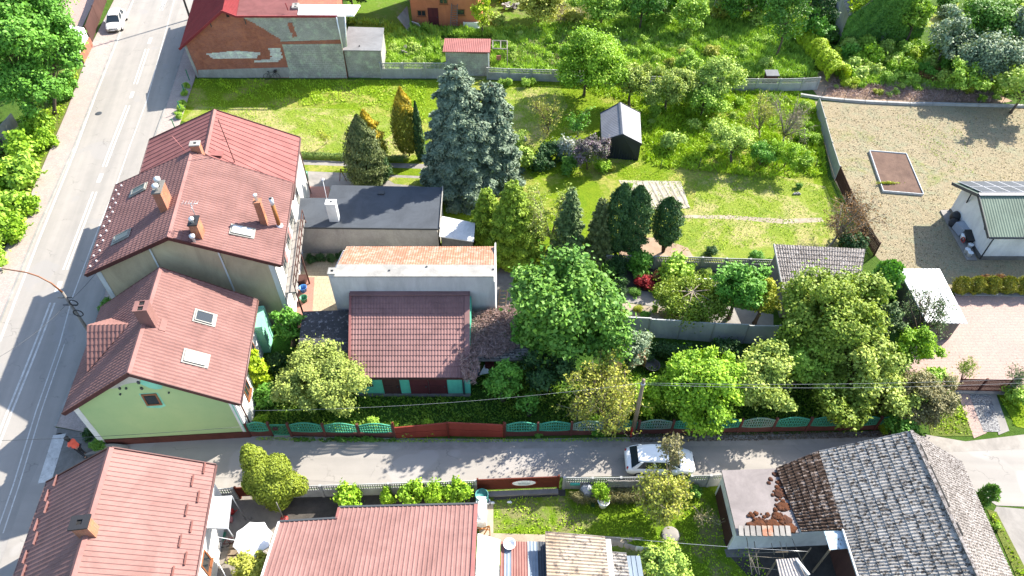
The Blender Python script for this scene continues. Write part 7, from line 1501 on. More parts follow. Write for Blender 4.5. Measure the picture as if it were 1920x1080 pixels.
sparse(1818, 700, 34, 1.6, 1.2, 'olive', 'spindly young pine left of the slatted gate', name='pine_tree', L=.08, leaves=700, n1=7, n2=4, n3=3, bark='bark', base=tuple(G(1790, 728)), asp=.3, r0=.04)
sparse(1898, 705, 24, 1.6, 1.4, 'spruce_dark', 'spindly young pine right of the slatted gate pier', name='pine_tree', L=.08, leaves=800, n1=8, n2=4, n3=3, bark='bark', base=tuple(G(1900, 745)), asp=.3, r0=.04)
bush(G(1900, 752), .8, 'weed', 'shrub behind the concrete gate pier', name='shrub'); bush(G(1700, 625), .7, 'brownish', 'brown dry shrub beside the metal garage wall', name='shrub')
for i in range(13):
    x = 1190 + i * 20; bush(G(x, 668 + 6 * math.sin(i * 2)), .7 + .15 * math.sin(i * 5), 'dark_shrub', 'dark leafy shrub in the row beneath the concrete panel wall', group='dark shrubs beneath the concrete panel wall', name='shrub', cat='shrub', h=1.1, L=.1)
for i, (x, l_) in enumerate(((1796, 'leftmost'), (1823, 'second'), (1852, 'middle'), (1882, 'fourth'), (1912, 'fifth'), (1942, 'last one'))):
    thuja(G(x, 547), 1.45, .55, 'gold_low', 'small golden thuja in the row above the pink drive, %s from the garage' % l_, prof='egg', L=.07, group='golden thujas above the pink drive', name='thuja_shrub', cat='shrub', trunk=False)
bush(G(1838, 535), .45, 'rust_leaf', 'orange-flowered bush between second and middle golden thuja', h=1.8, name='flowering_bush'); bush(G(1868, 535), .45, 'rust_leaf', 'orange-flowered bush between middle and fourth golden thuja', h=1.8, name='flowering_bush')
strip('drive_kerb', [(1790, 552), (1960, 555)], .25, 'kerb', 0, .12)
# south of the lane
t = thing('garden_conifer', G(520, 940), 'bright yellow-green lopsided conifer overhanging the lane', 'tree'); rng = np.random.default_rng(55); Cs = []; Ns = []; Td = []
for (x, y, z, r, s) in ((475, 862, 3.3, .72, 1.15), (490, 888, 2.7, .95, 1.1), (518, 880, 2.8, .85, 1.0), (508, 912, 2.0, 1.05, 1.0), (535, 908, 1.9, .85, 1.0), (520, 930, 1.2, .85, .9), (558, 912, 1.5, .6, .9), (480, 905, 2.2, .75, 1.0), (468, 848, 3.7, .45, 1.3)):
    c = np.array(G(x, y, z)); n = int(5200 * r * r); e = dirs(rng, n, .2); lob = dirs(rng, 14, .3); dt = (e[:, None, :] * lob[None]).sum(2).max(1); q = c + e * (r * (.62 + .42 * dt) * rng.uniform(.8, 1.05, n))[:, None] * np.array([1, 1, s]); Cs.append(q); Ns.append(e + dirs(rng, n) * .6); Td.append(e + np.array([0, 0, .6]) + rng.normal(size=(n, 3)) * .3)
C = np.concatenate(Cs); k = C[:, 2] > .1; leafcloud('crown', C[k], np.concatenate(Ns)[k], .075, .5, 'juniper', t, T=np.concatenate(Td)[k], rng=rng); mb = MB(); b = G(520, 940); mb.tube([b, b + V(0, 0, 1.2), G(490, 888, 2.6)], [.12, .1, .05], 6); mb.build('trunk', 'bark', t)
for (x, y, r, l_, h) in ((660, 944, .95, 'round bright shrub standing apart before the lane fence', 1.35), (727, 940, .55, 'small bright shrub at the step of the wide ribbed roof', 1.5), (775, 940, .95, 'first big shrub of the close bright row above the ribbed roof', 1.4), (817, 938, .8, 'middle shrub of the close bright row above the ribbed roof', 1.4), (860, 936, .95, 'last big shrub of the close bright row, next to the sliding gate', 1.4)):
    bush(G(x, y), r, 'lime', l_, name='shrub', cat='shrub', group='bright shrubs along the lane fence', h=h, L=.1, cover=2.0, nb=16)
bush(G(1122, 938), .55, 'lime', 'bright shrub in a white pot before the slotted fence', h=1.6, z=.45, name='potted_shrub', cat='shrub'); q = G(1130, 948); mb = MB(); mb.lathe((q.x, q.y, 0), [(.22, 0), (.3, .5), (.36, .62), (.3, .62), (.26, .4)], 12); odd('plant_pot', mb, 'cloth_white', 'white urn-shaped pot holding the bright shrub', 'pot')
sparse(1248, 925, 62, 2.6, 1.7, 'ochre', 'yellowish spreading tree whose branches hang over the white car', name='overhanging_tree', L=.085, leaves=5200, n1=18, n2=8, n3=5, r0=.1, base=tuple(G(1240, 965)))
sparse(1262, 832, 30, 3.9, .9, 'brownish', 'reddish twiggy branch tree reaching up past the parked white car', name='overhanging_tree', L=.08, leaves=900, n1=8, n2=5, n3=3, r0=.05, base=tuple(G(1245, 945)))
sparse(1330, 985, 34, 1.6, .6, 'brownish', 'drooping bare branches with few buds over the shaded lawn', name='bare_shrub', L=.05, leaves=160, n1=6, n2=4, n3=2, r0=.04, base=tuple(G(1300, 950)))
broad(1245, 1062, 48, 1.4, 1.1, 'weed_pale', 'pale blossoming bush at the bottom edge below the washing line', nb=22, L=.08, name='bush', cat='bush'); broad(468, 1068, 40, 1.5, 1.3, 'ochre', 'red-tinged round bush below the white parasol', nb=18, L=.08, name='bush', cat='bush')
thuja(G(1838, 942), 1.9, .42, 'maple_deep', 'small upright conifer peeping out behind the barn roof', prof='egg', L=.08); bush(G(1866, 990), .28, 'weed', 'weedy shrub by the side lane behind the barn', name='shrub')
bush(G(172, 818), .55, 'dark_shrub', 'dark shrub at the street corner of the lime green house', name='shrub'); bush(G(188, 838), .6, 'ivy', 'green shrub at the foot of the lime green wall corner', name='shrub', h=.8); bush(G(202, 575), .5, 'ivy', 'small shrub squeezed between beige and green house at the pavement', name='shrub')
bush(G(1108, 940), .35, 'dark_shrub', 'broad-leaved plant beside the dark bag, south yard', name='plant', h=.7); bush(G(1300, 925), .6, 'ivy', 'ivy clump at the fence right of the overhanging tree', name='shrub')
for i, (x, y) in enumerate(((352, 165), (348, 180), (345, 198), (341, 210), (338, 222))): bush(G(x, y), .42, 'weed', ['weedy tuft by the brick house corner, uppermost of five along the mesh fence', 'weedy tuft, second down the street mesh fence', 'weedy tuft, third down the street mesh fence', 'weedy tuft, fourth down the street mesh fence', 'weedy tuft, lowest along the street mesh fence'][i], name='weed_tuft', h=1.2, L=.08)
t = fence_line('mesh_fence', 'low dark green mesh fence between pavement and north lawn', [(356, 152), (349, 180), (341, 212), (330, 245)], 1.2, 'fence_green', 'none', post='bin_green', pw=.07)
brush([(1065, 935), (1105, 928), (1200, 925), (1212, 932), (1200, 945), (1085, 946)], 3500, 'vine_dry' if 0 else 'brownish', 'long pile of grey cut twigs beneath the slotted fence', L=.2, z=(.05, .8), asp=.08, name='twig_pile', cat='twigs')
brush([(1235, 1005), (1280, 1000), (1285, 1018), (1240, 1022)], 300, 'dry_grass', 'cut straw around the round stone slab', L=.1, z=(.01, .05))

brush([(1540, 200), (1920, 204), (1960, 500), (1700, 505), (1645, 470), (1560, 330)], 3000, 'bark_clod', 'small dark clods and dead tufts littering the dry yard', L=.085, z=(.012, .045), asp=.3, name='clods', cat='clods', flat=.15)
brush([(1180, 812), (1440, 812), (1700, 808), (1700, 818), (1440, 826), (1180, 830)], 3500, 'bark_clod', 'dark leaf litter along the foot of the long lattice fence', L=.06, z=(.032, .06), asp=.5, name='leaf_litter', cat='leaf litter', flat=.2)
brush([(480, 820), (740, 823), (945, 824), (1180, 822), (1180, 828), (745, 830), (480, 826)], 1800, 'weed', 'weeds and grit at the lane edge under the red gates', L=.06, z=(.03, .09), asp=.4, name='edge_weeds', cat='weeds', flat=.5)
grass('yard_green_patches', [(1680, 215), (1800, 240), (1830, 330), (1760, 300), (1700, 250)], 60, .06, 'tall_grass', 'faint green patch in the dry yard', .04, 17, clump=.9)
for i, (x, y) in enumerate(((185, 213), (110, 819))): q = G(x, y); mb = MB(); mb.lathe((q.x, q.y, .012), [(.32, 0), (.32, .012), (.26, .016), (0, .016)], 16); tag(mb.build('manhole_cover', 'dark_iron'), ['round iron cover in the upper part of the street', 'small iron cover near the walking person'][i], 'manhole cover')
# ================================================================= cars
def car(name, label, c, rz, paint, cat='car', L_=4.1, Wd=.84):
    t = thing(name, (c.x, c.y, 0), label, cat); Mz = Matrix.Rotation(rz, 3, 'Z'); sx = L_ / 4.14; T = lambda x, y, z: Vector((c.x, c.y, 0)) + Mz @ Vector((x * sx, y, z))
    st = [(-2.07, .66, .42, .70), (-2.0, .76, .28, .84), (-1.75, .82, .22, .93), (-1.1, .845, .2, .95), (-.3, .85, .2, .94), (.5, .85, .2, .93), (1.0, .845, .2, .91), (1.45, .825, .22, .84), (1.8, .77, .24, .75), (2.0, .68, .3, .64), (2.09, .55, .38, .54)]
    vs = []; fs = []; n = 14
    for (x, w, z0, zt) in st:
        k = w / .85 * Wd; m_ = (z0 + zt) / 2
        pr = [(-k * .86, z0), (-k * .97, z0 + .12), (-k, m_), (-k * .985, zt - .12), (-k * .9, zt - .03), (-k * .6, zt + .01), (-k * .2, zt + .03)]
        pr = pr + [(-a, b) for a, b in pr[::-1]]; vs += [T(x, a, b) for a, b in pr]
    for i in range(len(st) - 1):
        for k in range(n): k2 = (k + 1) % n; fs.append([i * n + k, i * n + k2, (i + 1) * n + k2, (i + 1) * n + k])
    fs += [list(range(n))[::-1], [(len(st) - 1) * n + k for k in range(n)]]
    mb = MB(); mb.raw(vs, fs, 0, True); body = mb.build('body', paint, t)
    zb, zt = .93, 1.43; w = Wd / .85; B = dict(rb=(-1.78, .70 * w), fb=(1.08, .72 * w), rt=(-1.30, .56 * w), ft=(.30, .57 * w))
    q = lambda k, s, z, dx=0, dy=0: T(B[k][0] + dx, s * (B[k][1] + dy), z)
    # dark interior core under the glass, then panes, roof and pillars
    def pane(nm, P, m='glass_dark', th=.012):
        n_ = (P[1] - P[0]).cross(P[3] - P[0]).normalized(); ctr = sum(P, Vector()) / 4
        if (ctr - T(-.4, 0, 1.0)).dot(n_) < 0: n_ = -n_
        mb = MB(); mb.hexa([p - n_ * th for p in P], [p + n_ * th for p in P]); return mb.build(nm, m, t)
    pane('windscreen', [q('fb', -1, zb), q('fb', 1, zb), q('ft', 1, zt - .03), q('ft', -1, zt - .03)]); pane('rear_window', [q('rb', 1, zb), q('rb', -1, zb), q('rt', -1, zt - .03), q('rt', 1, zt - .03)])
    def side(f0, f1, s):
        a0 = B['rb'][0] + (B['fb'][0] - B['rb'][0]) * f0; a1 = B['rb'][0] + (B['fb'][0] - B['rb'][0]) * f1; b0 = B['rt'][0] + (B['ft'][0] - B['rt'][0]) * f0; b1 = B['rt'][0] + (B['ft'][0] - B['rt'][0]) * f1
        return [T(a0, s * .745 * w, zb), T(a1, s * .755 * w, zb), T(b1, s * .60 * w, zt - .04), T(b0, s * .59 * w, zt - .04)]
    for s in (-1, 1):
        for (f0, f1) in ((.10, .47), (.53, .93)): pane('side_window', side(f0, f1, s))
        for (f0, f1) in ((.0, .10), (.47, .53), (.93, 1.0)): pane('pillar', side(f0, f1, s), paint, .02)
    R_ = [(-1.42, .50, zt - .05), (-1.28, .57, zt), (-.6, .61, zt + .05), (0, .61, zt + .045), (.28, .58, zt), (.40, .52, zt - .05)]; vs = []; fs = []
    for (x, wd, z) in R_: vs += [T(x, a * wd * w, z + b) for a, b in ((-1, -.06), (-.97, .0), (-.8, .03), (-.3, .05), (.3, .05), (.8, .03), (.97, 0), (1, -.06))]
    for i in range(5):
        for k in range(7): fs.append([i * 8 + k, i * 8 + k + 1, (i + 1) * 8 + k + 1, (i + 1) * 8 + k])
    mb = MB(); mb.raw(vs, fs, 0, True); mb.build('roof', paint, t)
    for (x, y) in ((1.28, -.76), (1.28, .76), (-1.28, -.76), (-1.28, .76)):
        a = T(x, y * w + (-.1 if y < 0 else .1), .3); b = T(x, y * w + (.1 if y < 0 else -.1), .3); mb = MB(); mb.tube([a, b], .30, 16); wl = mb.build('wheel', 'rubber', t); mb = MB(); mb.tube([a + (a - b) * .02, a + (b - a) * .1], .19, 12); mb.build('rim', 'chrome', wl)
    for s in (-1, 1):
        mb = MB(); mb.blob(T(1.93, s * .52 * w, .62), (.13, .16, .09), 0, 8, 5); mb.build('headlight', 'lamp_glass', t); mb = MB(); mb.blob(T(-1.99, s * .6 * w, .72), (.08, .12, .14), 0, 8, 5); mb.build('tail_light', 'red_lens', t)
        mb = MB(); mb.blob(T(.78, s * .93 * w, .96), (.09, .1, .07), 0, 8, 5); mb.build('mirror', paint, t)
    mb = MB(); mb.box(T(2.085, 0, .47), (.02, .5, .1), rz); mb.build('number_plate', 'cloth_white', t)
    mb = MB(); mb.box(T(2.07, 0, .58), (.05, .66, .07), rz); mb.build('grille', 'black', t); mb = MB(); mb.box(T(2.05, 0, .33), (.1, 1.0, .1), rz); mb.build('air_intake', 'black', t)
    return t
car('parked_car', 'white hatchback parked on the lane beneath an overhanging tree', G(1234, 873), R(-1), 'car_white')
sd = (G(247, 0) - G(75, 420)).normalized(); car('parked_car', 'cream white car parked on the pavement at the top left, facing the camera', G(221, 48), math.atan2(-sd.y, -sd.x), 'car_cream')
# ================================================================= person on the corner
c = G(157, 853); t = thing('person', (c.x, c.y, 0), 'person in orange top and dark trousers walking bent forward at the street corner', 'person')
def skin_mesh(name, mat, verts, edges, rad, root, parent, lv=2):
    me = bpy.data.meshes.new(name); me.from_pydata([tuple(v) for v in verts], edges, []); ob = bpy.data.objects.new(name, me); col.objects.link(ob); ob.parent = parent
    sk = ob.modifiers.new('skin', 'SKIN'); 
    for i, r in enumerate(rad): d_ = me.skin_vertices[0].data[i]; d_.radius = (r if isinstance(r, tuple) else (r, r)); d_.use_root = (i == root)
    sk.use_smooth_shade = True; sb = ob.modifiers.new('sub', 'SUBSURF'); sb.levels = sb.render_levels = lv; me.materials.append(M[mat])
    dg = bpy.context.evaluated_depsgraph_get(); ev = ob.evaluated_get(dg); m2 = bpy.data.meshes.new_from_object(ev); ob.modifiers.clear(); ob.data = m2
    for p in m2.polygons: p.use_smooth = True
    if not m2.materials: m2.materials.append(M[mat])
    return ob
# local frame: walks towards -x and +y (up the street), torso bent forward
f = Vector((-.80, .35, 0)).normalized(); s = Vector((f.y, -f.x, 0)); P_ = lambda a, b, z: f * a + s * b + Vector((0, 0, z))
hip = (0, 0, .92); ch = (.22, 0, 1.28); nk = (.34, 0, 1.42)
V_ = [P_(*hip), P_(.10, 0, 1.08), P_(*ch), P_(*nk), P_(.39, 0, 1.50), P_(.43, 0, 1.60),      # spine, neck, skull
      P_(.24, .17, 1.34), P_(.30, .22, 1.10), P_(.48, .19, .98), P_(.55, .17, .96),            # right arm
      P_(.24, -.17, 1.34), P_(.28, -.22, 1.10), P_(.46, -.20, 1.00), P_(.53, -.18, .98),
      P_(.02, .09, .86), P_(.10, .10, .48), P_(-.05, .10, .10), P_(.08, .11, .05),            # right leg
      P_(-.02, -.09, .86), P_(-.10, -.10, .48), P_(-.32, -.10, .14), P_(-.24, -.11, .05)]
E_ = [(0, 1), (1, 2), (2, 3), (3, 4), (4, 5), (2, 6), (6, 7), (7, 8), (8, 9), (2, 10), (10, 11), (11, 12), (12, 13), (0, 14), (14, 15), (15, 16), (16, 17), (0, 18), (18, 19), (19, 20), (20, 21)]
rd = [.09, .08, .10, .055, .07, .095, .05, .045, .036, .03, .05, .045, .036, .03, .06, .048, .04, .04, .06, .048, .04, .04]
skin_mesh('body', 'skin', V_, E_, rd, 0, t)
skin_mesh('shirt', 'shirt', [V_[1] - Vector((0, 0, .08)), V_[1], V_[2], V_[3] - Vector((0, 0, .03)), V_[6], V_[7], V_[10], V_[11]], [(0, 1), (1, 2), (2, 3), (2, 4), (4, 5), (2, 6), (6, 7)], [.17, .165, .185, .09, .095, .07, .095, .07], 1, t)
skin_mesh('trousers', 'trousers', [V_[0] + Vector((0, 0, .10)), V_[14], V_[15], V_[16] + Vector((0, 0, .02)), V_[18], V_[19], V_[20] + Vector((0, 0, .02))], [(0, 1), (1, 2), (2, 3), (0, 4), (4, 5), (5, 6)], [.175, .115, .08, .06, .115, .08, .06], 0, t)
hd = Vector((c.x, c.y, 0)) + P_(.45, 0, 1.62)
mb = MB(); mb.blob(hd + f * -.03 + V(0, 0, .03), (.14, .145, .14), 0, 12, 8, .04, 3); mb.blob(hd - f * .12 - V(0, 0, .09), (.12, .13, .16), 0, 10, 6, .05, 4); mb.build('hair', 'hair', t)
mb = MB(); mb.blob(hd + f * .135 - V(0, 0, .03), (.03, .03, .03)); mb.build('nose', 'skin', t)
for k in (1, -1):
    mb = MB(); mb.blob(hd + f * .115 + s * .04 * k + V(0, 0, .0), (.017, .017, .014)); mb.build('eye', 'black', t)
    foot = Vector((c.x, c.y, 0)) + (P_(.06, .11, .05) if k == 1 else P_(-.25, -.11, .05)); mb = MB(); mb.blob(foot, (.15, .08, .055), 0, 10, 5); mb.build('shoe', 'shoe', t)
    hnd = Vector((c.x, c.y, 0)) + (V_[9] if k == 1 else V_[13]); mb = MB(); mb.blob(hnd, (.045, .035, .025), 0, 8, 5)
    for j in range(4): o = hnd + s * (-.03 + .02 * j); mb.tube([o, o + f * .05 - V(0, 0, .01), o + f * (.08 - .008 * abs(j - 1.5)) - V(0, 0, .035)], [.010, .009, .007], 5)
    mb.tube([hnd + s * .03 * k, hnd + s * .055 * k + f * .03, hnd + s * .045 * k + f * .06 - V(0, 0, .02)], [.011, .010, .008], 5); mb.build('hand', 'skin', t)
# ================================================================= bicycles
def bicycle(c, rz, label, fr='black', lean=.12):
    t = thing('bicycle', (c.x, c.y, 0), label, 'bicycle'); Mz = Matrix.Rotation(rz, 3, 'Z') @ Matrix.Rotation(-lean, 3, 'X'); T = lambda x, z, y=0: Vector((c.x, c.y, 0)) + Mz @ Vector((x, y, z))
    for x in (-.52, .52):
        mb = MB(); pts = [T(x + .33 * math.cos(a), .34 + .33 * math.sin(a)) for a in np.linspace(0, 2 * math.pi, 21)]; mb.tube(pts, .022, 5)
        for k in range(8): a = math.pi * k / 4; mb.tube([T(x, .34), T(x + .32 * math.cos(a), .34 + .32 * math.sin(a))], .004, 3)
        mb.build('wheel', 'rubber', t)
    mb = MB(); bb, st_, hd_ = (-.08, .30), (-.22, .82), (.36, .84)
    for a, b in ((bb, st_), (bb, hd_), (st_, hd_), ((-.52, .34), bb), ((-.52, .34), st_), ((.52, .34), hd_), (hd_, (.34, .98))): mb.tube([T(*a), T(*b)], .022, 5)
    mb.build('frame', fr, t); mb = MB(); mb.blob(T(-.24, .92), (.13, .07, .04)); mb.build('saddle', 'black', t); mb = MB(); mb.tube([T(.30, 1.0, -.28), T(.36, .99), T(.30, 1.0, .28)], .018, 5); mb.build('handlebar', 'dark_iron', t)
    mb = MB(); mb.box(T(.46, .92), (.26, .3, .2), rz); mb.build('basket', 'black', t); return t
bicycle(G(511, 150), R(1), 'black bicycle with basket leaning on the brick house wall'); bicycle(G(440, 1024), R(8), 'dark red bicycle standing on the paving under the washing line', 'barn_door')
# ================================================================= poles, lamps, cables
b = G(1185, 816); topz = 6.0; t = thing('wooden_pole', b, 'leaning wooden utility pole with red guard at its foot, behind the lane fence', 'utility pole')
tp = G(1207, 712, 6.1); mb = MB(); mb.tube([b, b.lerp(tp, .5), tp], [.15, .13, .10], 10); mb.build('shaft', 'wood', t); mb = MB(); mb.bar(b + V(-.1, -.12, .05), b.lerp(tp, .18) + V(-.1, -.1, 0), .1, .06); mb.build('guard', 'pipe_red', t)
mb = MB(); mb.lathe((tp.x, tp.y, tp.z - .5), [(.13, 0), (.15, .12), (.13, .2)], 8); mb.build('clamp', 'metal_grey', t)
def cable(name, pts, label, m='metal_grey', r=.022, sag=.3):
    P = []
    for i in range(len(pts) - 1):
        a, b_ = pts[i], pts[i + 1]
        for k in range(12 if sag else 2): f_ = k / (12 if sag else 2); P.append(a.lerp(b_, f_) - V(0, 0, sag * 4 * f_ * (1 - f_)))
    P.append(pts[-1]); mb = MB(); mb.tube(P, r, 4); return tag(mb.build(name, m), label, 'cable')
tq = tp - V(0, 0, .3); cable('overhead_cable', [tq, G(1960, 708, 5.8)], 'upper overhead cable running right from the leaning wooden pole', 'cloth_grey', .008, .35); cable('overhead_cable', [tq - V(0, 0, .15), G(1960, 716, 5.6)], 'lower overhead cable running right from the leaning wooden pole', 'cloth_grey', .008, .45)
cable('overhead_cable', [tq, G(470, 770, 3.2)], 'pale cable from the wooden pole to the lime green house', 'cloth_grey', .008, .6)
b = G(186, 650); t = thing('street_lamp', b, 'tall street lamp with long curved arm and wire coils beside the green house', 'street lamp')
kn = G(126, 548, 0); zk = ZT(b, 548); mb = MB(); top_ = up(b, zk); mb.tube([b, top_], [.12, .08], 10); mb.build('column', 'wood_grey', t)
ah = [top_, top_ + V(-.35, .05, .8), top_ + V(-.9, .1, 1.35), top_ + V(-1.6, .2, 1.6), G(0, 503, zk + 1.55)]; mb = MB(); mb.tube(ah, [.06, .05, .045, .04, .035], 8); mb.build('arm', 'frame_brown', t)
e = ah[-1]; mb = MB(); mb.hexa([e + V(-.75, -.14, -.05), e + V(.05, -.08, -.05), e + V(.05, .08, -.05), e + V(-.75, .14, -.05)], [e + V(-.7, -.1, .09), e + V(0, -.05, .05), e + V(0, .05, .05), e + V(-.7, .1, .09)]); mb.build('lamp_head', 'cloth_white', t)
for (dx, dz, r_) in ((.35, -.9, .26), (.2, -1.9, .30)):
    q = top_ + V(dx, -.1, dz); mb = MB(); mb.tube([q + V(r_ * math.cos(a), 0, r_ * math.sin(a)) for a in np.linspace(0, 6.283, 17)], .035, 5); mb.build('cable_coil', 'black', t)
for dz in (-.5, -1.2): q = top_ + V(0, 0, dz); mb = MB(); mb.bar(q + V(-.5, 0, 0), q + V(.4, 0, 0), .06, .06); mb.build('crossbar', 'dark_iron', t)
tt = top_ - V(0, 0, .9); cable('overhead_cable', [tt, G(-40, 690, 6.0)], 'thin dark cable from the street lamp towards the left edge', 'dark_iron', .014, .4); cable('overhead_cable', [tt, G(210, 470, 6.2)], 'thin cable from the street lamp to the beige house eave', 'dark_iron', .014, .2)
cable('overhead_cable', [G(-60, 828, 5), G(455, 800, 3.6)], 'dark cable crossing before the lime green gable wall', 'dark_iron', .016, .2)
b = G(357, 36); t = thing('street_lamp', b, 'dark lamp post at the top edge beside the brick house', 'street lamp'); mb = MB(); mb.tube([b, b + V(0, 0, 8.6)], [.13, .08], 8); mb.build('column', 'dark_iron', t)
mb = MB(); tp2 = b + V(0, 0, 8.5); mb.tube([tp2, tp2 + V(-.8, 0, .5), tp2 + V(-2.2, .1, .6)], [.05, .045, .04], 6); mb.build('arm', 'dark_iron', t); mb = MB(); mb.box(tp2 + V(-2.4, .1, .6), (.7, .22, .12)); mb.build('lamp_head', 'cloth_white', t)
for z in (7.4, 6.6): mb = MB(); mb.bar(b + V(-.5, 0, z), b + V(.5, 0, z), .06, .06); mb.build('crossbar', 'dark_iron', t)
# ================================================================= parasol and yard things
c = G(470, 1022); zt = 2.5; ct = G(470, 1005, zt); t = thing('parasol', (ct.x, ct.y, 0), 'white octagonal parasol open in the courtyard', 'parasol'); mb = MB(); rim = [ct + V(1.02 * math.cos(a), 1.02 * math.sin(a), -.38) for a in [R(22 + 45 * k) for k in range(8)]]
for k in range(8): a, b_ = rim[k], rim[(k + 1) % 8]; m_ = a.lerp(b_, .5) + (ct - a.lerp(b_, .5)) * .05; mb.poly([ct, a, m_]); mb.poly([ct, m_, b_]); mb.poly([a, a - V(0, 0, .12), m_ - V(0, 0, .12), m_]); mb.poly([m_, m_ - V(0, 0, .12), b_ - V(0, 0, .12), b_])
mb.build('canopy', 'cloth_white', t); mb = MB(); mb.tube([up(ct, .1), up(ct, zt + .08)], .03, 8); mb.build('pole', 'white_paint', t); mb = MB(); mb.lathe((ct.x, ct.y, 0), [(.3, 0), (.28, .1), (.06, .16)], 12); mb.build('base', 'concrete', t)
for k in range(8): mb = MB(); mb.tube([up(ct, zt - .03), rim[k] - V(0, 0, .02)], .01, 3); mb.build('rib', 'metal_grey', t)
q = G(410, 1007); mb = MB(); mb.box((q.x, q.y, .03), (.75, .55, .03), 0); mb.box((q.x, q.y, .05), (.68, .48, .02)); odd('door_mat', mb, 'bin_green', 'dark green mat on the paving beside the ribbed-roof corner house', 'mat')
q = G(436, 962); mb = MB(); mb.lathe((q.x, q.y, 0), [(.14, 0), (.16, .3), (.1, .36), (.06, .4)], 10); mb.tube([(q.x + .12, q.y, .1), (q.x + .36, q.y, .38)], .025, 5); mb.tube([(q.x - .14, q.y, .1), (q.x - .28, q.y, .25), (q.x - .08, q.y, .4)], .018, 4); odd('watering_can', mb, 'pipe_red', 'red watering can at the edge of the glass awning', 'watering can')
q = G(436, 968); mb = MB(); mb.lathe((q.x, q.y - .3, 0), [(.12, 0), (.18, .3), (.15, .3)], 10); odd('flower_pot', mb, 'pink_board', 'pink flower pot beside the red watering can', 'pot')
q = G(522, 955); mb = MB(); mb.lathe((q.x, q.y, 0), [(.17, 0), (.22, .4), (.24, .42), (.2, .42), (.16, .06)], 14); odd('bucket', mb, 'cloth_white', 'white bucket under the lopsided conifer', 'bucket')
q = G(533, 974); mb = MB(); mb.tube([q, q + V(.05, 0, 2.1)], .03, 6); t = thing('washing_post', q, 'slim washing line post on a red foot in the courtyard', 'post'); mb.build('post', 'wood_grey', t); mb = MB(); mb.lathe((q.x, q.y, 0), [(.25, 0), (.2, .12), (.05, .2)], 10); mb.build('foot', 'red_plastic', t)
cable('washing_line', [G(399, 1005, 2.6), G(462, 1016, 2.5)], 'white rope stretched from the corner house to the parasol', 'white_paint', .02, .05); cable('washing_line', [G(400, 1040, 2.3), G(428, 1090, 2.0)], 'looping white rope at the bottom of the courtyard', 'white_paint', .02, .25)
t = thing('garden_steps', G(452, 1040), 'timber edged step by the red bicycle in the courtyard', 'step'); q = G(455, 1050)
for i in range(3): mb = MB(); mb.box((q.x, q.y + .35 * i, .08 + .04 * i), (1.7, .28, .14)); mb.build('tread', 'wood', t)
P = [G(434, 1000), G(500, 1000)]
# yard south-east
q = G(904, 942); mb = MB(); mb.lathe((q.x, q.y, 0), [(.33, 0), (.38, .5), (.37, .95), (.39, .98), (.35, .98), (.33, .8)], 16); odd('rain_barrel', mb, 'bin_teal', 'teal rain barrel at the corner by the sliding gate', 'barrel')
q = G(903, 968); mb = MB(); mb.box((q.x, q.y, .45), (.6, 1.5, .9)); mb.blob((q.x, q.y, .9), (.3, .72, .14), 0, 10, 5); odd('covered_tank', mb, 'white_metal', 'white sheet-covered tank along the wide building end wall', 'tank')
q = G(914, 944); mb = MB(); mb.lathe((q.x, q.y, 0), [(.13, 0), (.17, .28), (.18, .3), (.15, .3), (.13, .05)], 12); odd('bucket', mb, 'cloth_white', 'small white bucket right of the teal barrel', 'bucket')
for i, (x, y) in enumerate(((923, 944), (955, 943))): q = G(x, y); mb = MB(); mb.blob((q.x, q.y, .1), (.14, .09, .08), 0, 7, 4, .15, i); mb.box((q.x + .08, q.y, .05), (.12, .1, .06), .4); odd('litter', mb, 'panel_white', ['small white scrap on the shaded soil near the bucket', 'tiny pale scrap in the shaded grass under the sliding gate'][i], 'litter')
t = thing('sawhorse', G(908, 1000), 'rusty iron frame standing on the bare soil by the building corner', 'frame'); q = G(906, 1004)
for (a, b_) in (((-.3, .3, 0), (.35, .1, 1.0)), ((.38, 0, 0), (.38, 0, 1.2)), ((-.35, .2, .6), (.35, .1, .5)), ((-.1, -.2, 0), (.35, .1, 1.0))): mb = MB(); mb.bar(q + V(*a), q + V(*b_), .05, .05); mb.build('bar', 'rust_pipe', t)
q = G(1100, 930); mb = MB(); mb.blob((q.x, q.y, .5), (.42, .38, .62), 0, 9, 6, .14, 5); odd('dark_sack', mb, 'rubble' if 0 else 'cloth_grey', 'crumpled grey sack standing beside the twig pile', 'sack')
q = G(1085, 935); mb = MB()
for i in range(4): mb.blob((q.x + .14 * i, q.y + .1 * (i % 2), .12 + .08 * i), (.16, .13, .14), 0, 7, 4, .2, 30 + i)
odd('stones', mb, 'cement_flash', 'few pale stones left of the crumpled grey sack', 'stones')
t = thing('leaning_slabs', G(1170, 920), 'pale broken slabs stacked against the slotted fence behind the twig pile', 'slabs')
for i in range(7): q = G(1140 + i * 10, 922, .0); mb = MB(); mb.box((q.x, q.y - .05, 1.05), (.3, .05, .5), .05 * ((i * 7) % 5 - 2), 0, -.25, .06 * ((i * 3) % 4 - 1)); mb.build('slab', 'concrete', t)
q = G(1257, 1004); mb = MB(); mb.lathe((q.x, q.y, 0), [(.5, 0), (.5, .1), (.44, .13), (0, .13)], 24); odd('round_slab', mb, 'soil_pale' if 0 else 'concrete', 'round concrete slab in the south lawn above the washing line', 'slab')
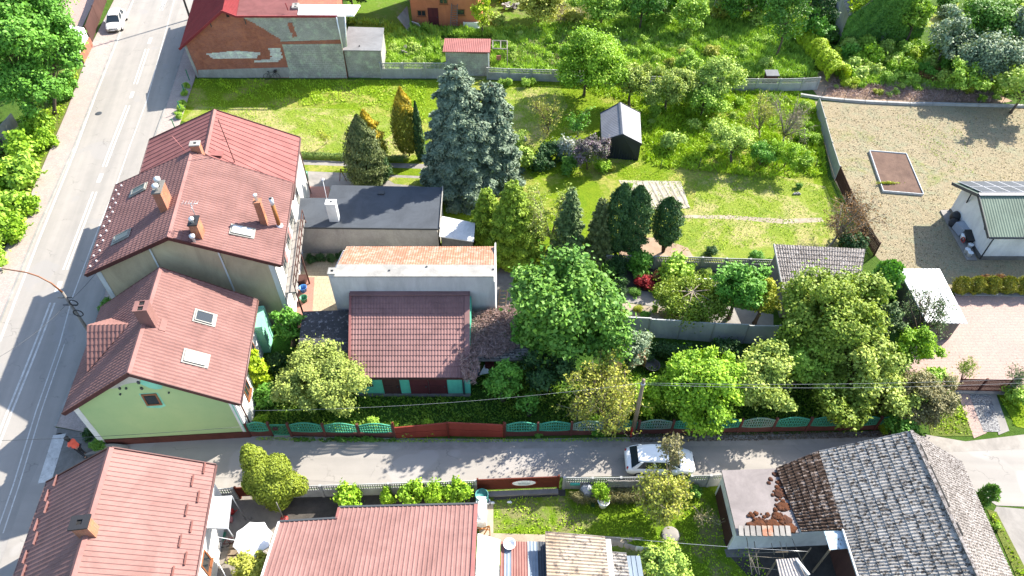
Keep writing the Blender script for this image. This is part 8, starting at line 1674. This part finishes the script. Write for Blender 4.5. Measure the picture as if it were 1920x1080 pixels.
# washing line with cloths
a, b_ = G(1134, 1006, 2.2), G(1515, 1034, 2.2); cable('washing_line', [a, b_], 'long washing line from the rust-stained shed across the south lawn', 'metal_grey', .012, .15)
pl_ = lambda x, y: G(x, y, 2.15)
for i, (x0, y0, x1, y1, m_) in enumerate(((1136, 1009, 1170, 1018, 'cloth_grey'), (1172, 1018, 1192, 1024, 'cloth_grey'), (1193, 1024, 1208, 1026, 'panel_white'), (1210, 1026, 1225, 1027, 'cloth_grey'), (1227, 1027, 1244, 1028, 'cloth_grey'), (1246, 1028, 1256, 1029, 'cushion'), (1260, 1029, 1278, 1030, 'cloth_grey'))):
    p, q = pl_(x0, y0), pl_(x1, y1); mb = MB(); vs = []; n = 7
    for k in range(n + 1):
        o = p.lerp(q, k / n); w_ = .03 * math.sin(k * 1.7 + i); vs += [o + V(0, w_ * .2, 0), o + V(0, w_ + .02, -.35), o + V(0, w_ * 1.6 + .03, -.62)]
    mb.raw(vs, [[k * 3, k * 3 + 1, k * 3 + 4, k * 3 + 3] for k in range(n)] + [[k * 3 + 1, k * 3 + 2, k * 3 + 5, k * 3 + 4] for k in range(n)], 0, True); mb.raw([v_ + V(0, .012, 0) for v_ in vs], [[k * 3, k * 3 + 1, k * 3 + 4, k * 3 + 3][::-1] for k in range(n)] + [[k * 3 + 1, k * 3 + 2, k * 3 + 5, k * 3 + 4][::-1] for k in range(n)], 0, True)
    odd('hanging_cloth', mb, m_, ['widest grey cloth on the washing line, next to the shed', 'narrow grey cloth second along the washing line', 'pale cloth third along the washing line', 'small grey cloth fourth along the washing line', 'grey cloth fifth along the washing line', 'dark bluish cloth sixth along the washing line', 'last grey cloth on the washing line'][i], 'laundry')
# boards in the shaded garden
q = G(1158, 680); mb = MB(); mb.hexa([q + V(-.3, -.5, .1), q + V(.2, -.6, .1), q + V(.5, .6, 1.1), q + V(.1, .7, 1.1)], [q + V(-.3, -.5, .16), q + V(.2, -.6, .16), q + V(.5, .6, 1.2), q + V(.1, .7, 1.2)]); odd('brown_board', mb, 'tarp', 'brown curved board leaning left of the blue-rimmed tub', 'board')
q = G(1198, 682); mb = MB(); mb.hexa([q + V(-.9, -.7, .5), q + V(.3, -.3, .3), q + V(.75, .85, 1.3), q + V(-.2, .3, 1.2)], [q + V(-.9, -.7, .56), q + V(.3, -.3, .38), q + V(.75, .85, 1.36), q + V(-.2, .3, 1.27)]); mb.box(q + V(.1, .2, .5), (.08, 1.2, .9), .4); odd('tan_sheet', mb, 'tarp', 'tan sheet thrown over scrap between central maple and lime tree', 'sheet')
q = G(1222, 690); mb = MB(); mb.lathe((q.x, q.y, 0), [(.4, 0), (.5, .35), (.53, .37), (.48, .37), (.4, .1), (0, .08)], 18); odd('round_tub', mb, 'dark_iron', 'round dark tub with pale rim beside the tan sheet', 'tub')
# household things by the beige house
for (x, y, m_, l_, n_, cat_) in ((568, 531, 'brown_board', 'brown crate at the foot of the balcony', 'crate', 'crate'), (570, 546, 'blue_plastic', 'blue plastic tub under the balcony', 'tub', 'tub'), (571, 565, 'bin_green', 'green watering tub under the balcony, lowest', 'tub', 'tub')):
    q = G(x, y); mb = MB()
    if n_ == 'crate':
        for k in range(3): mb.box((q.x, q.y, .12 + k * .2), (.55, .7, .14))
        mb.box((q.x, q.y, .3), (.5, .65, .6))
    else: mb.lathe((q.x, q.y, 0), [(.2, 0), (.28, .42), (.31, .44), (.26, .44), (.2, .1), (0, .08)], 12)
    odd(n_, mb, m_, l_, cat_)
t = thing('garden_swing', G(645, 330), 'thin red metal frame standing on the driveway behind the dark annex', 'frame'); q = G(650, 340)
for (a, b2) in (((-.6, 0, 0), (-.4, .3, 1.1)), ((0, 0, 0), (-.4, .3, 1.1)), ((-.4, .3, 1.1), (1.0, .3, .9)), ((1.0, .3, .9), (1.2, 0, 0))): mb = MB(); mb.bar(q + V(*a), q + V(*b2), .045, .045); mb.build('bar', 'barn_door', t)
for i in range(5): q = G(1238 + i * 72, 312 - (i % 2) * 4 + 6); mb = MB(); mb.tube([q, q + V(.03, 0, 1.0)], .03, 5); mb.lathe((q.x + .03, q.y, 1.0), [(.035, 0), (.02, .05), (0, .06)], 5); odd('wire_fence_post', mb, 'dark_iron', ['thin iron stake in the grass, first right of the black shed', 'thin iron stake second from the black shed', 'thin iron stake beneath the umbrella-shaped apple tree', 'thin iron stake beneath the small middle apple tree', 'thin iron stake nearest the dry yard fence'][i], 'stake')
for (x, y, l_, m_) in ((770, 100, 'pile of grey rubble and slabs in the weeds behind the slotted fence', 'rubble'), (962, 18, 'pale heap of rubble under the top trees', 'cement_flash')):
    mb = MB(); q = G(x, y)
    for i in range(12): mb.box((q.x + random.uniform(-1.1, 1.1), q.y + random.uniform(-.5, .5), random.uniform(.15, .6)), (random.uniform(.3, .9), random.uniform(.2, .5), .14), random.uniform(0, 3), 0, random.uniform(-.4, .4), random.uniform(-.4, .4))
    odd('rubble_heap', mb, m_, l_, 'rubble')
q = G(1495, 357, 0); bush(G(1497, 352), .35, 'maple_deep', 'small dark green clump on the mown lawn', name='plant'); 
mb = MB(); q = G(1495, 365)
for i in range(5): mb.blob((q.x + .12 * i - .3, q.y + .1 * (i % 2), .08), (.14, .1, .1), 0, 6, 4, .2, 60 + i)
odd('stones', mb, 'cement_flash', 'few grey stones below the small dark clump on the mown lawn', 'stones')
for i in range(9):      # planted rows in the pale vegetable bed
    a, b2 = G(1170 + i * 12, 342), G(1195 + i * 12, 390); mb = MB(); d = (b2 - a); vs = []
    for k in range(9): o = a.lerp(b2, k / 8) + V(.02 * math.sin(k * 2.3 + i), 0, 0); vs += [o + V(-.13, 0, .018), o + V(0, 0, .10 + .02 * math.sin(k * 3.1 + i)), o + V(.13, 0, .018)]
    mb.raw(vs, [[k * 3, k * 3 + 1, k * 3 + 4, k * 3 + 3] for k in range(8)] + [[k * 3 + 1, k * 3 + 2, k * 3 + 5, k * 3 + 4] for k in range(8)], 0, True); o = mb.build('soil_ridge', 'bed_sand'); o['kind'] = 'structure'
mb = MB(); q = G(1670, 350); 
rng = np.random.default_rng(71); n = 500; C = np.array(G(1664, 343, .2)) + rng.normal(size=(n, 3)) * np.array([.45, .07, .06]); tag(leafcloud('lettuce_row', C, dirs(rng, n, 1), .06, .7, 'yellow', None, tuple(G(1664, 343)), rng=rng), 'short row of lettuces in the white-framed raised bed', 'lettuces')
